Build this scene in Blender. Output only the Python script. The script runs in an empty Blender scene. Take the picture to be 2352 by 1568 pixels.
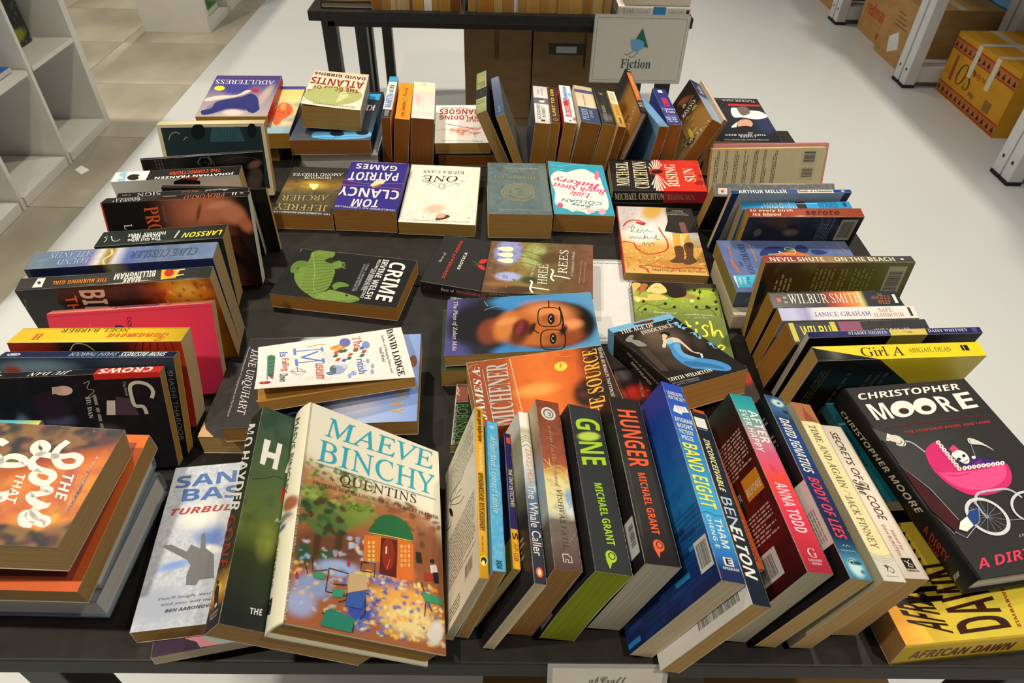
import bpy, bmesh, math, random, os
import numpy as np
from mathutils import Matrix, Vector

# ------------------------------------------------------------------ camera, world, light, exposure
scene = bpy.context.scene
ROOT = scene.collection
TZ = 0.75                                   # table height above the floor

cam_d = bpy.data.cameras.new('camera')
cam = bpy.data.objects.new('camera', cam_d)
ROOT.objects.link(cam)
def _cam_matrix(yaw, pitch, roll, loc):
    cy, sy, cp, sp = math.cos(yaw), math.sin(yaw), math.cos(pitch), math.sin(pitch)
    f = Vector((sy*cp, cy*cp, -sp)); r = Vector((cy, -sy, 0)); d = f.cross(r)
    cr, sr = math.cos(roll), math.sin(roll)
    r2 = r*cr + d*sr; d2 = d*cr - r*sr
    m = Matrix((r2, -d2, -f)).transposed().to_4x4(); m.translation = loc
    return m
cam.matrix_world = _cam_matrix(math.radians(1.1184), math.radians(42.1289), math.radians(-1.582), Vector((0, 0, TZ+0.68359)))
cam_d.sensor_width = 36; cam_d.lens = 36*1579.38/2352; cam_d.clip_start = 0.02; cam_d.clip_end = 60
cam_d.dof.use_dof = True; cam_d.dof.focus_distance = 0.95; cam_d.dof.aperture_fstop = 14
scene.camera = cam

world = bpy.data.worlds.new('room_light'); scene.world = world; world.use_nodes = True
world.node_tree.nodes['Background'].inputs[0].default_value = (1.0, 0.93, 0.80, 1)
world.node_tree.nodes['Background'].inputs[1].default_value = 0.13
vs = scene.view_settings
vs.view_transform = 'Standard'; vs.look = 'None'; vs.gamma = 1.0; vs.use_curve_mapping = False; vs.exposure = 0.0
scene.display_settings.display_device = 'sRGB'

def downlight(x, y, power, size=0.10, spread=100):
    ld = bpy.data.lights.new('ceiling_downlight', 'AREA'); ld.shape = 'DISK'; ld.size = size
    ld.energy = power; ld.color = (1.0, 0.87, 0.67); ld.spread = math.radians(spread)
    o = bpy.data.objects.new('ceiling_downlight', ld); ROOT.objects.link(o); o.location = (x, y, 2.85)
for x, y, p in ((-1.15, 0.15, 15), (0.95, -0.25, 11), (1.05, 1.55, 15), (-0.75, 1.75, 14), (0.1, 3.3, 20), (-2.2, 3.0, 22), (2.3, 3.2, 17), (0.3, 5.3, 24), (-2.2, 5.4, 21), (2.2, 0.6, 12), (-2.4, 1.0, 18)):
    downlight(x, y, p)

# ------------------------------------------------------------------ materials (all node based)
def lin(c):
    return c/12.92 if c <= 0.04045 else ((c+0.055)/1.055)**2.4
LIGHT = (0.93, 0.87, 0.74)                  # colour of the lamp light, divided out of the seen colours
def hexlin(h):
    return tuple(min(0.88, max(0.006, lin(int(h[i*2:i*2+2], 16)/255)/LIGHT[i])) for i in range(3))
_mats = {}
def base_mat(name, rough, spec=0.5):
    m = bpy.data.materials.new(name); m.use_nodes = True
    b = m.node_tree.nodes['Principled BSDF']; b.inputs['Roughness'].default_value = rough
    b.inputs['Specular IOR Level'].default_value = spec
    return m, m.node_tree.nodes, m.node_tree.links, b
def N(nodes, t, **kw):
    n = nodes.new(t)
    for k, v in kw.items(): setattr(n, k, v)
    return n
def mat(h, rough=0.45, spec=0.22):
    """flat printed colour with slight print mottling"""
    k = (h, rough)
    if k in _mats: return _mats[k]
    m, nd, lk, b = base_mat('print_'+h, rough, spec if rough > .3 else .5)
    c = hexlin(h)
    tc = N(nd, 'ShaderNodeTexCoord'); nz = N(nd, 'ShaderNodeTexNoise'); nz.inputs['Scale'].default_value = 60
    mx = N(nd, 'ShaderNodeMix', data_type='RGBA')
    mx.inputs[6].default_value = (*[x*0.92 for x in c], 1); mx.inputs[7].default_value = (*[min(.9, x*1.06) for x in c], 1)
    lk.new(tc.outputs['Object'], nz.inputs['Vector']); lk.new(nz.outputs['Fac'], mx.inputs[0]); lk.new(mx.outputs[2], b.inputs['Base Color'])
    _mats[k] = m
    return m
def painted_mat(rough=0.4):
    k = ('painted', rough)
    if k in _mats: return _mats[k]
    m, nd, lk, b = base_mat('printed_cover', rough, 0.25 if rough > .3 else .5)
    a = N(nd, 'ShaderNodeAttribute', attribute_name='Col'); lk.new(a.outputs['Color'], b.inputs['Base Color'])
    _mats[k] = m
    return m
def page_mat(h):
    k = ('page', h)
    if k in _mats: return _mats[k]
    m, nd, lk, b = base_mat('pages_'+h, 0.85, 0.1)
    c = hexlin(h)
    tc = N(nd, 'ShaderNodeTexCoord'); mp = N(nd, 'ShaderNodeMapping'); mp.inputs['Scale'].default_value = (6, 6, 1400)
    nz = N(nd, 'ShaderNodeTexNoise'); nz.inputs['Scale'].default_value = 1.0; nz.inputs['Detail'].default_value = 3
    n2 = N(nd, 'ShaderNodeTexNoise'); n2.inputs['Scale'].default_value = 30
    r = N(nd, 'ShaderNodeValToRGB'); r.color_ramp.elements[0].position = 0.3; r.color_ramp.elements[1].position = 0.62
    r.color_ramp.elements[0].color = (*[x*0.84 for x in c], 1); r.color_ramp.elements[1].color = (*[min(.9, x*1.14) for x in c], 1)
    mx = N(nd, 'ShaderNodeMix', data_type='RGBA', blend_type='MULTIPLY'); mx.inputs[0].default_value = 0.12
    bp = N(nd, 'ShaderNodeBump'); bp.inputs['Strength'].default_value = 0.25; bp.inputs['Distance'].default_value = 0.0006
    lk.new(tc.outputs['Object'], mp.inputs['Vector']); lk.new(mp.outputs[0], nz.inputs['Vector']); lk.new(tc.outputs['Object'], n2.inputs['Vector'])
    lk.new(nz.outputs['Fac'], r.inputs[0]); lk.new(r.outputs[0], mx.inputs[6]); lk.new(n2.outputs['Color'], mx.inputs[7])
    lk.new(mx.outputs[2], b.inputs['Base Color']); lk.new(nz.outputs['Fac'], bp.inputs['Height']); lk.new(bp.outputs[0], b.inputs['Normal'])
    _mats[k] = m
    return m
def noise_mat(name, c0, c1, scale=8, rough=0.6, bump=0.0, stretch=(1, 1, 1), spec=0.4, detail=4):
    m, nd, lk, b = base_mat(name, rough, spec)
    tc = N(nd, 'ShaderNodeTexCoord'); mp = N(nd, 'ShaderNodeMapping'); mp.inputs['Scale'].default_value = stretch
    nz = N(nd, 'ShaderNodeTexNoise'); nz.inputs['Scale'].default_value = scale; nz.inputs['Detail'].default_value = detail
    mx = N(nd, 'ShaderNodeMix', data_type='RGBA'); mx.inputs[6].default_value = (*hexlin(c0), 1); mx.inputs[7].default_value = (*hexlin(c1), 1)
    r = N(nd, 'ShaderNodeMapRange'); r.inputs[1].default_value = 0.3; r.inputs[2].default_value = 0.7
    lk.new(tc.outputs['Object'], mp.inputs['Vector']); lk.new(mp.outputs[0], nz.inputs['Vector']); lk.new(nz.outputs['Fac'], r.inputs[0])
    lk.new(r.outputs[0], mx.inputs[0]); lk.new(mx.outputs[2], b.inputs['Base Color'])
    if bump:
        bp = N(nd, 'ShaderNodeBump'); bp.inputs['Strength'].default_value = bump; bp.inputs['Distance'].default_value = 0.002
        lk.new(nz.outputs['Fac'], bp.inputs['Height']); lk.new(bp.outputs[0], b.inputs['Normal'])
    return m

# ------------------------------------------------------------------ mesh helpers
def link(o, parent=None):
    ROOT.objects.link(o)
    if parent is not None: o.parent = parent
    return o
def mesh_obj(name, verts, faces, mats, parent=None, fmat=None, loc=None, rot=None):
    me = bpy.data.meshes.new(name); me.from_pydata([tuple(v) for v in verts], [], faces)
    for m in (mats if isinstance(mats, (list, tuple)) else [mats]): me.materials.append(m)
    if fmat is not None: me.polygons.foreach_set('material_index', fmat)
    me.update()
    o = bpy.data.objects.new(name, me)
    if loc is not None: o.location = loc
    if rot is not None: o.rotation_euler = rot
    return link(o, parent)
class MB:
    """collects boxes / bars / prisms, links them as ONE mesh object"""
    def __init__(s): s.v = []; s.f = []; s.m = []
    def box(s, x0, x1, y0, y1, z0, z1, m=0, bev=0.0):
        bm = bmesh.new(); bmesh.ops.create_cube(bm, size=1)
        for v in bm.verts: v.co = ((x0+x1)/2+v.co.x*(x1-x0), (y0+y1)/2+v.co.y*(y1-y0), (z0+z1)/2+v.co.z*(z1-z0))
        if bev: bmesh.ops.bevel(bm, geom=bm.edges[:], offset=bev, segments=2, affect='EDGES', profile=0.6)
        b = len(s.v); bm.verts.index_update()
        s.v += [tuple(v.co) for v in bm.verts]
        for f in bm.faces: s.f.append([b+v.index for v in f.verts]); s.m.append(m)
        bm.free(); return s
    def quad(s, pts, m=0):
        b = len(s.v); s.v += [tuple(p) for p in pts]; s.f.append(list(range(b, b+len(pts)))); s.m.append(m); return s
    def tube(s, p0, p1, r, n=10, m=0):
        p0, p1 = Vector(p0), Vector(p1); d = (p1-p0).normalized(); a = d.orthogonal().normalized(); c = d.cross(a); b = len(s.v)
        for p in (p0, p1):
            for i in range(n): s.v.append(tuple(p+(a*math.cos(2*math.pi*i/n)+c*math.sin(2*math.pi*i/n))*r))
        for i in range(n): s.f.append([b+i, b+(i+1) % n, b+n+(i+1) % n, b+n+i]); s.m.append(m)
        s.f.append([b+i for i in range(n)][::-1]); s.m.append(m); s.f.append([b+n+i for i in range(n)]); s.m.append(m); return s
    def build(s, name, mats, parent=None, loc=None, rot=None):
        return mesh_obj(name, s.v, s.f, mats, parent, s.m, loc, rot)
def empty(name, loc, rot=(0, 0, 0)):
    o = bpy.data.objects.new(name, None); o.empty_display_size = 0.05; o.location = loc; o.rotation_euler = rot
    return link(o)
def tag(o, label=None, cat=None, group=None, kind=None):
    if label: o['label'] = label
    if cat: o['category'] = cat
    if group: o['group'] = group
    if kind: o['kind'] = kind
    return o
def rsmooth(me):
    me.polygons.foreach_set('use_smooth', [True]*len(me.polygons))

# ------------------------------------------------------------------ lettering
try:
    MATHF = bpy.data.fonts.load(os.path.join(bpy.utils.system_resource('DATAFILES'), 'fonts', 'NotoSansMath-Regular.woff2'))
except Exception:
    MATHF = None
_ST = {'sb': (0x1D400, 0x1D41A, 0x1D7CE), 'si': (0x1D434, 0x1D44E, 0), 'sr': (0x1D434, 0x1D44E, 0), 'sbi': (0x1D468, 0x1D482, 0x1D7CE), 'scr': (0x1D4D0, 0x1D4EA, 0),
       'b': (0x1D5D4, 0x1D5EE, 0x1D7EC), 'bi': (0x1D63C, 0x1D656, 0x1D7EC), 'mono': (0x1D670, 0x1D68A, 0x1D7F6)}
_tcache = {}
def text_mesh(s, st):
    """text as flat triangles, fitted to the unit square"""
    k = (s, st)
    if k in _tcache: return _tcache[k]
    body = s; base = _ST.get(st)
    if base:
        body = ''
        for c in s:
            if 'A' <= c <= 'Z': body += chr(base[0]+ord(c)-65)
            elif 'a' <= c <= 'z': body += '\u210e' if (st in ('si', 'sr') and c == 'h') else chr(base[1]+ord(c)-97)
            elif c.isdigit() and base[2]: body += chr(base[2]+ord(c)-48)
            else: body += c
    cu = bpy.data.curves.new('lettering', 'FONT'); cu.body = body; cu.resolution_u = 2 if len(s) > 24 else 3
    if base and MATHF: cu.font = MATHF
    o = bpy.data.objects.new('lettering', cu)
    me = o.to_mesh(); n = len(me.vertices)
    co = np.zeros(n*3, 'f'); me.vertices.foreach_get('co', co); co = co.reshape(-1, 3)[:, :2].astype(float)
    fs = [list(p.vertices) for p in me.polygons]
    o.to_mesh_clear(); bpy.data.objects.remove(o); bpy.data.curves.remove(cu)
    if st == 'sr': co[:, 0] -= 0.235*co[:, 1]
    if st == 'i': co[:, 0] += 0.22*co[:, 1]
    if n:
        lo = co.min(0); co = (co-lo)/np.maximum(co.max(0)-lo, 1e-6)
    _tcache[k] = (co, fs)
    return _tcache[k]

# ------------------------------------------------------------------ flat print: everything in face millimetres, returned as (2D verts, faces)
def spline(pts, closed, n=4):
    P = np.array(pts, float).reshape(-1, 2); m = len(P); out = []
    g = (lambda j: P[j % m]) if closed else (lambda j: P[min(max(j, 0), m-1)])
    for i in range(m if closed else m-1):
        p0, p1, p2, p3 = g(i-1), g(i), g(i+1), g(i+2)
        for k in range(n):
            t = k/n; out.append(.5*(2*p1+(p2-p0)*t+(2*p0-5*p1+4*p2-p3)*t*t+(3*p1-p0-3*p2+p3)*t**3))
    if not closed: out.append(P[-1])
    return np.array(out)
def shape_line(w, closed, pts):
    P = np.array(pts, float).reshape(-1, 2); n = len(P); L = []; R = []
    for i in range(n):
        a = P[(i-1) % n] if (closed or i > 0) else P[i]; b = P[(i+1) % n] if (closed or i < n-1) else P[i]
        d = b-a; d = d/(np.linalg.norm(d)+1e-9); nn = np.array([-d[1], d[0]])*w/2
        L.append(P[i]+nn); R.append(P[i]-nn)
    v = L+R; f = [[i, (i+1) % n, n+(i+1) % n, n+i] for i in range(n if closed else n-1)]
    return v, f
def shape_ell(cx, cy, ax, ay, bx, by, n=28):
    v = [(cx+ax*math.cos(t)+bx*math.sin(t), cy+ay*math.cos(t)+by*math.sin(t)) for t in (2*math.pi*i/n for i in range(n))]
    return v, [list(range(n))]
def shape_greek(x0, y0, x1, y1, n, dr, seed):
    """lines of small unreadable text: one dash per word"""
    rg = random.Random(seed); v = []; f = []
    W, H = (x1-x0, y1-y0) if dr == 0 else (y1-y0, x1-x0)
    for i in range(n):
        p = (i+0.5)/n*H; hh = H/n*0.22; t = 0; end = W*(1 if rg.random() < .75 else rg.uniform(.5, .95))
        while t < end:
            wl = rg.uniform(1.2, 5.5)*max(.6, H/n/2.4); e = min(t+wl, end)
            q = [(t, p-hh), (e, p-hh), (e, p+hh), (t, p+hh)]
            b = len(v)
            for (s, r) in q: v.append((x0+s, y1-r) if dr == 0 else (x0+r, y1-s) if dr == 1 else (x1-r, y0+s))
            f.append([b, b+1, b+2, b+3]); t = e+rg.uniform(.7, 1.2)*max(.5, H/n/2.4)
    return v, f
def shape_bars(x0, y0, x1, y1, dr, seed):
    rg = random.Random(seed); v = []; f = []
    W = (x1-x0) if dr == 0 else (y1-y0); t = 0
    while t < W:
        w = rg.choice((.3, .3, .6, .9)); 
        a = (x0+t, y0, x0+t+w, y1) if dr == 0 else (x0, y0+t, x1, y0+t+w)
        b = len(v); v += [(a[0], a[1]), (a[2], a[1]), (a[2], a[3]), (a[0], a[3])]; f.append([b, b+1, b+2, b+3]); t += w+rg.choice((.3, .5, .8))
    return v, f
def smoothstep(a, b, x):
    t = np.clip((x-a)/(b-a+1e-9), 0, 1); return t*t*(3-2*t)
def vnoise(X, Y, sc, seed):
    rg = np.random.RandomState(seed); g = rg.rand(64, 64)
    x = X/sc+100; y = Y/sc+100; i = np.floor(x).astype(int); j = np.floor(y).astype(int); fx = x-i; fy = y-j
    fx = fx*fx*(3-2*fx); fy = fy*fy*(3-2*fy); G = lambda a, b: g[a % 64, b % 64]
    return (G(i, j)*(1-fx)+G(i+1, j)*fx)*(1-fy)+(G(i, j+1)*(1-fx)+G(i+1, j+1)*fx)*fy
def paint(X, Y, base, ops):
    """printed artwork: colour field over face millimetres"""
    C = np.tile(np.array(hexlin(base)), (len(X), 1))
    for op in ops:
        k = op[0]
        if k == 'g':
            x0, y0, x1, y1 = op[1:5]; d = np.array([x1-x0, y1-y0]); t = ((X-x0)*d[0]+(Y-y0)*d[1])/(d@d)
            st = op[5]; ts = [s[0] for s in st]
            for c in range(3): C[:, c] = np.interp(t, ts, [hexlin(s[1])[c] for s in st])
        elif k == 'b':
            cx, cy, ax, ay, bx, by, h, sf = op[1:9]; det = ax*by-ay*bx
            p = ((X-cx)*by-(Y-cy)*bx)/det; q = (-(X-cx)*ay+(Y-cy)*ax)/det
            a = (1-smoothstep(1-sf, 1+sf*.3, np.sqrt(p*p+q*q)))[:, None]; C = C*(1-a)+np.array(hexlin(h))*a
        elif k == 'n':
            h, amt, sc, seed = op[1:5]
            v = .6*vnoise(X, Y, sc, seed)+.4*vnoise(X, Y, sc*.43, seed+1)
            a = (amt*smoothstep(.45, .75, v))[:, None]; C = C*(1-a)+np.array(hexlin(h))*a
        elif k == 'd':
            n, x0, y0, x1, y1, sz, cols, seed = op[1:9]; rg = random.Random(seed)
            for _ in range(n):
                cx, cy = rg.uniform(x0, x1), rg.uniform(y0, y1); rx, ry = sz*rg.uniform(.5, 1.2), sz*rg.uniform(.3, .8)
                h = rg.choice(cols); th = rg.uniform(-.6, .6)
                sel = (np.abs(X-cx) < 2*sz) & (np.abs(Y-cy) < 2*sz)
                if not sel.any(): continue
                dx = X[sel]-cx; dy = Y[sel]-cy; p = (dx*math.cos(th)+dy*math.sin(th))/rx; q = (-dx*math.sin(th)+dy*math.cos(th))/ry
                a = (.85*(1-smoothstep(.6, 1.1, np.sqrt(p*p+q*q))))[:, None]; C[sel] = C[sel]*(1-a)+np.array(hexlin(h))*a
    return C

# ------------------------------------------------------------------ books
MM = 0.001
def book(label, pos, rot, dims, F, S, B, P, kind='pb', bow=0.0, curl=None, rough=0.42, art=None, pf=None, ps=None, pb=None, name=None):
    """a book as Empty > front_cover, spine, back_cover, page_block; print are sub-parts. local x spine->edge, y bottom->top, z back->front (mm)"""
    w, h, t = dims; hard = kind == 'hb'
    R = Matrix(((rot[0], rot[1], rot[2]), (rot[3], rot[4], rot[5]), (rot[6], rot[7], rot[8])))
    c = Vector(pos); hz = sum(abs(R[2][i])*dims[i]/2 for i in range(3)); base = Vector((c.x, c.y, c.z-hz))
    root = bpy.data.objects.new(name or ('hardback' if hard else 'paperback'), None); root.empty_display_size = 0.03; link(root)
    root.matrix_world = Matrix.Translation((base*MM)+Vector((0, 0, TZ))) @ R.to_4x4()
    tag(root, label, 'book')
    off = (R.transposed() @ Vector((0, 0, hz)))
    ct = 2.6 if hard else 0.45; ov = 3.0 if hard else 0.0; bulge = 3.0 if hard else 0.0
    def bend(x, y, z, front=False):
        k = np.clip((x+w/2)/w, 0, 1); z = z+bow*4*k*(1-k)
        if front and curl is not None:
            am, cy = curl; z = z+am*k**2*np.clip(0.5+cy*(y/h), 0, 1)
        return x, y, z
    def F3(u, v, d): return bend(u, v, t/2+d+0*u, True)
    def S3(u, v, d): 
        x = -w/2-d-bulge*(1-(2*u/t)**2)*.999
        return x, v, u+0*v
    def B3(u, v, d): return bend(-u, v, -t/2-d+0*u)
    FACE = {'F': (F3, w, h), 'S': (S3, t, h), 'B': (B3, w, h)}
    def put(o): o.location = off*MM; return o
    def slab(nm, f3, W, H, col, ops, parent, nx=8, ny=2):
        if ops: nx = max(4, int(W/1.45)); ny = max(4, int(H/1.45))
        us = np.linspace(-W/2, W/2, nx+1); vv = np.linspace(-H/2, H/2, ny+1); U, V = np.meshgrid(us, vv); U = U.ravel(); V = V.ravel(); n = len(U)
        top = np.array(f3(U, V, 0.0)).T
        bot = np.array(f3(U, V, -ct)).T
        I = lambda i, j, o=0: o+j*(nx+1)+i
        fs = []; fm = []
        for j in range(ny):
            for i in range(nx):
                fs.append([I(i, j), I(i+1, j), I(i+1, j+1), I(i, j+1)]); fm.append(0)
        rim = [I(i, 0) for i in range(nx)]+[I(nx, j) for j in range(ny)]+[I(i, ny) for i in range(nx, 0, -1)]+[I(0, j) for j in range(ny, 0, -1)]
        used = {a: n+k for k, a in enumerate(rim)}
        verts = np.concatenate([top, bot[rim]])
        for k in range(len(rim)):
            a, b2 = rim[k], rim[(k+1) % len(rim)]; fs.append([b2, a, used[a], used[b2]]); fm.append(1)
        for i in range(nx): fs.append([used[I(i, 0)], used[I(i, ny)], used[I(i+1, ny)], used[I(i+1, 0)]]); fm.append(1)
        o = mesh_obj(nm, verts*MM, fs, [painted_mat(rough) if ops else mat(col, rough), mat(col if hard else 'd9cfb8', .7)], parent, fm)
        if ops:
            at = o.data.color_attributes.new('Col', 'FLOAT_COLOR', 'POINT'); C = paint(U, V, col, ops)
            full = np.ones((len(verts), 4), 'f'); full[:n, :3] = C; full[n:, :3] = .5; at.data.foreach_set('color', full.ravel())
        return put(o)
    fo = slab('front_cover', F3, w, h, F, pf, root); so = slab('spine', S3, t, h, S, ps, root, 6, 2); bo = slab('back_cover', B3, w, h, B, pb, root)
    rsmooth(so.data)
    # page block, bent with the covers
    nx = 8; vs_ = []; fs = []
    xs = np.linspace(-w/2+.6, w/2-ov-(.4 if not hard else 0), nx+1); z0 = -t/2+ct; z1 = t/2-ct; y0 = -h/2+ov+.3; y1 = h/2-ov-.3
    for x in xs:
        for (y, z) in ((y0, z0), (y1, z0), (y1, z1), (y0, z1)): vs_.append([float(q) for q in bend(np.float64(x), y, z)])
    for i in range(nx):
        for k in range(4): a = i*4+k; b2 = i*4+(k+1) % 4; fs.append([a, a+4, b2+4, b2])
    fs.append([0, 1, 2, 3]); fs.append([nx*4+3, nx*4+2, nx*4+1, nx*4])
    put(mesh_obj('page_block', np.array(vs_)*MM, fs, page_mat(P), root))
    # print
    if art:
        own = {'F': fo, 'S': so, 'B': bo}
        for fc in 'FSB':
            f3, W, H = FACE[fc]
            sets = [('artwork', list(enumerate(a for a in art if a[1] == fc and a[0] in 'plekc')))]
            sets += [('lettering', [(i, a)]) for i, a in enumerate(a for a in art if a[1] == fc and a[0] == 't')]
            for part, ops_ in sets:
                vs_ = []; fs = []; fm = []; ms = []; mi = {}
                for idx, op in ops_:
                    k = op[0]; col = op[2] if k != 't' else op[4]
                    if k == 't':
                        co, ff = text_mesh(op[2], op[3]); ox, oy, ax, ay, bx, by = op[5:11]
                        v2 = np.stack([ox+co[:, 0]*ax+co[:, 1]*bx, oy+co[:, 0]*ay+co[:, 1]*by], 1) if len(co) else np.zeros((0, 2))
                        det = ax*by-ay*bx
                        if det < 0: ff = [q[::-1] for q in ff]
                    elif k == 'p':
                        v2 = spline(op[3], True) if len(op) > 4 else np.array(op[3], float).reshape(-1, 2); ff = [list(range(len(v2)))]
                        ar = np.sum(v2[:, 0]*np.roll(v2[:, 1], -1)-v2[:, 1]*np.roll(v2[:, 0], -1))
                        if ar < 0: ff = [ff[0][::-1]]
                    elif k == 'l': v2, ff = shape_line(op[3], op[4], spline(op[5], op[4]) if len(op) > 6 else op[5])
                    elif k == 'e': v2, ff = shape_ell(*op[3:9])
                    elif k == 'k': v2, ff = shape_greek(*op[3:10])
                    else: v2, ff = shape_bars(*op[3:9])
                    v2 = np.array(v2, float)
                    if not len(v2): continue
                    if (k == 'p' and (bow or curl)) or (hard and fc == 'S' and k in 'pte'):   # keep flat shapes on the bent surface
                        bm = bmesh.new(); q = [bm.verts.new((x, y, 0)) for x, y in v2]
                        for g in ff:
                            try: bm.faces.new([q[i] for i in g])
                            except ValueError: pass
                        bmesh.ops.triangulate(bm, faces=bm.faces[:])
                        for _ in range(5):
                            es = [e for e in bm.edges if e.calc_length() > (9 if fc != 'S' else 4)]
                            if not es: break
                            bmesh.ops.subdivide_edges(bm, edges=es, cuts=1); bmesh.ops.triangulate(bm, faces=bm.faces[:])
                        bm.verts.index_update(); v2 = np.array([(v.co.x, v.co.y) for v in bm.verts]); ff = [[v.index for v in f.verts] for f in bm.faces]; bm.free()
                    v2[:, 0] = np.clip(v2[:, 0], -W/2+.1, W/2-.1); v2[:, 1] = np.clip(v2[:, 1], -H/2+.1, H/2-.1)
                    d = (0.10+0.012*idx) if part == 'artwork' else 0.42+0.004*idx
                    p3 = np.array(f3(v2[:, 0], v2[:, 1], d)).T
                    if col not in mi: mi[col] = len(ms); ms.append(mat(col, rough))
                    b0 = len(vs_); vs_ += p3.tolist(); fs += [[b0+i for i in q] for q in ff]; fm += [mi[col]]*len(ff)
                if fs: put(mesh_obj(part, np.array(vs_)*MM, fs, ms, own[fc], fm)).location = (0, 0, 0)
    return root

# ------------------------------------------------------------------ the room: white resin floor, stone tiles along the left
def resin():
    m, nd, lk, b = base_mat('white_resin_floor', 0.22, 0.5)
    tc = N(nd, 'ShaderNodeTexCoord'); nz = N(nd, 'ShaderNodeTexNoise'); nz.inputs['Scale'].default_value = 1.6; nz.inputs['Detail'].default_value = 5
    r = N(nd, 'ShaderNodeValToRGB'); r.color_ramp.elements[0].color = (.50, .535, .575, 1); r.color_ramp.elements[1].color = (.55, .585, .63, 1)
    n2 = N(nd, 'ShaderNodeTexNoise'); n2.inputs['Scale'].default_value = 7; mr = N(nd, 'ShaderNodeMapRange'); mr.inputs[3].default_value = .26; mr.inputs[4].default_value = .34
    bp = N(nd, 'ShaderNodeBump'); bp.inputs['Strength'].default_value = .03; bp.inputs['Distance'].default_value = .004
    lk.new(tc.outputs['Object'], nz.inputs['Vector']); lk.new(nz.outputs['Fac'], r.inputs[0]); lk.new(r.outputs[0], b.inputs['Base Color'])
    lk.new(tc.outputs['Object'], n2.inputs['Vector']); lk.new(n2.outputs['Fac'], mr.inputs[0]); lk.new(mr.outputs[0], b.inputs['Roughness']); lk.new(n2.outputs['Fac'], bp.inputs['Height']); lk.new(bp.outputs[0], b.inputs['Normal'])
    return m
fl_mb = MB(); fl_mb.box(-6.5, 7, -3.5, 11, -.12, -.012)
floor = tag(fl_mb.build('floor', noise_mat('screed', '8c8678', '98927f', 6, .8)), kind='structure')
rs = MB(); rs.box(-1.62, 7, -3.5, 11, -.0118, 0); rs.build('resin_coat', resin(), floor)
tm = noise_mat('stone_tile', '827b67', 'aca38c', 1.7, .42, .05, (1.5, 1.0, 1), detail=9); grout = noise_mat('grout', 'c0b8a4', 'ccc4b0', 20, .8)
tb = MB(); tb.box(-6.5, -1.6205, -3.5, 11, -.0118, -.003)
tb.build('grout_bed', grout, floor); tiles = floor
t_me = None
for i in range(6):
    for j in range(13):
        x = -1.62-.6*i-.3; y = .52+.6*j+.3
        if t_me is None:
            q = MB(); q.box(-.298, .298, -.298, .298, -.0028, 0, 0, .001); o = q.build('tile', tm, tiles); t_me = o.data
        else: o = link(bpy.data.objects.new('tile', t_me), tiles)
        o.location = (x, y, 0); o.rotation_euler = (0, 0, 0)
wallm = noise_mat('plaster', 'cfc9bb', 'd6d0c2', 3, .7)
w_ = MB(); w_.box(-6.6, 7.1, 11, 11.1, 0, 3.0); tag(w_.build('wall_back', wallm), kind='structure')
w_ = MB(); w_.box(-6.6, -6.5, -3.5, 11, 0, 3.0); tag(w_.build('wall_left', wallm), kind='structure')
black = noise_mat('black_table_top', '1c1b18', '272521', 40, .5, .03, spec=.25); blackm = noise_mat('black_metal', '151413', '1d1c1b', 30, .45)
def table(name, label, x0, x1, y0, y1, group=None):
    r = tag(empty(name, ((x0+x1)/2, (y0+y1)/2, 0)), label, 'table', group); cx, cy = (x0+x1)/2, (y0+y1)/2
    def part(n, m, *b, bev=.002): q = MB(); q.box(b[0]-cx, b[1]-cx, b[2]-cy, b[3]-cy, b[4], b[5], 0, bev); return q.build(n, m, r)
    part('table_top', black, x0, x1, y0+.0006, y1-.0006, TZ-.030, TZ)
    part('apron', blackm, x0+.05, x1-.05, y0+.03, y0+.05, TZ-.055, TZ-.0305); part('apron', blackm, x0+.05, x1-.05, y1-.05, y1-.03, TZ-.055, TZ-.0305)
    for lx in (x0+.03, x1-.075):
        for ly in (y0+.03, y1-.075): part('leg', blackm, lx, lx+.045, ly, ly+.045, 0, TZ-.0305)
    return r
table('display_table', 'front black table carrying the near half of the books', -.555, .645, .286, .886)
table('display_table', 'black table behind the front one carrying the upright back row of books', -.555, .645, .887, 1.487)
table('display_table', 'far black table with the fiction sign hanging on its edge', -.62, .585, 2.270, 2.870)
table('display_table', 'black table standing directly behind the far one with the sign', -.62, .585, 2.872, 3.472)

# ------------------------------------------------------------------ white cube shelving on the left
white = noise_mat('white_laminate', 'd2ccbb', 'd8d2c2', 12, .4)
def cubes(label, x1, y1, cols, rows, dep=.39):
    p = .37; r = tag(empty('cube_shelf', (x1-dep/2, y1-cols*p/2, 0)), label, 'shelf'); ox, oy = x1-dep/2, y1-cols*p/2
    def part(n, *b, m=white): q = MB(); q.box(b[0]-ox, b[1]-ox, b[2]-oy, b[3]-oy, b[4], b[5], 0, .001); return q.build(n, m, r)
    for k in range(cols+1):
        t = .04 if k in (0, cols) else .018; yc = y1-.02-k*p if k else y1-.02
        part('side_panel' if k in (0, cols) else 'divider', x1-dep, x1, yc-t/2, yc+t/2, .0, .04+rows*p)
    for k in range(rows+1):
        t = .04 if k in (0, rows) else .018; zc = .02+k*p
        for c in range(cols): part('shelf_board', x1-dep, x1-.0005, y1-.02-(c+1)*p+.0205, y1-.02-c*p-.0205, zc-t/2+(.0 if k else .001), zc+t/2)
    part('back_panel', x1-dep-.006, x1-dep-.0005, y1-.02-cols*p, y1-.02, .03, .03+rows*p)
    return r
cubes('white cube shelf nearest on the left with empty lower cells', -1.835, 3.06, 4, 3)
cubes('white cube shelf farther along the tiles at the top left', -1.775, 6.19, 5, 3)
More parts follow.
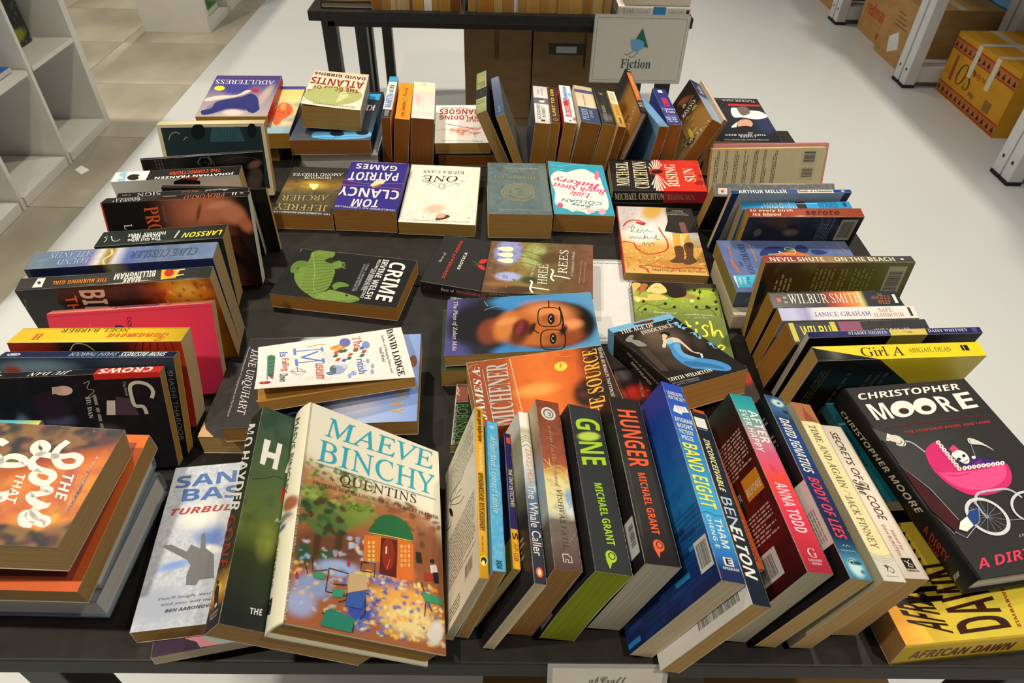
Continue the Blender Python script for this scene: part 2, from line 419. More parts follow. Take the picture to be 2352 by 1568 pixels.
paper = MB(); paper.quad([(-1.795, 2.614, .001), (-1.75, 2.575, .001), (-1.733, 2.612, .001), (-1.786, 2.652, .001)]).quad([(-1.786, 2.652, .0004), (-1.733, 2.612, .0004), (-1.75, 2.575, .0004), (-1.795, 2.614, .0004)])
tag(paper.build('paper_scrap', mat('ece6d8', .7)), 'small white scrap of paper on the grey floor tiles', 'paper')
def shelf_book(label, pos, dims, F, S, P, rot):
    b = book(label, pos, rot, dims, F, S, F, P); return b
RX = (0, 0, 1, -1, 0, 0, 0, -1, 0)
# ------------------------------------------------------------------ signs
def wavy(x0, y0, x1, y1, n, amp):
    pts = []
    for (ax, ay, bx, by) in ((x0, y0, x1, y0), (x1, y0, x1, y1), (x1, y1, x0, y1), (x0, y1, x0, y0)):
        L = math.hypot(bx-ax, by-ay); k = max(8, int(L*n))
        for i in range(k*4):
            t = i/(k*4); s = amp*math.sin(2*math.pi*t*k); ux, uy = (bx-ax)/L, (by-ay)/L; pts += [ax+(bx-ax)*t-uy*s, ay+(by-ay)*t+ux*s]
    return pts
def sign(name, label, w, h, M4, border, fields, paperc='d6d0c0', rim=.004):
    """laminated card: sheet part plus printed marks"""
    r = tag(empty(name, (0, 0, 0)), label, 'sign'); r.matrix_world = M4
    q = MB(); q.box(-w/2-rim, w/2+rim, -h/2-rim, h/2+rim, -.0006, 0); q.build('laminate', mat('a8a69c', .2), r)
    q = MB(); q.box(-w/2, w/2, -h/2, h/2, -.0002, .0003); sh = q.build('sheet', mat(paperc, .35), r)
    def add(nm, v2, ff, c, z): mesh_obj(nm, [(x, y, z) for x, y in v2], ff, mat(c, .45), sh)
    if border: v, f = shape_line(border[1], 1, wavy(-w/2+.006, -h/2+.006, w/2-.006, h/2-.006, border[2], .0013)); add('wavy_border', v, f, border[0], .0006)
    for i, fd in enumerate(fields):
        z = .0006+.00006*i
        if fd[0] == 't':
            co, ff = text_mesh(fd[1], fd[2]); add('lettering', [(fd[4]+c[0]*fd[6], fd[5]+c[1]*fd[7]) for c in co], ff, fd[3], z)
        elif fd[0] == 'p': v = np.array(fd[2]).reshape(-1, 2); add('picture', v, [list(range(len(v)))], fd[1], z)
        elif fd[0] == 'l': v, f = shape_line(fd[2], fd[4] if len(fd) > 4 else 0, fd[3]); add('picture', v, f, fd[1], z)
    return r
def vert_m(x, y, z, tilt=0): return Matrix.Translation((x, y, z)) @ Matrix.Rotation(math.radians(90+tilt), 4, 'X')
pc = []
for k in range(24): pc += [-.0+.001*k, 0]
sign('shelf_sign', 'pale laminated sign with a triangle headed reader hanging on the far table', .292, .206, vert_m(.424, 2.262, .655, 0), ('4c6c60', .0009, 110), [
    ('t', 'Fiction', 'sb', '2c4c38', -.052, -.058, .098, .030), ('p', '2c5c4c', [.004, .068, -.022, .018, .030, .008]), ('p', '5c94b4', [-.030, .032, -.004, .034, .014, .026, .016, .008, -.006, -.006, -.022, .002, -.026, .012]),
    ('l', '3c4c50', .0016, [-.016, -.002, -.034, -.016, -.044, -.012]), ('l', '3c4c50', .0016, [0, -.006, -.018, -.024, -.028, -.020])], 'b9b3a2')
sign('counter_sign', 'laminated notice with a rounded lettered box hanging on the front table edge', .108, .150, vert_m(.108, .2513, .6815, -25), None, [
    ('t', 'abCraft', 'scr', '4c5c50', -.018, .055, .036, .011), ('l', '6c5c50', .0008, wavy(-.045, .030, .045, .047, 1, 0), 1), ('t', 'PRELOVED BOOKS & CLOTHES', 'sb', '54483e', -.040, .034, .080, .009)], 'cfc6b0', .005)
sign('table_sign', 'white laminated sheet with a wavy green border lying under the middle books', .290, .204, Matrix.Translation((.068, .862, TZ+.0012)) @ Matrix.Rotation(math.radians(-1.5), 4, 'Z'), ('3c6c64', .0011, 100), [], 'd9d5cb', .006)

# ------------------------------------------------------------------ cardboard boxes
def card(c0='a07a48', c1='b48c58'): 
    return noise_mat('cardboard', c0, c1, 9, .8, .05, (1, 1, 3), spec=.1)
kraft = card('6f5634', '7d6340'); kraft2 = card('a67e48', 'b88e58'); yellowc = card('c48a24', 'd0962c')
def carton(label, x0, x1, y0, y1, z0, z1, m, rz=0, flaps=None, opened=False):
    cx, cy = (x0+x1)/2, (y0+y1)/2; r = tag(empty('cardboard_box', (cx, cy, z0), (0, 0, rz)), label, 'box')
    a, b, h = (x1-x0)/2, (y1-y0)/2, z1-z0; t = .005
    q = MB(); q.box(-a, a, -b, b, 0, .005); q.build('base', m, r)
    for (n, bx) in (('side', (-a, -a+t, -b, b)), ('side', (a-t, a, -b, b)), ('side', (-a+t, a-t, -b, -b+t)), ('side', (-a+t, a-t, b-t, b))):
        q = MB(); q.box(*bx, .0052, h); q.build(n, m, r)
    if not opened:
        q = MB(); q.box(-a, -.001, -b, b, h+.0002, h+.004); q.build('flap', m, r); q = MB(); q.box(.001, a, -b, b, h+.0002, h+.004); q.build('flap', m, r)
        q = MB(); q.box(-.024, .024, -b-.0006, b+.0006, h+.0043, h+.0048); q.build('tape', mat('c8b48c', .25), r)
    else:
        for (fx0, fx1, ln, ang) in flaps:
            g = MB(); g.box(fx0, fx1, -t, 0, -ln, 0); o = g.build('flap', m, r); o.location = (0, -b-.0005, h-.002); o.rotation_euler = (ang, 0, 0)
        q = MB(); q.box(-a+t, a-t, -b+t, b-t, h*.72, h*.73); q.build('contents_layer', m, r)
    return r
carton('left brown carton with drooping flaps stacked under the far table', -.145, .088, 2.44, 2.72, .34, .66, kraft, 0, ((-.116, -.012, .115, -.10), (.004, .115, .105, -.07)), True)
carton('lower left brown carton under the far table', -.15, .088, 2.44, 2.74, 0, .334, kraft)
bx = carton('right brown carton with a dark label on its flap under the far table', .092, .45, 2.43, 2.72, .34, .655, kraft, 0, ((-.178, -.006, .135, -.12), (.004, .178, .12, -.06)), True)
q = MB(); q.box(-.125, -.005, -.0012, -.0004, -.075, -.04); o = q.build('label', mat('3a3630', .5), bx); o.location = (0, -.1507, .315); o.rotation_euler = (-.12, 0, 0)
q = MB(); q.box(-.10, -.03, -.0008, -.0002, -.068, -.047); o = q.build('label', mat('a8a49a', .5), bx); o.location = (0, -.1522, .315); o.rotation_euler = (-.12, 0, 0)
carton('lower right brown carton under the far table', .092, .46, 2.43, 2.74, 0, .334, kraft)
carton('brown carton pushed under the front table', -.02, .56, .36, .80, 0, .42, kraft2)

# ------------------------------------------------------------------ white storage racks and boxes along the right
rackw = noise_mat('white_powder_coat', 'c9c6bc', 'd0cdc3', 15, .4); rub = noise_mat('black_rubber', '141414', '1c1c1c', 20, .7)
def rack(label, y0, y1, x0=2.14, dep=.52):
    r = tag(empty('storage_rack', (x0+dep/2, (y0+y1)/2, 0)), label, 'rack'); ox, oy = x0+dep/2, (y0+y1)/2
    def part(n, m, *b): q = MB(); q.box(b[0]-ox, b[1]-ox, b[2]-oy, b[3]-oy, b[4], b[5], 0, .003); return q.build(n, m, r)
    for y in (y0, y1-.06):
        for x in (x0, x0+dep-.06):
            u = part('upright', rackw, x, x+.06, y, y+.06, .016, 1.7)
            s = MB(); s.box(x-.003-ox, x+.063-ox, y-.003-oy, y+.063-oy, 0, .0155, 0, .003); s.build('foot', rub, r)
            if x == x0: s = MB(); s.tube((x-ox-.0012, y+.03-oy, .09), (x-ox+.002, y+.03-oy, .09), .008); s.build('bolt', blackm, r)
        part('base_rail', rackw, x0+.061, x0+dep-.061, y+.005, y+.055, .03, .11); part('top_rail', rackw, x0+.061, x0+dep-.061, y+.005, y+.055, 1.6, 1.66)
    for z in (.75, 1.4):
        part('shelf_board', rackw, x0+.001, x0+dep-.001, y0+.061, y1-.061, z, z+.03)
    return r
rack('white rack farthest along the right side', 4.78, 5.66); rack('white rack in the middle of the right side', 3.745, 4.765); rack('white rack nearest on the right, above the yellow carton', 2.69, 3.73); rack('white rack at the right edge with its foot near the frame', 1.65, 2.68)
def box_text(parent, s, st, c, M4, w, h):
    co, ff = text_mesh(s, st); o = mesh_obj('lettering', [(x*w, y*h, 0) for x, y in co], ff, mat(c, .7), parent); o.matrix_local = M4; return o
def left_face(x, y, z): return Matrix(((0, 0, -1, x), (-1, 0, 0, y), (0, 1, 0, z), (0, 0, 0, 1)))   # text lying on a face that looks towards -X, reading towards -Y
b1 = carton('tall brown carton with red lettering inside the middle rack', 2.26, 2.70, 4.28, 4.655, 0, .42, kraft2)
box_text(b1, 'redmart', 'b', 'c03c2c', left_face(-.2206, .135, .115), .30, .075); box_text(b1, 'your groceries delivered', 'n', 'c08058', left_face(-.2206, .12, .082), .26, .016)
q = MB(); q.quad([(-.2207, -.09, .045), (-.2207, -.105, .058), (-.2207, -.125, .06), (-.2207, -.13, .045), (-.2207, -.11, .025)][::-1]); q.build('printed_mark', mat('b83028', .7), b1); box_text(b1, 'love', 'n', 'c05c40', left_face(-.2206, -.14, .03), .035, .016)
b2 = carton('low brown carton with a white label beside the lettered one', 2.215, 2.66, 3.885, 4.262, 0, .33, kraft2)
q = MB(); q.quad([(-.2232, .03, .04), (-.2232, .06, .12), (-.2232, -.03, .17), (-.2232, -.08, .09)]); q.build('label', mat('dcd6ca', .5), b2)
for k in range(4): q = MB(); q.box(-.2231, -.2228, -.1-.0+.02*k, .05, .19+.022*k, .196+.022*k); q.build('printed_mark', mat('6c5838', .7), b2)
b3 = carton('yellow orange carton with red zigzag bands and black triangles on the right', 2.315, 2.66, 3.08, 3.66, 0, .30, yellowc)
for (z0, z1) in ((.006, .062), (.222, .278)):
    q = MB(); q.box(-.1732, -.1727, -.2895, .2895, z0, z1); q.build('printed_band', mat('a84420', .7), b3)
    q = MB(); q.box(-.1735, -.1729, -.2895, .2895, z0+.008, z1-.008); q.build('printed_band', mat('b86c38', .7), b3)
    tri = MB()
    for k in range(13): y = -.27+.045*k; tri.quad([(-.1738, y+.013, z0+.014), (-.1738, y-.013, z0+.014), (-.1738, y, z1-.014)])
    tri.build('printed_triangles', mat('2c2418', .7), b3)
box_text(b3, 'OS', 'si', '54401c', left_face(-.1733, .165, .09), .14, .105); box_text(b3, 'ready to', 'b', 'a8442c', left_face(-.1733, .06, .165), .13, .03); box_text(b3, 'ship', 'b', '743c4c', left_face(-.1733, .015, .075), .05, .03)
q = MB(); q.quad([(-.1734, .225, .085), (-.1734, .195, .085), (-.1734, .205, .205), (-.1734, .225, .21)]); q.build('printed_mark', mat('98482c', .7), b3)
for y in (.07, -.10): q = MB(); q.box(-.1742, -.1737, y-.018, y+.018, .15, .301); q.build('tape', mat('d4c8a8', .3), b3); q = MB(); q.box(-.1742, .05, y-.018, y+.018, .3048, .3053); q.build('tape', mat('d0c8b0', .2), b3)
GREYQ = MB(); GREYQ.box(-.1734, -.1730, -.19, -.13, .07, .12); GREYQ.build('printed_mark', mat('8c6c2c', .7), b3)
dark = noise_mat('black_plastic', '1c1b1a', '242321', 12, .5)
def crate(label, x0, x1, y0, y1, z0, z1, m, lidm):
    cx, cy = (x0+x1)/2, (y0+y1)/2; r = tag(empty('storage_box', (cx, cy, z0)), label, 'box'); q = MB(); q.box(x0-cx, x1-cx, y0-cy, y1-cy, 0, z1-z0-.03, 0, .008); q.build('body', m, r)
    q = MB(); q.box(x0-cx-.008, x1-cx+.008, y0-cy-.008, y1-cy+.008, z1-z0-.029, z1-z0, 0, .006); q.build('lid', lidm, r)
crate('black plastic box behind the yellow carton', 2.672, 3.1, 3.12, 3.9, 0, .34, dark, noise_mat('grey_lid', '5c6870', '6c7880', 8, .35))
crate('grey plastic box at the upper right edge', 2.70, 3.2, 2.35, 3.08, 0, .52, noise_mat('grey_plastic', '68686a', '74747a', 6, .4), noise_mat('grey_plastic_lid', '7c8084', '8a8e92', 6, .35))
crate('blue box added for the blue glow in the far right corner', 2.78, 3.3, 3.94, 4.7, 0, .30, noise_mat('blue_glow_tint', '2c7cb4', '48a0cc', 5, .3), noise_mat('blue_glow_lid', '3c94c4', '60b4d8', 5, .3))  # added box, its blue colour stands in for the blue glow behind the boxes
b4 = carton('small brown carton at the far end of the right side', 2.215, 2.58, 4.86, 5.3, 0, .34, kraft2)

# ------------------------------------------------------------------ books on the far table and the shelves
FRB = (0, 0, 1, 0, 1, 0, -1, 0, 0)
edges = [862, 889, 906, 919, 950, 959, 984, 1004, 1022, 1046, 1072, 1088, 1112, 1148, 1169, 1195, 1206, 1222, 1256, 1276, 1300, 1324, 1356, 1380, 1408, 1424]
pcol = ['8a5a28', '9c7034', 'c0a06c', 'b49868', '7c4420', 'a87c34', 'd8d0b8', 'a8803c', '9c7030', '6c4018', '4c4438', 'a07434', '946428', 'a88848', '9a6c2c', 'c8c8bc', '9a7030', 'a4783c', '98702c', 'a87c38', '9c7434', 'a47c3c', '8c6428', 'b09050', 'a07838']
ORD = 'first second third fourth fifth sixth seventh eighth ninth tenth eleventh twelfth thirteenth fourteenth fifteenth sixteenth seventeenth eighteenth nineteenth twentieth twenty-first twenty-second twenty-third twenty-fourth'.split(); nb = 0
for i in range(len(edges)-1):
    x0, x1 = (edges[i]-1176)*1.328-4, (edges[i+1]-1176)*1.328-5; t = x1-x0
    if i == 10: continue
    hh = 176+((i*37) % 5)*3; ww = 104+((i*53) % 7)*3
    tone = int(pcol[i][:2], 16); word = 'pale' if tone > 0xb8 else 'tan' if tone > 0x9e else 'brown' if tone > 0x80 else 'dark brown'
    b = book('%s upright paperback from the left on the far table, with %s page edges' % (ORD[nb], word), ((x0+x1)/2, 2290+hh/2+((i*29) % 4)*2, ww/2), FRB, (ww, hh, t-.6), '6c5c48', ['8c3c2c', '3c4c6c', 'c8b890', '2c2c2c', '4c6c4c'][i % 5], '5c5448', pcol[i])
    b['group'] = 'upright paperbacks on the far table'; nb += 1
LYF = (1, 0, 0, 0, 1, 0, 0, 0, 1); LYS = (0, -1, 0, 1, 0, 0, 0, 0, 1)
book('black covered hardback lying at the left end of the far table', (-498, 2372, 10), LYF, (165, 148, 19), '24201c', '24201c', '24201c', 'c8b08c', kind='hb')
book('brown paged book on top of the black one at the far table end', (-485, 2385, 34), LYF, (160, 150, 27), '3c2c18', '3c2c18', '3c2c18', 'a47428')
book('white paperback with a blue band lying at the right end of the far table', (462, 2345, 14), LYS, (110, 228, 27), 'd8d0c0', 'd8d0c0', 'd8d0c0', 'c8b48c', art=[('t', 'S', 'TAMI HOAG', 'sr', 'a89884', -6, 100, 0, -88, 13, 0), ('p', 'S', '3c84b8', [-13, 4, 13, 4, 13, -36, -13, -36]), ('t', 'S', 'DARK HORSE', 'sr', 'b0a494', -5, -44, 0, -52, 9, 0), ('p', 'S', '3c3834', [-6, -100, 6, -100, 6, -110, -6, -110])])
book('cream paperback stacked on the white one with the blue band', (470, 2350, 42), LYS, (110, 205, 26), 'c8bca4', 'c8bca4', 'c8bca4', 'b89c68')
def at_floor(b): b.location.z -= TZ; return b
at_floor(book('dark photo covered book with yellow edges standing in the near cube shelf', (-1985, 2880, 402+113), (0, 0, 1, 1, 0, 0, 0, 1, 0), (170, 225, 26), '2c302c', 'c89438', 'c89438', 'c8a050', pf=[('n', '6c7060', .6, 14, 3), ('n', '14181a', .6, 22, 5), ('b', 0, -70, 70, 0, 0, 26, '8c8c20', .5)]))
at_floor(book('blue covered book lying flat in the near cube shelf', (-1950, 2520, 402+9), (1, 0, 0, 0, 1, 0, 0, 0, 1), (150, 210, 18), '2c64a8', '2c5c9c', '2c5c9c', 'd8d0c0'))
at_floor(book('green covered book lying flat in the far cube shelf', (-1900, 4560, 44+15), (1, 0, 0, 0, 1, 0, 0, 0, 1), (140, 200, 28), '3c7c34', '3c6c30', '2c5c28', 'c8c0b0'))

# ------------------------------------------------------------------ the books on the table (positions and print in millimetres, table top = 0)
book('thin paperback with yellow spine and cream back cover beside the painted cafe hardback', (-37, 409.9, 61.8), (-0.2951,-0.0601,0.9536,-0.01,0.9982,0.0598,-0.9554,0.0081,-0.2952), (124.8, 201.2, 9.4), 'e8a020', 'f2a51c', 'e2d8bc', 'cdbb94', art=[
('t','S','goopy gyne bagha byne','bi','4a3008',-2.8,97.6,0,-44.3,5.8,0),
('t','S','the magical world of','bi','f8e0a0',-2.5,49.3,0,-34.2,5,0),
('t','S','UPENDRAKISHORE ROYCHOUDHURY','bi','42300c',-3,13.1,0,-66.4,5.5,0),
('k','S','8a6414',-2,-74.5,1,-58.4,1,1,3),
('e','S','f6d030',0,-83.5,3.6,0,0,5),
('e','S','20180c',0,-83.5,2.8,0,0,3.8),
('e','S','f0e6c8',-0.5,-85.5,1.4,0,0,2.2),
('k','B','968c74',-47.4,46.3,53.6,88.5,11,0,7),
('k','B','c98a3a',-25,90.6,49.9,94.6,1,0,8),
('k','B','8f8670',-47.4,-60.4,53.6,0,15,0,9),
('k','B','6e6656',-49.9,-94.6,0,-80.5,4,0,10),
('p','B','d6cbb0',[15,-80.5,43.7,-80.5,43.7,-64.4,15,-64.4]),
('c','B','1c1a18',18.4,-78.6,40.2,-66.3,0,12),
('l','B','3a352c',0.7,0,[18.6,48.3,9.6,43.2,-9.2,47.5,-28.3,51.7],1),
('l','B','3a352c',0.7,0,[-9.2,47.5,-23.1,41.7,-38.8,41.7],1),
('l','B','3a352c',0.7,0,[-28.3,51.7,-41.6,48.4,-18,36.6,4.2,25.6],1),
('l','B','3a352c',0.7,0,[-38.8,41.7,-3.2,20.5,18.2,15.3],1),
('l','B','3a352c',0.7,0,[9.2,30.7,-5.4,36,-15.5,36.5],1),
('e','B','2c2824',-35,29.6,5.2,-8.8,6.2,-3.2),
('l','B','2c2824',1,0,[-41.2,24.9,-49.1,22,-54.3,19,-38.5,13.9,-34.9,17.8],1)])
book('thin turquoise paperback with a scuffed spine beside the yellow spined one', (-22.5, 400.1, 64), (-0.2878,-0.057,0.956,-0.0364,0.9982,0.0485,-0.957,-0.0208,-0.2893), (126, 177.6, 12.3), '3f9cc0', '46a0c4', '3f9cc0', 'b08a50', ps=[('n','7cb8cc',0.5,3,4)], pb=[('g',-63,88.8,-63,-88.8,[(0,'3f9cc0'),(1,'2c86ae')])], art=[
('t','S','Alison Mae Leonard Lainie','bi','a8c8cc',-3.5,67.5,0,-95.9,6.3,0),
('e','S','8fc0d0',-0.7,80.8,3,0,0,2.6),
('t','S','8434','b','1c2c34',-2.8,-78.2,0,-8,5.6,0)])
book('slim purple paperback with a yellow foot on its spine and white lettering', (-9.1, 405.3, 55), (-0.3729,-0.0586,0.926,-0.0406,0.9981,0.0468,-0.927,-0.0201,-0.3745), (112, 163.7, 7.8), '2c2058', '2c2058', '2c2058', 'c8a860', art=[
('p','S','f0a51e',[-4.7,-81.8,4.7,-81.8,4.7,-39.3,-4.7,-39.3]),
('p','B','f0a51e',[-56,-81.8,56,-81.8,56,-49.1,-56,-49.1]),
('e','B','e8d8c8',5.6,-49.1,14,0,0,11),
('e','B','c03030',5.6,-55.7,9,0,0,6),
('t','S','THE TINY DETECTIVES','i','e0d890',-1.9,32.7,0,-46.7,4.2,0),
('p','S','d83c2c',[-1.4,67.9,2.8,67.9,2.8,76.1,-1.4,76.1]),
('t','S','AP-GB','i','7a5410',-1.9,-54,0,-19.6,4.2,0),
('t','S','S','b','2a1c06',-2.3,-43.4,0,-7.4,5.6,0)])
book('white and black paperback whose handwritten spine title runs from pale sky to navy', (7.4, 401.8, 63.8), (-0.3577,-0.0615,0.9318,-0.027,0.9981,0.0555,-0.9334,-0.0053,-0.3587), (129.6, 201.8, 12.2), '2a2c30', '3a4654', '35332c', 'd8c096', ps=[('g',0,100.9,0,-100.9,[(0,'e6e4dc'),(0.1,'e8e6de'),(0.13,'b8b088'),(0.19,'d8d2bc'),(0.34,'d4d8d4'),(0.47,'9fb0b8'),(0.55,'5c7488'),(0.7,'303c50'),(1,'23242c')])], pb=[('g',0,100.9,0,-100.9,[(0,'dcd8cc'),(0.1,'d8d4c4'),(0.16,'a09a72'),(0.35,'b0aa88'),(0.5,'605f4c'),(0.65,'2e2c28'),(1,'211d20')])], art=[
('l','S','4a4c44',0.7,0,[-7.5,63.2,0,68,7.5,63.2]),
('l','S','4a4c44',0.7,0,[-7.5,60.1,0,65,7.5,60.1]),
('l','S','4a4c44',0.7,0,[-7.5,57.1,0,61.9,7.5,57.1]),
('l','S','4a4c44',0.7,0,[-7.5,51,0,55.9,7.5,51]),
('t','S','ZAKES MDA','n','e8a060',-2.3,50.4,0,-44.4,6,0),
('t','S','The Whale Caller','n','eceae4',-4.2,4,0,-77.7,9,0),
('e','S','e0662c',0,-89.8,3.4,0,0,5),
('e','S','e8e0d0',0,-89.8,1.4,0,0,3),
('p','B','c8c0ae',[-19.4,-68.6,15.6,-68.6,15.6,-36.3,-19.4,-36.3]),
('c','B','1c1a18',-15.2,-64.7,11.4,-40.2,0,9),
('k','B','8a8478',20.7,-68.6,51.8,-44.4,4,0,10)])
book('brown painted paperback with a cream swirl medallion at the head of its spine', (35.4, 410.7, 70.8), (-0.2955,-0.0621,0.9533,0.006,0.9977,0.0668,-0.9553,0.0254,-0.2944), (134.3, 196.4, 26.6), '8a4428', '8a4428', '74604c', 'a87a42', ps=[('g',0,98.2,0,-98.2,[(0,'7c3a22'),(0.3,'8c4428'),(0.42,'a04c28'),(0.47,'c89848'),(0.52,'e0cf88'),(0.7,'d9d2a0'),(0.735,'a8a492'),(0.75,'6a5f50'),(0.86,'66574a'),(1,'4c3430')]),('b',10.2,-23.6,5,0,0,14,'7fa4c0',0.6),('b',8.8,-35.3,7,0,0,8,'c9d4d0',0.6),('n','5a2a1c',0.35,5,3)], pb=[('g',0,98.2,0,-98.2,[(0,'c9b48c'),(0.3,'8a6a50'),(0.5,'88a0a8'),(0.7,'a4aca0'),(0.76,'5c5248'),(1,'463a34')])], art=[
('e','S','d8cdb0',0,80.5,8.2,0,0,9),
('e','S','6a6684',0,80.5,6,0,0,6.6),
('e','S','d4cab0',0,80.1,4.4,0,0,4.8),
('e','S','7a7690',0.6,79.7,2.4,0,0,2.8),
('e','S','d8ceb4',-0.6,79.3,1.4,0,0,1.6),
('l','S','d8a860',1,0,[-11.7,19.6,-2.9,11.8,5.9,13.7,13.2,5.9],1),
('l','S','dcb468',0.9,0,[-13.2,5.9,-1.5,9.8,8.8,4.9,14,11.8],1),
('l','S','dcb468',0.8,0,[-5.9,21.6,-4.4,9.8,2.9,5.9],1),
('t','S','a dirge for the dammed','scr','b08a68',-4.7,62.8,0,-74.6,7.6,0),
('t','S','VISHWAS PATIL','sr','4a4438',-2.3,-14.7,0,-63.8,5.3,0),
('e','S','c4a090',1.5,-58.9,0.4,0,0,0.4),
('e','S','c4a090',9.7,-63.6,0.4,0,0,0.4),
('e','S','c4a090',6.1,-68.3,0.4,0,0,0.4),
('e','S','c4a090',2.6,-73.1,0.4,0,0,0.4),
('e','S','c4a090',10.8,-62.1,0.4,0,0,0.4),
('e','S','c4a090',7.3,-66.8,0.4,0,0,0.4),
('e','S','c4a090',3.8,-71.5,0.4,0,0,0.4),
('e','S','c4a090',12,-60.5,0.4,0,0,0.4),
('e','S','c4a090',8.5,-65.2,0.4,0,0,0.4),
('e','S','c4a090',5,-69.9,0.4,0,0,0.4),
('e','S','c4a090',1.5,-58.9,0.4,0,0,0.4),
('e','S','c4a090',9.7,-63.6,0.4,0,0,0.4),
('e','S','c4a090',6.1,-68.3,0.4,0,0,0.4),
('e','S','c4a090',2.6,-73.1,0.4,0,0,0.4),
('l','S','e8e2d4',0.7,0,[-4.1,-83.5,-4.1,-91.3,-1.8,-91.3,-1.8,-88.4,0.6,-88.4,0.6,-91.3,4.1,-91.3,4.1,-85.4,1.8,-85.4,1.8,-83.5,-4.1,-83.5])])
book('thick charcoal paperback with lime green spine lettering and lime stained page edges', (74.1, 406.8, 69), (-0.3243,-0.0576,0.9442,-0.0156,0.9983,0.0555,-0.9458,0.0033,-0.3247), (131.8, 196.3, 37), '2b2d2e', '2b2e30', '232426', '8e9a24', bow=-2, ps=[('g',-19.6,98.1,19.6,-98.1,[(0,'2b2e30'),(1,'2b2e30')]),('b',-0.4,57,14.5,3.4,-0.6,-6.7,'b4cc48',0.35)], art=[
('t','S','G','b','a4c828',-13.9,79.4,0.3,-15.8,28.7,3.6),
('t','S','NE','b','a4c828',-13.7,46.9,0.3,-29.5,27.2,4.9),
('t','S','MICHAEL GRANT','bi','a4c828',-4.5,-2.9,2.5,-69,8.4,2.5),
('e','S','a4c828',0,-81.5,5.6,0,0,6),
('p','S','a4c828',[-5.9,-84.4,0,-87.3,-3.1,-94.2]),
('e','S','2b2e30',0.8,-80.9,3.6,0,0,3.8),
('e','S','a4c828',0.8,-80.9,2.6,0,0,2.8),
('e','S','2b2e30',-2,-79.5,0.7,0,0,0.9),
('e','S','2b2e30',3.9,-79.5,0.7,0,0,0.9),
('p','B','d0ccc0',[-58,-94.2,-26.4,-94.2,-26.4,-70.7,-58,-70.7])])
book('thick charcoal paperback with orange red spine lettering between the lime edged and blue ones', (119.4, 415, 72.9), (-0.2951,-0.0628,0.9534,0.0167,0.9973,0.0709,-0.9553,0.0368,-0.2933), (133.4, 194.5, 36.3), '2c2826', '302c2b', '1e1c1c', 'cbbd9e', art=[
('t','S','HUNGER','b','e85c30',-11.9,79.8,0,-73.2,22.9,2.1),
('t','S','MICHAEL GRANT','bi','e85c30',-4.7,0.1,0.5,-68.3,8.2,2),
('e','S','e85c30',0,-77.8,5.6,0,0,6),
('p','S','e85c30',[-5.7,-80.7,0,-83.6,-1.9,-90.5]),
('e','S','302c2b',0.8,-77.2,3.6,0,0,3.8),
('e','S','e85c30',0.8,-77.2,2.6,0,0,2.8),
('e','S','302c2b',-1.9,-75.9,0.7,0,0,0.9),
('e','S','302c2b',3.8,-75.9,0.7,0,0,0.9),
('p','B','d0ccc0',[42.7,-83.6,62.7,-83.6,62.7,-46.7,42.7,-46.7]),
('p','B','d0ccc0',[49.4,-77.8,61.4,-77.8,61.4,-50.6,49.4,-50.6]),
('c','B','1c1a18',50.8,-74.5,59.9,-53.8,1,10)])
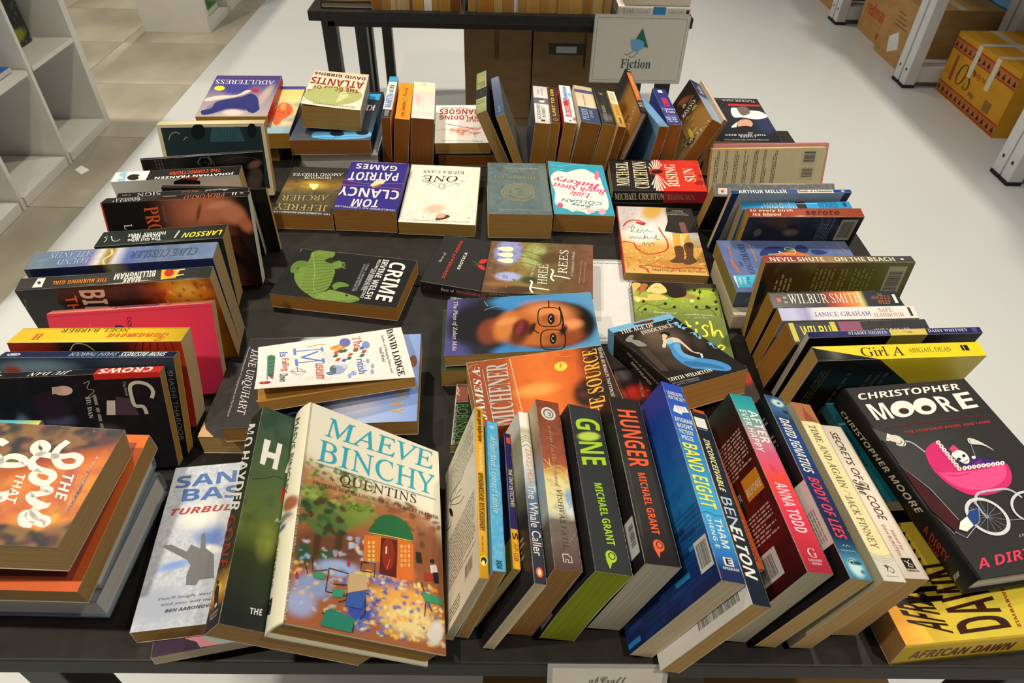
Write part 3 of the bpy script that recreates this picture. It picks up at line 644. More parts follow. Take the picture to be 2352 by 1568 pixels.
book('large blue paperback with brickwork print and yellow title lettering on the spine', (162.5, 408, 78.2), (-0.3803,-0.0603,0.9229,-0.0085,0.9981,0.0617,-0.9248,0.0157,-0.3801), (153.8, 230.3, 25.6), '2a74b4', '2c7cc0', '1c5a94', 'cfbb92', ps=[('g',0,115.1,0,-115.1,[(0,'2b48ae'),(0.2,'2c5cb8'),(0.45,'2f8ac8'),(0.65,'3fa4d8'),(0.8,'3796cc'),(0.9,'2c6cac'),(0.955,'1c2c58'),(1,'1a2850')])], pb=[('g',0,115.1,0,-115.1,[(0,'2a3ea0'),(0.15,'2346a4'),(0.45,'1f66a8'),(0.62,'2478b0'),(0.78,'1c5c94'),(0.9,'1a3060'),(1,'182450')]),('n','1c3c8c',0.35,14,2)], art=[
('p','B','1d3f7c',[4.6,-46.5,27.7,-46.5,27.7,-41.4,4.6,-41.4]),
('p','B','17345f',[24.6,-53.4,47.7,-53.4,47.7,-48.4,24.6,-48.4]),
('p','B','2a86bc',[-13.8,-58,9.2,-58,9.2,-53,-13.8,-53]),
('p','B','1d3f7c',[40,-60.3,63,-60.3,63,-55.3,40,-55.3]),
('p','B','17345f',[-44.6,-64.9,-21.5,-64.9,-21.5,-59.9,-44.6,-59.9]),
('p','B','2a86bc',[1.5,-67.2,24.6,-67.2,24.6,-62.2,1.5,-62.2]),
('p','B','1d3f7c',[-21.5,-74.1,1.5,-74.1,1.5,-69.1,-21.5,-69.1]),
('p','B','17345f',[24.6,-76.4,47.7,-76.4,47.7,-71.4,24.6,-71.4]),
('p','B','2a86bc',[-60,-83.4,-36.9,-83.4,-36.9,-78.3,-60,-78.3]),
('p','B','1d3f7c',[-6.2,-85.7,16.9,-85.7,16.9,-80.6,-6.2,-80.6]),
('p','B','17345f',[-29.2,-92.6,-6.2,-92.6,-6.2,-87.5,-29.2,-87.5]),
('p','B','2a86bc',[16.9,-93.7,40,-93.7,40,-88.6,16.9,-88.6]),
('p','B','1d3f7c',[-67.7,-97.2,-44.6,-97.2,-44.6,-92.1,-67.7,-92.1]),
('p','B','17345f',[-44.6,-55.7,-21.5,-55.7,-21.5,-50.7,-44.6,-50.7]),
('p','B','2a86bc',[47.7,-74.1,70.7,-74.1,70.7,-69.1,47.7,-69.1]),
('p','B','1d3f7c',[9.2,-101.8,32.3,-101.8,32.3,-96.7,9.2,-96.7]),
('p','B','17345f',[-36.9,-106.4,-13.8,-106.4,-13.8,-101.3,-36.9,-101.3]),
('p','B','2a86bc',[-75.3,-111,-52.3,-111,-52.3,-105.9,-75.3,-105.9]),
('l','B','184068',0.35,0,[-73.8,-36.8,73.8,-36.8]),
('l','B','184068',0.35,0,[-73.8,-42.1,73.8,-42.1]),
('l','B','184068',0.35,0,[-73.8,-47.4,73.8,-47.4]),
('l','B','184068',0.35,0,[-73.8,-52.7,73.8,-52.7]),
('l','B','184068',0.35,0,[-73.8,-58,73.8,-58]),
('l','B','184068',0.35,0,[-73.8,-63.3,73.8,-63.3]),
('l','B','184068',0.35,0,[-73.8,-68.6,73.8,-68.6]),
('l','B','184068',0.35,0,[-73.8,-73.9,73.8,-73.9]),
('l','B','184068',0.35,0,[-73.8,-79.2,73.8,-79.2]),
('l','B','184068',0.35,0,[-73.8,-84.5,73.8,-84.5]),
('l','B','184068',0.35,0,[-73.8,-89.8,73.8,-89.8]),
('l','B','184068',0.35,0,[-73.8,-95.1,73.8,-95.1]),
('l','B','184068',0.35,0,[-73.8,-100.4,73.8,-100.4]),
('l','B','184068',0.35,0,[-73.8,-105.7,73.8,-105.7]),
('t','S','LONGLISTED','b','e0e6ec',-10,97.2,19.5,0,0,5.3),
('t','S','FOR THE 2017','b','e0e6ec',-10,90.7,20.5,0,0,5.3),
('p','S','e8eaec',[-9.2,73.7,-5.3,82.9,9.2,84,11.9,77.1,2.6,74.8,1.3,71.4]),
('l','S','2b58b4',0.5,0,[-2.6,82.9,-1.3,77.1]),
('l','S','2b58b4',0.5,0,[1.3,83.4,2.6,77.1]),
('l','S','2b58b4',0.5,0,[5.3,83.8,6.6,77.1]),
('t','S','EPIGRAM','b','e0e6ea',-10,59.9,21.1,0,0,5.8),
('t','S','BOOKS','b','e0e6ea',-9.5,52,18.7,0,0,5.8),
('t','S','FICTION','b','e0e6ea',-9,44.2,16.3,0,0,5.8),
('t','S','PRIZE','b','e0e6ea',-8.4,36.4,14,0,0,5.8),
('t','S','BAND EIGHT','b','e8e84c',-10.5,32.2,0,-74.8,17.9,0),
('t','S','THAM','b','d8e8f0',-0.5,-53,0,-29.9,7.9,0),
('t','S','CHENG-E','b','cfe4ee',-8.4,-50.7,0,-33.4,4.7,0),
('p','S','e8e8e4',[-4,-100.2,5.8,-100.2,5.8,-92.1,-4,-92.1]),
('t','S','E','b','1c2440',-2.1,-99,6.3,0,0,5.8),
('t','S','EPIGRAM','b','c8d0d8',-7.4,-104.3,16.6,0,0,2.5),
('l','S','20557c',0.6,0,[-13.2,-49.5,-5.3,-47.2,2.6,-49.5,13.2,-48.4],1),
('p','B','d8d4c8',[55.4,-99,74.6,-99,74.6,-69.1,55.4,-69.1]),
('c','B','1c1a18',57.7,-95.4,72.3,-72.7,0,50)])
book('white backed paperback with a slate spine jutting out below the blue brickwork one', (188.6, 386.4, 70.7), (-0.39,-0.0502,0.9194,-0.0101,0.9987,0.0503,-0.9208,0.0104,-0.39), (141.5, 215.7, 21.1), '28303c', '232c38', 'e6e0d0', 'c39a5c', art=[
('p','S','e2e0d8',[-7.6,86.3,6.3,86.3,6.3,100.3,-7.6,100.3]),
('k','S','8a9098',-6.3,83,6.3,85.2,1,0,1),
('t','S','INCONCEIVABLE','bi','e4dc94',-4.7,71.2,0,-64.7,7.2,0),
('t','S','BEN','n','b8c4cc',-6.8,0,0,-34.5,12.1,0),
('t','S','ELTON','bi','e8e8e2',-7.2,-31.3,0,-52.8,12.7,0),
('l','S','d0ccc0',1.2,0,[-9.9,107.8,-9.9,-107.8]),
('p','B','e6e0d0',[-11.3,-101.4,67.9,-101.4,67.9,-82,-11.3,-82]),
('c','B','1c1a18',-1.8,-99,58.4,-84.3,0,7)])
book('narrow paperback with a plain orange spine between slate and crimson ones', (208.7, 426.8, 56.3), (-0.4161,-0.0917,0.9047,-0.0177,0.9955,0.0927,-0.9091,0.0225,-0.4159), (111.6, 193.3, 14.7), 'c85420', 'dc5e20', 'dc5e20', 'b08048', art=[
('t','S','PATRICIA','sb','f0a878',-2.4,73.4,0,-58,5.5,0),
('p','S','1c1a1c',[-7.1,-11.6,3.2,-11.6,3.2,9.7,-7.1,9.7]),
('t','S','GABRIEL LINDQVIST','sb','7a2c10',-2.4,-13.5,0,-77.3,5.5,0)])
book('red and teal paperback with a crimson back cover full of text and pink spine', (247.4, 411.1, 75), (-0.3164,-0.1012,0.9432,-0.0009,0.9943,0.1064,-0.9486,0.0328,-0.3147), (140.9, 207.2, 28.4), '802018', 'c43040', '5c1414', 'bcae8c', ps=[('g',0,103.6,0,-103.6,[(0,'1c8c90'),(0.08,'2f9a98'),(0.18,'6a9c94'),(0.28,'c08890'),(0.38,'d05878'),(0.46,'dc5060'),(0.52,'e4483c'),(0.7,'dc3448'),(0.85,'c02c3c'),(1,'9c2434')])], pb=[('g',0,103.6,0,-103.6,[(0,'1c4038'),(0.1,'1e2820'),(0.2,'3a1410'),(0.5,'5c1810'),(0.8,'641414'),(1,'3c0c14')]),('n','2a0c08',0.4,18,5)], art=[
('t','S','AFTER','b','e6e6e0',0,81.8,0,-43.5,11.5,0),
('t','S','EVER HAPPY','b','d8e0dc',-10.9,80.8,0,-54.9,8.5,0),
('t','S','ANNA TODD','b','f0c4c8',-7.6,-10.4,0,-53.9,14.2,0),
('l','S','c83070',0.8,0,[-3,12.4,0.6,9.3,-3,5.2,1.5,2.1,3,5.2,-2.4,8.3,-4.2,11.4],1),
('t','S','G','sr','e8dcd8',-4.5,-89.1,9.1,0,0,9.3),
('t','S','GALLERY','sb','e0c8c8',-7.6,-92.8,15.2,0,0,2.3),
('t','S','BOOKS','sb','e0c8c8',-5.2,-96.1,10.3,0,0,2.3),
('k','B','c8a898',-19.7,16.6,63.4,62.2,11,0,7),
('k','B','c8a898',-28.2,-55.9,60.6,-24.9,8,0,8),
('p','B','2c3020',[7,-16.6,31,-16.6,31,6.2,7,6.2]),
('p','B','e08c24',[36.6,-12.4,63.4,-12.4,63.4,12.4,36.6,12.4]),
('t','B','AFTER','b','d8d4c8',8.5,-6.2,21.1,0,0,8.3),
('t','B','BEFORE','b','e8d4a8',38.1,-8.3,24,0,0,8.3),
('p','B','d4ccc0',[-11.3,-91.2,45.1,-91.2,45.1,-64.2,-11.3,-64.2]),
('c','B','1c1a18',-4.5,-87.9,38.3,-67.5,0,14)])
book('black and navy paperback with a blue toned face at both ends of the spine', (280, 407.9, 75), (-0.3477,-0.0926,0.933,0.001,0.9951,0.0992,-0.9376,0.0355,-0.3459), (141.9, 211, 25.4), '1c2438', '1a2c4c', '141416', 'c8a466', ps=[('g',0,105.5,0,-105.5,[(0,'2c4c6c'),(0.09,'3c6488'),(0.15,'1c3860'),(0.3,'1a4484'),(0.5,'1c3060'),(0.8,'18243c'),(0.86,'24506c'),(0.93,'4c90a8'),(1,'3878a0')]),('b',1.4,96,9,0,0,6,'c4d8dc',0.5),('b',2.8,96,3,0,0,2,'16283c',0.5),('b',6.9,84.4,5,0,0,3,'18242c',0.6),('b',0,-94.9,9,0,0,10,'b8dce4',0.5),('b',4.1,-89.7,6,0,0,2.4,'1c3850',0.5),('b',5.5,-98.1,3,0,0,2,'28485c',0.5)], art=[
('t','S','DAVID IGNATIUS','bi','e4e6e6',-7.7,73.8,0,-68.6,12.7,0),
('t','S','BODY OF LIES','bi','dc4458',-6.9,0,0,-66.5,12.9,0),
('t','S','NORTON','n','b0bcc4',-8.3,-79.3,16.5,0,0,1.7),
('l','S','a8c8d0',0.5,0,[-4.1,-73.8,-1.4,-72.4,0,-74.3,2.2,-72.2,5,-73.8]),
('k','B','7c7c78',7.1,42.2,59.6,84.4,7,0,4),
('p','B','d8cdc0',[17,-71.7,70.9,-71.7,70.9,-4.2,17,-4.2]),
('p','B','d8cdc0',[-28.4,-71.7,70.9,-71.7,70.9,-10.5,17,-16.9]),
('k','B','8a8074',48.2,-67.5,66.7,-33.8,6,1,7),
('e','S','1c2c3c',-2.2,-89.7,1.6,0,0,1.2),
('l','S','1c3048',0.5,1,[-5.5,-88.2,0,-86.9,1.4,-90.3,-2.8,-91.6],1)])
book('cream paperback with a brown engraved panel at the top of its pale spine', (311.6, 403.4, 73.8), (-0.3105,-0.1062,0.9446,0.0016,0.9937,0.1122,-0.9506,0.0364,-0.3083), (138.9, 203.7, 25.4), 'd8c890', 'e2d49a', 'b0a47c', 'caa266', ps=[('n','f0e6b8',0.3,6,2)], art=[
('p','S','a86a44',[-13.4,74.3,13.4,74.3,13.4,101.8,-13.4,101.8]),
('p','S','8a5030',[-5.3,76.4,-3.2,87.6,0,97.8,1.6,90.6,6.7,81.5,9.4,76.4]),
('e','S','e2d49a',0,73.3,16,0,0,3),
('t','S','TIME AND AGAIN','sr','6a6040',-5.9,71.3,0,-77.4,9.1,0),
('t','S','JACK FINNEY','sr','6e6446',-6.7,-15.3,0,-55,8.8,0),
('l','S','a89c70',0.6,0,[-4,-9.2,2.7,-11.2,-1.3,-14.3],1),
('p','S','cfc8b4',[-13.4,-101.8,13.4,-101.8,13.4,-78.4,-13.4,-78.4]),
('l','S','9a9480',0.35,0,[-13.4,-74.3,0,-78,13.4,-74.3],1),
('l','S','9a9480',0.35,0,[-13.4,-76.4,0,-80,13.4,-76.4],1),
('l','S','9a9480',0.35,0,[-13.4,-78.4,0,-82.1,13.4,-78.4],1),
('l','S','9a9480',0.35,0,[-13.4,-80.4,0,-84.1,13.4,-80.4],1),
('l','S','4a4844',0.8,0,[-4,-86.6,-1.3,-89.6,-2.7,-92.7,1.3,-87.6,5.3,-90.6,2.7,-93.7,0,-91.6],1),
('e','S','4a4844',-1.3,-87.6,1.6,0,0,1.6),
('k','S','7a7468',-6.7,-97.8,6.7,-96.1,1,0,13)])
book('pale pink paperback with a plain spine and small black emblem near its foot', (354.5, 405.2, 61.1), (-0.2427,-0.1066,0.9642,-0.004,0.994,0.1089,-0.9701,0.0226,-0.2417), (115.8, 178.8, 28.4), 'e0d0bc', 'e4d4bc', 'e0d0bc', 'c39a5c', art=[
('t','S','SECRETS OF','i','4a3c34',-5.7,80.5,0,-62.6,9.1,0),
('t','S','The','scr','4a3c34',-11.4,17.9,0,-17.9,17,0),
('t','S','CODE','i','4a3c34',-5.1,-0.9,0,-27.7,9.7,0),
('t','S','Edited by','i','b08068',0,-39.3,0,-21.5,4.5,0),
('t','S','DAN BURSTEIN','n','a87860',-6.2,-34,0,-33.1,4,0),
('p','S','1c1a18',[-5.7,-79.6,6.2,-79.6,6.2,-68.8,-5.7,-68.8]),
('l','S','d8ccb8',0.7,0,[-3.4,-71.5,0,-74.2,-1.4,-76.9,3.4,-77.8],1),
('l','S','d8ccb8',0.6,0,[2.8,-70.6,0,-73.3,4.5,-76],1),
('t','S','ORION','sb','2c2824',-6.2,-82.6,13.6,0,0,2.1)])
book('black paperback with a red spine panel and bold white spine lettering at the left edge', (-487.9, 533.1, 65.4), (0.0166,0.9944,0.1045,-0.3447,0.1038,-0.933,-0.9386,-0.0206,0.3445), (125.7, 198, 15.6), '181618', '1a1819', '1a1819', 'b08440', pf=[('g',-62.8,99,62.8,99,[(0,'171517'),(1,'171517')]),('b',-6.3,-19.8,10,0,0,20,'4c4860',0.7),('b',31.4,29.7,30,0,0,22,'68606c',0.7),('b',37.7,-83.2,35,0,0,18,'c0b4a4',0.6),('b',6.3,-59.4,24,0,0,10,'8c98a8',0.7),('b',-25.1,-23.8,20,0,0,22,'2c1824',0.4),('n','2a2428',0.3,10,8)], art=[
('p','S','c8281e',[-12.9,27.7,12.9,27.7,12.9,99,-12.9,99]),
('p','F','c8281e',[-62.8,27.7,-55.9,27.7,-55.9,99,-62.8,99]),
('t','S','CROWS','b','ece6dc',-6.5,89.1,0,-57.4,13.7,0),
('t','S','JIU DAN','sbi','d8d4c8',-5.2,0,0,-43.6,10.9,0),
('e','S','c8c4bc',0,-79.2,1.8,0,0,7),
('e','F','d8b09c',-44.3,-8.1,0.6,10.1,6,-1.4),
('p','F','c8a490',[-49.4,-19,-40.4,-20.5,-41.4,-11.3,-49.7,-9.4]),
('p','F','c8bca8',[-29.6,35.7,-29.1,44.7,-10.5,41.5,-11.1,31.8]),
('p','F','4a3840',[-33.6,46.3,-31.3,60.2,-9,67.7,-10.5,42.2]),
('l','F','c8bca4',4.2,0,[-29.9,84.9,-39,87.9,-47.7,83,-50.6,71.9,-46.4,64.5,-34.2,63.4,-21.7,64.9,-19.6,73.7,-10,75.8],1),
('l','F','b0a89c',0.7,0,[-52.1,15.4,-54.7,22.4,-45.9,17.9,-42.5,24.9,-33.8,15.2,-36.4,24.8],1),
('t','F','JIU DAN','sb','d0ccc0',-35.5,13.7,27.8,-2.2,-0.5,5.3),
('k','F','8a8680',-37.7,19.8,25.1,27.7,1,0,12),
('t','F','The Novel','n','a8a498',-52.1,57.2,17.6,0.3,-0.6,3.4)])
book('dark navy paperback with a white oval on its spine behind the red panelled one', (-477, 556.6, 69.6), (-0.0168,0.9961,0.0865,-0.3567,0.0749,-0.9312,-0.9341,-0.0465,0.354), (128.7, 191.1, 17.9), '1c2228', '1c2c48', '1c2c48', 'ad8440', pf=[('g',-64.3,95.5,64.3,95.5,[(0,'2a3a48'),(0.2,'1a1c20'),(1,'121212')]),('b',-51.5,-57.3,12,0,0,50,'6a8088',0.7),('b',-46.3,-82.2,10,0,0,12,'8a4028',0.6)], art=[
('t','S','SHOW BUSINESS','bi','d8dce0',-5.8,84.1,0,-49.7,13,0),
('t','S','SHASHI THAROOR','i','a8b8c8',-5.2,30.6,0,-51.6,11.6,0),
('e','S','c8ccd0',0,-82.2,4.5,0,0,7),
('e','S','1c2c48',0,-82.2,2.8,0,0,5),
('e','S','c8ccd0',0,-82.2,1.5,0,0,3.6),
('t','F','SHASHI THAROOR','n','8a8c84',-47.3,86.2,92.1,1.6,0,5.8)])
book('thick paperback with a bright yellow spine and red and black cover', (-480.6, 599.7, 69.4), (-0.0316,0.993,0.1134,-0.2561,0.1017,-0.9613,-0.9661,-0.0595,0.2511), (121.9, 190.4, 37.8), 'b83818', 'eac030', 'eac030', 'cbb083', bow=-4, pf=[('g',-61,95.2,-61,-95.2,[(0,'c03818'),(0.2,'b83418'),(0.33,'4a1c14'),(0.42,'241c18'),(0.7,'241c18'),(0.78,'8a2414'),(1,'a42c14')])], art=[
('t','S','NOEL BARBER','sr','5a5020',-16.6,26.7,0,-76.2,9.9,0),
('t','S','Tanamera','scr','d0702c',-3.3,76.2,0,-68.5,21.5,0),
('t','S','H','sb','c86030',-3.3,-64.7,0,-8.6,14.9,0),
('l','F','d8c880',1.2,0,[-48.8,-3.8,-57.3,-11.4,-58.5,-22.8,-48.8,-30.5],1),
('l','F','3a1410',0.8,0,[-59.7,83.8,-52.4,84.7,-42.7,85.7],1),
('l','F','3a1410',0.8,0,[-59.7,76.2,-52.4,76.2,-42.7,76.2],1),
('l','F','3a1410',0.8,0,[-59.7,68.5,-52.4,67.6,-42.7,66.6],1),
('l','F','3a1410',0.8,0,[-59.7,60.9,-52.4,59,-42.7,57.1],1),
('l','F','3a1410',0.8,0,[-59.7,53.3,-52.4,50.5,-42.7,47.6],1),
('l','F','3a1410',0.8,0,[-59.7,45.7,-52.4,41.9,-42.7,38.1],1)])
book('pink paperback with a salmon spine standing behind the yellow spined one', (-469, 655.2, 61.8), (0.051,0.9855,0.1619,-0.4272,0.168,-0.8884,-0.9027,-0.0239,0.4296), (123.3, 195, 18.4), 'd8365c', 'f0806c', 'd8365c', 'bfa272', pf=[('g',-65.9,-9.9,64.4,72.5,[(0,'d84058'),(0.4,'dc3850'),(1,'c8305c')])], art=[
('t','S','Generation X','bi','6a4490',-5.5,31.2,0,-54.6,11,0),
('p','S','b06050',[-5.5,39,5.5,39,5.5,46.8,-5.5,46.8]),
('t','F','G','bi','3c2c78',-41.7,-22.4,8.3,-0.8,1,12.1),
('t','F','DOUGLAS','n','7a2848',-50.5,-6.3,33,-2.3,-0.1,5.1),
('t','F','tales','n','e07888',-45.3,-51.8,11.1,-1.2,0.3,4.2),
('l','F','a82c50',0.5,0,[-57.9,97.5,-57.9,-97.5])])
book('big black paperback with a fiery cover and glossy spine in the left hand row', (-492.4, 706.6, 73.6), (-0.0099,0.9898,0.142,0.0515,0.1423,-0.9885,-0.9986,-0.0024,-0.0523), (145.7, 232.6, 23.9), '2c1c14', '3c3a34', '2c1c14', 'b89a68', rough=0.25, pf=[('g',0,116.3,0,-116.3,[(0,'a85810'),(0.06,'d8901c'),(0.16,'e8b038'),(0.24,'e09024'),(0.3,'a04c14'),(0.4,'4a2414'),(0.55,'241c18'),(1,'1c1a18')]),('b',-55.4,81.4,12,0,0,16,'f0cc50',0.7),('d',26,-69.9,46.5,-14.6,107,4,['b04c10','f4d060','c86414'],3),('b',-65.6,-93,40,0,0,60,'1c1a18',0.5),('n','140c08',0.35,12,7)], art=[
('t','F','BILL','b','d8c8b0',-66.9,-43.9,53.3,-6.4,1.3,29.3),
('t','F','THE','b','d0641c',-58.6,-63.8,38.4,-7.2,-0.7,14.1),
('t','F','From the bestselling','n','b0a030',-58.1,-112.9,71.6,-20.1,0.4,3.7),
('l','F','c02c10',1.4,0,[-59.3,50.4,-50.6,53.7,-42.7,48.2,-33.4,56],1),
('l','F','c02c10',1.2,0,[-59.7,56.6,-48.5,54.6]),
('t','S','MARK','bi','e4dccc',0.5,30.6,1.5,-22.6,9.9,1.4),
('t','S','BILLINGHAM','bi','e4dccc',-10.7,46.2,1.7,-50.4,12.6,1.9),
('t','S','THE BURNING GIRL','bi','e07a20',-1.5,-11.2,-0.5,-64.2,7.4,1.1),
('p','S','d8d4c8',[-9.7,-95.8,-9.9,-86.5,8.1,-85.9,8.1,-97.3]),
('e','S','3a3a36',-0.8,-91.6,0.2,2.2,3,0.9),
('p','S','f0a830',[-11.3,52.8,-8.9,76,7,72.9,8.8,55.4]),
('e','S','b83018',-3.9,63.3,-0.6,5.9,7.6,1.5),
('l','S','e8d8b0',2,0,[-8.2,70,-9.5,81.9]),
('l','S','e8d8b0',2,0,[3,70.7,1.1,82.3])])
book('shiny laminated paperback with a blue grey spine crossed by a pale lightning band', (-496.7, 743.2, 76.6), (0.0032,0.9905,0.1374,-0.0113,0.1374,-0.9904,-0.9999,0.0016,0.0116), (152.3, 230.6, 38.3), '2c3458', '5c6c84', '2c3458', 'b3976a', rough=0.14, pf=[('g',0,115.3,0,-115.3,[(0,'26305c'),(0.45,'2c3860'),(0.55,'a0946c'),(0.6,'3c3020'),(0.7,'242c54'),(1,'1c2440')])], ps=[('g',0,115.3,0,-115.3,[(0,'6a7c98'),(0.3,'5c6c88'),(0.48,'5468a0'),(0.54,'c8c4c0'),(0.57,'8a7440'),(0.6,'a08848'),(0.63,'d8d0b8'),(0.68,'6c6c98'),(0.75,'5c7090'),(1,'68787c')]),('n','8494ac',0.3,12,4)], art=[
('t','S','CLIVE CUSSLER','si','44505c',-8,92.2,0,-83,16.8,0),
('t','S','ATLANTIS','sr','a8b4c4',-15.2,-41.5,0,-50.7,13.2,0),
('t','S','FOUND','sr','a8b4c4',0.8,-41.5,0,-36.9,12.8,0),
('l','S','d8c070',3,0,[-16,-19.6,-4,-16.1,8,-23.1,20,-18.4],1)])
book('thick dark green paperback with yellow spine lettering in the left hand row', (-492.3, 832.4, 63), (0.0042,0.9796,0.2007,-0.1553,0.1989,-0.9676,-0.9879,-0.0271,0.153), (115.7, 170.6, 49.7), '20281f', '26302a', '20281f', 'b8985f', art=[
('t','S','LARSSON','bi','e0d040',-3.9,81.6,1.7,-54.5,17.7,0.1),
('t','S','The Girl Who','b','dcdcd4',8.2,-1,-1.3,-44.4,10.9,1.7),
('t','S','Kicked the','b','dcdcd4',-3.1,-4.1,1.3,-37.7,11,1.4),
('t','S',"Hornets' Nest",'b','dcdcd4',-11.8,1.8,0.9,-50.5,12.1,1.5),
('l','S','c8d0c4',2.2,0,[-12.2,20.2,12.7,18]),
('l','S','b8c0b4',1.1,0,[-9.1,-76.1,-5.4,-79.2,-0.3,-74.7,12.1,-75.5],1),
('l','S','c0c8bc',1.4,0,[-8.2,-71,7.6,-65.4,10.7,-59.9,5.8,-56.2],1),
('t','F','T','sb','e0d8b0',-52.6,-41.5,5.3,-0.4,-0.2,7.3),
('t','F','FROM','n','c8c8bc',-51.6,72,5.8,0,-0.5,6)])
book('black paperback with a bare torso on its cover and red cover edges', (-486.4, 887.1, 75.8), (0.0224,0.9821,0.1868,-0.2797,0.1856,-0.942,-0.9598,-0.0311,0.2788), (142.1, 204.5, 28.9), '1c1412', '1e1a18', '1c1412', 'd8d2c4', pf=[('g',0,102.2,0,-102.2,[(0,'14100e'),(0.1,'2c1810'),(0.25,'8a4c30'),(0.5,'a05a3c'),(0.62,'4c2a1e'),(0.7,'161210'),(1,'120e0e')]),('b',-52.9,43,2.4,42.9,29.7,-5.5,'c87450',0.6),('b',-45.4,76.3,10.6,21.1,16.5,-8.1,'d08058',0.5),('b',-27.5,92.7,13.8,6.6,5.1,-9.7,'c06c48',0.6),('b',-50,28.7,0.2,3.4,18.3,-6.9,'7a4028',0.7),('b',-59.5,58,-2.6,21.2,7.3,-1.3,'e09068',0.7),('b',-56.7,109.7,38.1,2.9,-12.1,-19,'120e0c',0.5),('b',27.9,74.5,22.4,31,-31,-23.2,'1c100c',0.6)], art=[
('t','F','PROV','sb','d85c28',-61.5,-45.8,53.8,-1.7,-1.6,20.4),
('t','F','L','sb','d8d8d0',-37.4,-77.9,7,-0.5,-0.6,11),
('t','F','SHE SOUGHT','n','8a7464',-62,-20.6,24.9,-0.2,-0.7,3.5),
('l','F','d84418',2.4,0,[-71.1,-101.2,71.1,-101.2]),
('t','S','PROVOKED','si','d86838',-14.6,65.4,10.9,-57.1,26.2,5.2),
('t','S','REBECCA','sr','dcd8cc',-9.4,-54.5,2.6,-32.8,11.6,3.1),
('t','S','ZANETTI','sr','dcd8cc',3.9,-50.1,0.6,-38,13.4,2.7),
('l','S','a87454',4,0,[-7.8,-21.8,-8.3,-3.1]),
('l','S','e0dcd0',1.6,0,[-14.5,76.9,3.6,78.8]),
('l','S','e0dcd0',1.6,0,[-15.1,81.2,3,83.1]),
('l','S','e0dcd0',1.2,0,[-14,86.7,-4.8,93.4,0.4,88.9])])
book('plain black paperback with thin silver spine lettering behind the bare torso cover', (-498.1, 950.8, 65.3), (-0.022,0.9912,0.1309,0.0985,0.1324,-0.9863,-0.9949,-0.0088,-0.1005), (128, 193.9, 14.4), '1a1818', '1e1c1c', '1a1818', 'c8b48c', art=[
('t','S','SIGN','sr','c8c4b8',-6.3,-35,2.1,-33.8,8.8,1.7),
('t','S','Raymond','scr','d0ccc0',-8.4,65.5,0.8,-35,6.6,0.9),
('k','S','7a766c',-3.5,-91.1,1.8,-77.5,1,1,2),
('t','S','The Lost','i','a06040',-6.6,21.5,1.5,-25.3,5.6,0.9)])
book('paperback with a white and black spine and bold slanted white lettering', (-526.5, 1003.8, 65.2), (0.0082,0.9902,0.1394,0.0012,0.1394,-0.9902,-1.0,0.0083,0.0), (128.7, 195.9, 31.6), 'd8d0c0', '24221f', 'dcd6c8', 'bfa068', art=[
('p','S','dcd8cc',[-19.7,-98,19.7,-98,19.7,-45.1,-19.7,-45.1]),
('p','S','24221f',[-19.7,-39.2,19.7,-45.1,19.7,-39.2,-19.7,-35.3]),
('t','S','THE CORRECTIONS','b','d04c28',-9.2,66,2.7,-78.7,11,0.9),
('t','S','JONATHAN FRANZEN','bi','e4e0d4',5.6,89.2,0.2,-124.2,9.1,3.3),
('e','S','242220',3.7,-65.9,-0.8,9.9,10,2.5),
('e','S','d8d4c8',4.1,-55.7,0.5,3.8,4.8,1.2),
('p','S','8fb4c4',[-13.1,-91.4,-17.8,-80.6,15.9,-76.4,16.6,-87.2]),
('e','S','d8d4c8',3.2,-86.2,0.5,3.8,4,1.1),
('p','F','c83820',[-65.5,9,-65.4,35.7,-58.2,30.9,-58.2,14.2]),
('p','F','1c1a18',[-59.5,-3.9,-63,8.2,-57.8,36.4,-51.4,34.5,-54.1,-5.6])])
book('small black paperback with blue and gold spine lettering wedged in the left hand row', (-530, 1033.7, 56.1), (0.0126,0.991,0.1331,-0.1199,0.1337,-0.9837,-0.9927,-0.0035,0.1205), (109.8, 176.2, 13.4), '1e1c1a', '2a2826', '1e1c1a', 'c6aa74', art=[
('t','S','DICK FRANCIS','bi','58b4c8',-5.7,85.5,4.2,-85,14.5,2.9),
('t','S','Driving Force','bi','c8a440',-3.8,-3.9,2.5,-54.4,10.3,2.4),
('e','S','c8c4b8',0.7,-74.3,-0.3,6.7,4.5,1.3)])
book('dark paperback with white swirling ornaments on its cover, second from the back of its row', (-522.1, 1088.3, 71.5), (-0.2482,0.9125,0.3251,0.3372,0.396,-0.8541,-0.9081,-0.1024,-0.406), (131.2, 190.4, 3.5), '22201f', '2c2e2e', '22201f', 'b89c64', pf=[('n','3c3a38',0.5,10,3),('b',-50.3,42.5,0.5,32.1,15.8,-1.2,'5a5458',0.7),('b',13.6,77.5,2.1,14.9,38.6,-4.1,'a89890',0.6),('b',-33.1,79.8,-1.8,12.5,12.8,-2.7,'c89884',0.5),('b',-6.2,82.7,1.4,10.5,17,-0.8,'8a8680',0.6)], art=[
('l','F','b4ac9c',1.6,0,[-39.9,9.9,-57.3,7.8,-61.7,-3.3,-50.1,-10.3,-41.9,-7.4],1),
('l','F','b4ac9c',1.2,0,[-68.4,5.1,-53.8,11.3,-37.7,14.7],1),
('l','F','b4ac9c',1,0,[-49,-0.8,-45,6.5,-39,4],1),
('l','F','9a948a',0.9,0,[-48.3,32.4,-55.4,52.8,-50.9,78.7,-41.6,90.5],1),
('k','F','7a746a',-63,-76.2,-26.2,-62.8,3,0,4)])
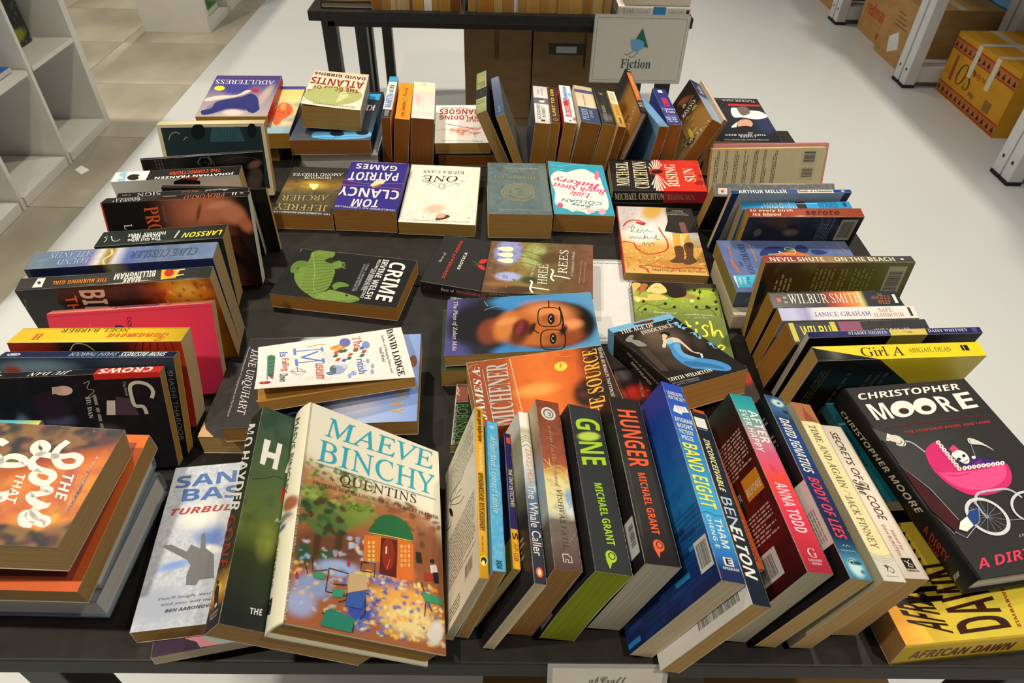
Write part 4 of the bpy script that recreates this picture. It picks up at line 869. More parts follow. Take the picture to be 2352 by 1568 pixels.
book('paperback with a dark teal picture framed in cream ending the left row', (-525, 1162.6, 72.8), (-0.0071,0.9846,0.1749,-0.1995,0.17,-0.965,-0.9799,-0.0418,0.1952), (133.1, 180.6, 27.5), 'e0d2a8', 'd8c898', 'd8c898', 'c2a468', pf=[('g',-66.6,90.3,66.6,90.3,[(0,'e0d2a8'),(1,'e0d2a8')])], art=[
('p','F','27383a',[-61.2,-84,53.2,-84,53.2,84,-61.2,84]),
('e','F','17201f',-53.7,-23.3,0.2,12,13.7,-2.7),
('e','F','17201f',-54,67.9,0.2,8.2,12.8,-2),
('p','F','3c6064',[-59.5,-0.1,-61.8,46.8,-35.1,52.5,-35.3,-6.7]),
('l','F','c0a85c',1.3,0,[-40,-74.9,-49.3,-69.9,-53.3,-61.1,-50.1,-53.9],1),
('l','F','c0a85c',1.2,0,[-39.4,-50.1,-44.6,-45,-42.4,-42.5],1),
('l','F','2c4a4e',0.7,0,[-59.4,7.9,-48.7,12,-37.3,-0.2],1),
('l','F','2c4a4e',0.7,0,[-59.3,13.9,-48.6,16.5,-37.1,6.7],1),
('l','F','2c4a4e',0.7,0,[-59.1,20,-48.6,20.9,-37,13.5],1),
('l','F','2c4a4e',0.7,0,[-59,26,-48.5,25.4,-36.8,20.4],1),
('l','F','2c4a4e',0.7,0,[-58.9,32.1,-48.4,29.8,-36.7,27.4],1),
('l','F','2c4a4e',0.7,0,[-58.8,38.1,-48.3,34.3,-36.5,34.3],1),
('l','F','2c4a4e',0.7,0,[-58.7,44.2,-48.2,38.7,-36.4,41.2],1)])
book('paperback with a mustard cover edge showing beside the bare torso one', (-463.7, 981, 60), (0.0,1.0,0.0,0.0,0.0,-1.0,-1.0,0.0,0.0), (118, 166, 7.1), '201c18', '2c241c', 'b88434', 'c49a4c')
book('cream jacketed hardback with a painted cafe terrace and turquoise lettering on the front', (-135.1, 389.5, 72.3), (0.764,-0.1067,0.6363,0.1203,0.9925,0.022,-0.6339,0.0597,0.7711), (167.2, 233.9, 32.1), 'efe6c6', 'ece2c0', 'ece2c0', 'a87c40', kind='hb', rough=0.38, pf=[('g',6,44.7,-8.1,-7.8,[(0,'efe6c8'),(0.25,'e8dab8'),(0.6,'b88058'),(1,'a06038')]),('b',-4.2,79.8,86.8,2.9,-13.9,-34.6,'efe6c8',0.25),('b',20.1,10.6,64.6,4,-3.9,-23.4,'a0683c',0.6),('b',64.7,-17.8,23.3,1.9,-3.3,-41.2,'8a5434',0.5),('b',-48,-41.5,48.3,5.2,-1.4,-24.9,'6c4430',0.5),('b',-65.4,2.5,15,4.8,-1.7,-19.8,'56702c',0.5),('b',-35.6,-4,30.3,5.1,-2.6,-18.1,'6c8438',0.6),('b',-50.1,-18,19.2,3.6,-2.5,-13.8,'4c6a2c',0.5),('b',-16,5.9,18.8,1.6,-1.3,-14.4,'7c8c3c',0.6),('b',-71.9,10.3,15.3,1,-0.8,-10.1,'8c9c48',0.7),('b',-72.3,-53.1,8.8,0.5,-0.2,-13.7,'34502c',0.5),('b',-51,-49.4,9.2,0.6,-1,-9,'3c5430',0.5),('b',-60.2,-39.3,4.5,1.2,-0.7,-19.6,'4a3420',0.5),('b',-38.3,-33.4,4.7,1.3,-1.2,-20.2,'4a3420',0.5),('d',150,-80.3,4.7,0,46.8,3.4,['4c6c28','7c9440','a0a850','3c5820','64802c'],4),('d',50,-83.6,-28.1,-33.4,4.7,6,['3c5a30','24402c','567038','4a3020'],5),('d',40,0,-4.7,80.3,32.7,6,['a86c44','8c5434','b87c50','74442c'],6),('b',-60.5,-80.6,21.3,-0.3,-2,-13.4,'8c9cc0',0.5),('b',-37.3,-58.3,24.6,2.4,-1.1,-9.8,'9caed0',0.5),('b',-70.6,-97.2,17.1,-1.2,-1.6,-14.2,'a0a8cc',0.5),('b',-10.9,-89.9,17.2,-1.6,-4.2,-23.4,'3c50a0',0.5),('b',21.3,-58.8,25.1,-1.7,-3.9,-9.8,'4858a8',0.6),('b',33.8,-74,47,0.6,-7.9,-17.1,'e8a850',0.6),('b',42,-91.4,37.9,-1.6,-4.1,-17.5,'f0d088',0.6),('d',230,-8.4,-109.9,80.3,-51.5,3.6,['f0c868','e8a040','f4e0a8','d8904c','5060a8','f0b850','e8d8a0'],7),('d',60,-33.4,-109.9,16.7,-58.5,3.6,['3848a0','5468b0','7080b8','e0a850'],8),('d',60,-80.3,-100.6,-30.1,-37.4,3.2,['a0b0d0','c0c4d4','8898c0','e8b878','d0a888'],9),('d',24,-33.4,-46.8,0,-23.4,4,['b8c4d8','98a8c8','e0c8a0'],10),('b',-16,-65.5,11.6,0.9,-3.1,-11,'e8d890',0.5),('b',72.2,-97.9,9.7,0,-3.7,-14.1,'f0ecd8',0.4),('b',33.7,-46.8,17.1,0.3,-2,-9.7,'d87840',0.6)], ps=[('g',-16,117,16,117,[(0,'ece2c0'),(1,'ece2c0')]),('b',3.4,0.4,15.2,-7,-5,-8,'a0603c',0.4),('b',-3.9,-12.1,16.4,-4.5,-5.7,-4.7,'7c8470',0.4),('b',4.4,-18.2,10.4,-1.5,-4.2,-3.5,'d8c8b0',0.5),('b',-6.8,-21,10.8,-2.6,-2.6,-3.4,'5c6890',0.4)], art=[
('p','F','d8742c',[-11.1,-17.4,8.8,-12.9,8.6,-41.7,-11.3,-44.8]),
('p','F','d8702c',[42.3,-10.7,46.8,-12.5,46.5,-51.3,27.4,-52.9,28,-9.5]),
('p','F','5c2018',[7.8,-15.1,27,-12.8,26.4,-53.1,7,-53.1]),
('e','F','8c2c1c',16.6,-30.2,7.3,1.9,0.4,-16.8),
('l','F','e8d8c8',1.6,0,[14.3,-23.1,14.1,-30.9]),
('l','F','d84c28',1.2,0,[18.8,-35.4,14.9,-47.5]),
('p','F','f0c068',[30.9,-16.7,33.5,-16.6,33.5,-20,30.9,-20.1]),
('p','F','e89c48',[31,-21.8,33.6,-21.8,33.6,-25.1,31,-25.2]),
('p','F','f0c068',[31,-26.9,33.6,-26.8,33.6,-30.1,31,-30.2]),
('p','F','e89c48',[31,-31.9,33.6,-31.8,33.6,-35.1,31.1,-35.2]),
('p','F','f0c068',[31.1,-36.9,33.6,-36.8,33.6,-40,31.1,-40.1]),
('p','F','e89c48',[35.3,-15.6,37.9,-15.5,37.9,-18.8,35.3,-18.9]),
('p','F','f0c068',[35.3,-20.7,37.9,-20.6,37.9,-24,35.3,-24]),
('p','F','e89c48',[35.3,-25.8,37.9,-25.7,37.9,-29,35.3,-29.1]),
('p','F','f0c068',[35.3,-30.8,37.9,-30.8,37.9,-34,35.3,-34.1]),
('p','F','e89c48',[35.3,-35.8,37.9,-35.8,37.9,-39,35.3,-39.1]),
('p','F','f0c068',[39.7,-14.4,42.3,-14.3,42.3,-17.7,39.7,-17.8]),
('p','F','e89c48',[39.7,-19.6,42.3,-19.5,42.3,-22.8,39.7,-22.9]),
('p','F','f0c068',[39.7,-24.7,42.3,-24.6,42.3,-27.9,39.6,-28]),
('p','F','e89c48',[39.6,-29.7,42.3,-29.7,42.2,-33,39.6,-33]),
('p','F','f0c068',[39.6,-34.8,42.2,-34.7,42.2,-37.9,39.6,-38]),
('p','F','f0b860',[-7.4,-23.1,-4.3,-22.7,-4.2,-25.7,-7.2,-26.2]),
('p','F','f0b860',[-7.2,-27.7,-4.1,-27.2,-4,-30.2,-7,-30.7]),
('p','F','f0b860',[-7,-32.2,-3.9,-31.7,-3.8,-34.7,-6.8,-35.1]),
('p','F','f0b860',[-6.8,-36.6,-3.8,-36.2,-3.6,-39.1,-6.6,-39.5]),
('p','F','f0b860',[-6.6,-41,-3.6,-40.6,-3.4,-43.5,-6.4,-43.9]),
('p','F','f0b860',[-2.5,-21.8,0.5,-21.4,0.7,-24.4,-2.4,-24.9]),
('p','F','f0b860',[-2.3,-26.4,0.7,-26,0.8,-29,-2.2,-29.4]),
('p','F','f0b860',[-2.2,-30.9,0.9,-30.5,1,-33.5,-2,-33.9]),
('p','F','f0b860',[-2,-35.4,1.1,-35,1.2,-37.9,-1.8,-38.3]),
('p','F','f0b860',[-1.8,-39.8,1.2,-39.4,1.3,-42.4,-1.7,-42.7]),
('p','F','24683c',[-5.8,-12.6,-1,-1.7,7.1,8.8,20,13.5,33.4,11.5,42.4,3.7,45,-8.5,20.5,-10],1),
('l','F','c8c050',1,0,[-6.3,-14.1,20.5,-11,45,-9.3],1),
('t','F','Quentins','si','d8d060',7.1,-5.8,21.5,0.4,1.3,6.8),
('e','F','5c4c20',57.6,-9.6,2.7,0.3,-0.1,-3.7),
('p','F','2c2824',[49.4,-19.8,55.7,-19.2,57.2,-30.6,49.9,-31.4]),
('p','F','d8d0c0',[66.7,-30.3,74.7,-27.7,76.7,-35.7,67.6,-38.8]),
('e','F','2c2420',69.6,-25,2.8,0.5,-0.1,-2.2),
('p','F','1c1c28',[70.5,-37.1,76.7,-35.7,77.4,-47.1,71.7,-48.4]),
('p','F','a83024',[60.8,-39.4,70.5,-39.1,70.2,-45.8,59.5,-48.3]),
('l','F','24302c',0.9,0,[-46.3,-60.5,-47.9,-82.8]),
('l','F','24302c',0.9,0,[-46.3,-60.5,-23.9,-61.2]),
('l','F','24302c',0.9,0,[-23.9,-61.2,-27.1,-83.3]),
('l','F','24302c',0.9,0,[-47.9,-82.8,-28.1,-82.7]),
('l','F','24302c',0.9,0,[-41.5,-74.7,-27,-72.3]),
('l','F','24302c',0.9,0,[-13.2,-46.2,1.6,-44.3,1.2,-58.9]),
('l','F','24302c',0.9,0,[-13.2,-46.2,-13.7,-55.3,-1,-54.1]),
('l','F','24302c',0.9,0,[-7.8,-77.5,-6.9,-94.1,-12.2,-101.6]),
('l','F','24302c',0.9,0,[-34.8,-89.9,-4,-75]),
('l','F','24302c',0.9,0,[-49.6,-102.4,-17.7,-101.9]),
('l','F','24302c',0.9,0,[-17.7,-101.9,-18.7,-113.9]),
('l','F','24302c',0.9,0,[55.1,-51.2,61.3,-64.6,58.7,-84.8]),
('l','F','24302c',0.9,0,[61.3,-64.6,79,-62.7]),
('l','F','24302c',0.9,0,[63.4,-69.6,67.5,-77.8]),
('l','F','24302c',0.9,0,[-64.1,-54.5,-61.8,-67.6,-48,-62.6]),
('l','F','24302c',0.9,0,[-70.5,-61.2,-66.8,-70.5]),
('p','F','2c8068',[-46.4,-99.4,-41.4,-96.9,-16.7,-101.7,-20.5,-114.2,-50.3,-113.4]),
('p','F','3c9070',[-40.2,-78.6,-28.5,-76.9,-31.6,-85.1,-41.4,-86.3]),
('p','F','3c9464',[56,-60.2,79,-61.8,82,-69.4,59.1,-69.6]),
('p','F','48905c',[-61.8,-67.6,-49.4,-67.2,-50.7,-72.6,-60.4,-73.2]),
('p','F','3c5ca0',[-26.4,-79.8,-6,-73.7,-10.8,-91.6,-27.4,-91.6]),
('e','F','b83428',-76.7,-74.5,1.4,0,0.1,-3.3),
('e','F','b83428',-26.9,-51.3,1.5,0,-0.1,-3.6),
('p','F','c8a878',[-26.2,-60.9,-8.7,-57.7,-5.1,-71.8,-26.4,-79.8]),
('t','F','MAEVE','sr','38a8b8',-64,80.8,137.1,7.4,3.4,25.8),
('t','F','BINCHY','sr','38a8b8',-69.4,48.1,145.4,6.8,0.8,26.9),
('l','F','4c98a8',0.7,0,[-71.6,44.5,76.8,50.1]),
('t','F','QUENTINS','sr','4a3024',-43,27.7,93,6.2,0.8,13.9),
('t','F','FROM THE BESTSELLING AUTHOR OF','sr','4c3828',-71.6,20.1,95.9,4.5,0.6,3.9),
('t','F','SCARLET FEATHER','sb','4c3828',26.6,24.9,52.6,1.2,0.6,4.1),
('t','S','MAEVE BINCHY','n','5c5848',-10.3,109.2,-7,-88.8,12.8,-4.6),
('t','S','QUENTINS','n','5c5848',-19.1,-24.3,-0.2,-48.3,11.1,-5.3),
('p','S','24201c',[-16.3,-85.4,-4.2,-87.8,-4.2,-102.8,-14.8,-99.5]),
('l','S','d8d0bc',1.2,0,[-11.1,-89.9,-6.1,-100.5])])
book('dark green hardback size paperback leaning under the cream jacketed one, silhouette on its spine', (-191.3, 384.8, 77.8), (0.7655,-0.095,0.6363,0.1051,0.9942,0.022,-0.6347,0.05,0.7711), (150, 230.2, 28.2), '2c3a24', '1c2418', '1c2418', 'b08850', pf=[('g',-52.5,96.1,-51.4,-104.9,[(0,'36503c'),(0.35,'4a5c34'),(0.6,'5a6828'),(0.72,'2c3418'),(1,'1a1e1c')]),('b',-47.1,-33.3,10.8,-0.6,0.1,-21.4,'788030',0.8),('n','22301e',0.4,16,2)], ps=[('g',0,115.1,0,-115.1,[(0,'1e2a1e'),(0.3,'222c1c'),(0.55,'2c3416'),(0.75,'2c2c10'),(0.8,'8a6818'),(0.86,'c89028'),(0.9,'8a5818'),(0.93,'241c14'),(1,'1a1a16')]),('b',-2.8,-80.6,7,0,0,8,'e8c060',0.6)], art=[
('p','F','e4dcd0',[-66.8,75.6,-59.8,76.2,-60.7,62.3,-52.9,62.8,-52.3,76.4,-47.1,76.7,-48.1,44.7,-53.5,44.6,-53,55.9,-60.7,55.3,-61.5,45.4,-66.7,45.6]),
('p','F','e4dcd0',[-39.7,44.6,-35.1,75.4,-28.3,78.1,-34.9,45.3]),
('l','F','26341c',0.8,0,[-71.7,25.5,-57.9,31.5,-49.2,36.8,-39.6,37.1],1),
('e','F','a82c1c',-36.2,20.6,4,-0.7,-0.7,-8.4),
('t','F','An','b','b8b8a4',-42.1,-11.6,7.9,0.5,0.3,3.9),
('t','F','THE','b','d4d4cc',-50.8,-102.4,11.1,0.8,0,5.5),
('t','S','MO HAYDER','b','dcd8cc',-19.5,109.4,3.4,-104.9,23.8,-11.5),
('t','S','GONE','b','7c2c1c',-16.3,-0.3,3.6,-54.9,21,-8.9),
('p','S','181408',[-7.5,-72.6,-1.3,-76.9,5.3,-98.7,-2.7,-96.3,-10.3,-78]),
('e','S','181408',-7.3,-70.7,2.9,-1.5,1.2,-2.5),
('t','S','BANTAM','sb','b0a890',-7.1,-102.9,15.5,0,0,2.8),
('t','S','PRESS','sb','b0a890',-5.6,-106.3,12.7,0,0,2.3),
('e','S','d8d4c0',0,-94.4,2,0,0,2)])
book('silvery textured paperback with a grey jet fighter and blue metallic lettering', (-289.6, 394.3, 38.9), (0.9908,-0.135,0.0047,0.135,0.9908,0.007,-0.0056,-0.0063,1.0), (129, 190.9, 20.9), 'b8bcc0', '9a9ea4', '9a9ea4', 'ab8446', rough=0.3, pf=[('n','9098a4',0.5,3,1),('n','d8dcdc',0.5,2,5),('b',-10.2,2.4,23.5,-11.4,0.2,-21.1,'5878b8',0.7),('b',-39.3,-29.3,20.1,3.6,-0.5,-5.9,'7c98c8',0.7),('b',-5.3,-15.1,11.2,-3.4,-0.7,-6.1,'e4eef4',0.6),('b',-23.6,26.1,27.9,-1.1,0.5,-22.1,'e8e8e8',0.8),('b',-47,-70.4,37.3,-4.6,2.2,-23.4,'a4aab4',0.6)], art=[
('p','F','6c6a68',[-55,-5.3,-47.2,-4.8,-30,-15.2,-27.2,-7.2,-17.2,-13.3,-19.1,3.5,-16.2,5.7,-11.8,-13.3,-2.4,-21.7,2.2,-48.2,-11.4,-48.5,-13.8,-54,-23.3,-52.8,-25,-42,-23.3,-31.3,-27.8,-24.7,-42.3,-15.2,-51.4,-9.5]),
('t','F','SAN','b','3c64a0',-58.8,66.4,63.8,2.2,-0.9,16.1),
('t','F','BAS','b','3c64a0',-48.3,47.8,60.4,-0.6,-1.1,16.3),
('t','F','TURBULENCE','bi','b03038',-56.8,31.2,107.1,-0.3,0.1,7.9),
('t','F',"You'll laugh, you'll cry",'i','6c7078',-46.9,-67.1,65.7,1.5,0,3.7),
('t','F','and you will demand','i','6c7078',-42.2,-73.2,62.1,0.9,-0.3,3.7),
('t','F','BEN AARONOVITCH','bi','4c4c50',-37.2,-79.6,53,1.4,-0.2,3.3)])
book('thin paperback with a purple and pink cover at the bottom of the front left pile', (-279.9, 397.4, 20.3), (0.9782,-0.2077,0.0018,0.2077,0.9782,0.0044,-0.0027,-0.0039,1.0), (135, 216, 14.4), '3c2c40', '3c2c40', '3c2c40', 'c8b48c', art=[
('p','F','d88c94',[-41.1,-89.5,-21.7,-92.2,1.7,-100.6,9,-108.1,-23.5,-106.9,-27.5,-100.7,-38.1,-95.5]),
('p','F','98b0a0',[-26.2,-92.3,-4.3,-96.3,12.4,-107.6,-3.4,-107.4,-18.5,-101.3])])
book('thin pale paged paperback squeezed under the silvery one at the front left', (-262, 420, 6.5), (0.9613,-0.2756,0.0,0.2756,0.9613,0.0,0.0,0.0,1.0), (125, 190, 11), 'c8bc9c', 'c8bc9c', 'c8bc9c', 'd6cba8')
book('paperback with white brush script over an orange night sky topping the lower left stack', (-482.9, 384.8, 138.3), (0.0197,0.9956,0.0912,-0.998,0.014,0.0619,0.0604,-0.0922,0.9939), (138.7, 205, 35.9), '3a3a3a', '3a3a3a', '2a2a2a', 'ae8c58', pf=[('g',-70.1,48.9,67.6,111.2,[(0,'343638'),(0.22,'3a3a3c'),(0.28,'a8542c'),(0.4,'d87838'),(0.6,'c86c44'),(0.8,'d8843c'),(0.85,'4c403c'),(1,'383838')]),('b',-60.9,71.1,0.7,36.5,19.4,2.1,'38383a',0.4),('b',-50.5,-12.5,-3.1,38.5,18.4,9.7,'38383a',0.4),('b',58.2,61.4,4.8,36.6,-10.8,-5.5,'38383a',0.4),('b',12.6,95.8,-10,10,21,0,'e08c38',0.7),('b',-5.1,78.4,-3.8,8,27.7,3.2,'b06050',0.7),('b',6.6,93.1,-12.8,1.6,27,2.7,'6c4c58',0.8),('b',42.9,84.1,-9.1,7.2,7,1,'f0a848',0.6),('n','d8a050',0.3,16,6),('n','8c4c44',0.3,11,9),('d',30,-69.3,-102.5,69.3,102.5,0.7,['b0b0a8','8a8a84'],3)], art=[
('l','F','e4dccc',7,0,[-49.9,57.1,-39.9,52.6,-29.7,54.2,-18.7,64.8,-19.6,76.7,-28.1,77.9,-32.6,69.7,-30.1,59.6,-30.8,46.9,-33.4,35.8,-39.8,30.2,-46.1,32.1,-43.2,39.2,-37.3,42.6,-30.2,38.6,-21.6,36.6,-13.9,42.8],1),
('l','F','e4dccc',7,0,[-15.4,42.1,-12.6,48.3,-10.1,59.1,-4.1,64.4,2.5,60.3,0,50.8,-6,45.5,-12.6,48.3],1),
('l','F','e4dccc',7,0,[2.4,62.1,7.1,62.5,11.3,69.2,14.9,60.4,16.8,54.3,23.9,61.3,27.7,72.3,24.7,72.6],1),
('l','F','e4dccc',7,0,[26.2,72.8,32.5,65.5,39.3,72.2,41.7,80.2,46.6,81.9,43.6,72,35.7,61.3,40.1,59.5,46.9,64.6,47.8,72.4],1),
('l','F','e4dccc',7,0,[-41.2,3.5,-45.7,-6.3,-35.2,-6.9,-22.8,6.9,-16.6,12.6,-16.7,25.7,-19.7,32.1,-25.8,24.8,-26.7,14.6,-16.2,7.9],1),
('l','F','e4dccc',7,0,[13.8,31.3,22.7,34.1,21.6,26.7,17.5,21.1],1),
('l','F','e4dccc',7,0,[41.4,38.2,37.5,31.7],1),
('t','F','THE','b','e4dccc',-11,70.8,29.4,5.8,2.8,11),
('t','F','THAT','b','e4dccc',-7.3,31.1,33,7.5,1.8,8.7),
('t','F','A truly profound debut','n','d8b8a0',-33.2,89.9,65.6,0.7,0.9,4.1)])
book('small turquoise and yellow paperback with a yellow price sticker behind the lower left stack', (-584, 489.8, 57), (0.0,1.0,0.0,0.0,0.0,-1.0,-1.0,0.0,0.0), (112, 178, 7.1), '48a4b0', '48a4b0', '3c8c98', 'b08c50', ps=[('g',0.8,57.7,24.6,75.2,[(0,'4aa4b4'),(0.4,'a0b068'),(0.7,'d8cc48'),(1,'d8a840')])], art=[
('p','S','f0e020',[9.8,52.1,9.2,74.6,20.3,76.2,21.2,55]),
('t','S','2.00','n','a09018',17.3,56.6,-0.3,16.3,-5.4,-2.1),
('p','S','1c1c1c',[8.2,45.1,8.2,48.4,13.6,49.3,13.7,46.4])])
book('paperback with an orange cover and a purple red patterned panel in the lower left stack', (-492.1, 396.9, 87.8), (-0.0222,0.9997,-0.0127,-0.996,-0.0232,-0.0859,-0.0862,0.0107,0.9962), (171, 230.1, 24.6), 'd8642c', 'd8642c', 'd8642c', 'a47f48', pf=[('g',-85.5,115.1,85.5,115.1,[(0,'dc6c2c'),(1,'d8602a')])], art=[
('p','F','9c4434',[-75.2,105.9,75.2,105.9,75.2,-92,-75.2,-92]),
('l','F','e0b080',1.2,1,[-73.5,58.9,-74.9,63.4,-73.3,68.2,-71.7,64.7],1)])
book('white paged hardback with a dark ribbon marker in the lower left stack', (-510.8, 409.9, 54), (0.0294,0.9996,0.0001,-0.9996,0.0294,-0.004,-0.004,0.0,1.0), (149.8, 240, 25), '7c868a', '7c868a', '7c868a', 'e6e0d0', kind='hb')
book('bottom hardback of the lower left stack with bright white pages', (-510, 406.4, 20.7), (-0.021,0.9996,-0.016,-0.9997,-0.0212,-0.0125,-0.0128,0.0158,0.9998), (153.3, 240, 35.6), '7c888c', '7c888c', '7c888c', 'ebe6d8', kind='hb')
book('dark fronted hardback with blue sky on its right half lying under a cream paperback', (-220.7, 619.7, 44.1), (0.0646,0.9979,-0.0027,-0.9979,0.0646,-0.0019,-0.0017,0.0028,1.0), (157.8, 229.7, 24.5), '221c20', '1c1a1c', '1c1a1c', 'a88048', pf=[('g',13,-130.2,25.1,118.5,[(0,'241e22'),(0.42,'221c20'),(0.52,'5c6470'),(0.62,'b0b4c4'),(0.8,'9cacd0'),(1,'7c98cc')]),('b',-73.4,-25.9,-1.5,21,9.8,-0.2,'98a498',0.4),('b',50.3,40.4,1.5,29.8,15.9,0.1,'c0c0cc',0.7)], art=[
('e','F','7c4a34',-25.4,106.5,1.4,4.8,11.5,0),
('t','F','JANE URQUHART','sr','e4dcd0',-59.1,-110.3,114.2,6,4.2,12.8),
('t','F','The award-winning author of Changing Heaven and The Whirlpool','n','b8b0a8',-62.8,-113.6,123.4,0.6,0.1,3.2),
('t','F','AWAY','sr','d8a848',10.5,84.1,56.9,-0.7,0.3,15.4),
('p','F','c08840',[2,-92.1,6.6,-86.6,8.7,-87.7]),
('p','F','b88c38',[36.1,-83.6,34.3,-78.8,40.4,-77.5]),
('e','F','3c5078',63.5,-33.9,-1.5,8.4,6.9,1.1),
('e','F','1c2030',64.1,-33.1,-1,4.2,3.9,0.7)])
book('worn black covered paperback with cream pages at the bottom left of the centre pile', (-268.7, 605.3, 15.6), (0.0034,1.0,0.0013,-1.0,0.0034,0.0033,0.0033,-0.0013,1.0), (129, 198, 30.4), '242222', '242222', '242222', 'c8a86e', pf=[('n','3c3834',0.4,14,4)], art=[
('p','F','c8a070',[51.6,-93.1,64.5,-79.2,64.5,-99,38.7,-99])])
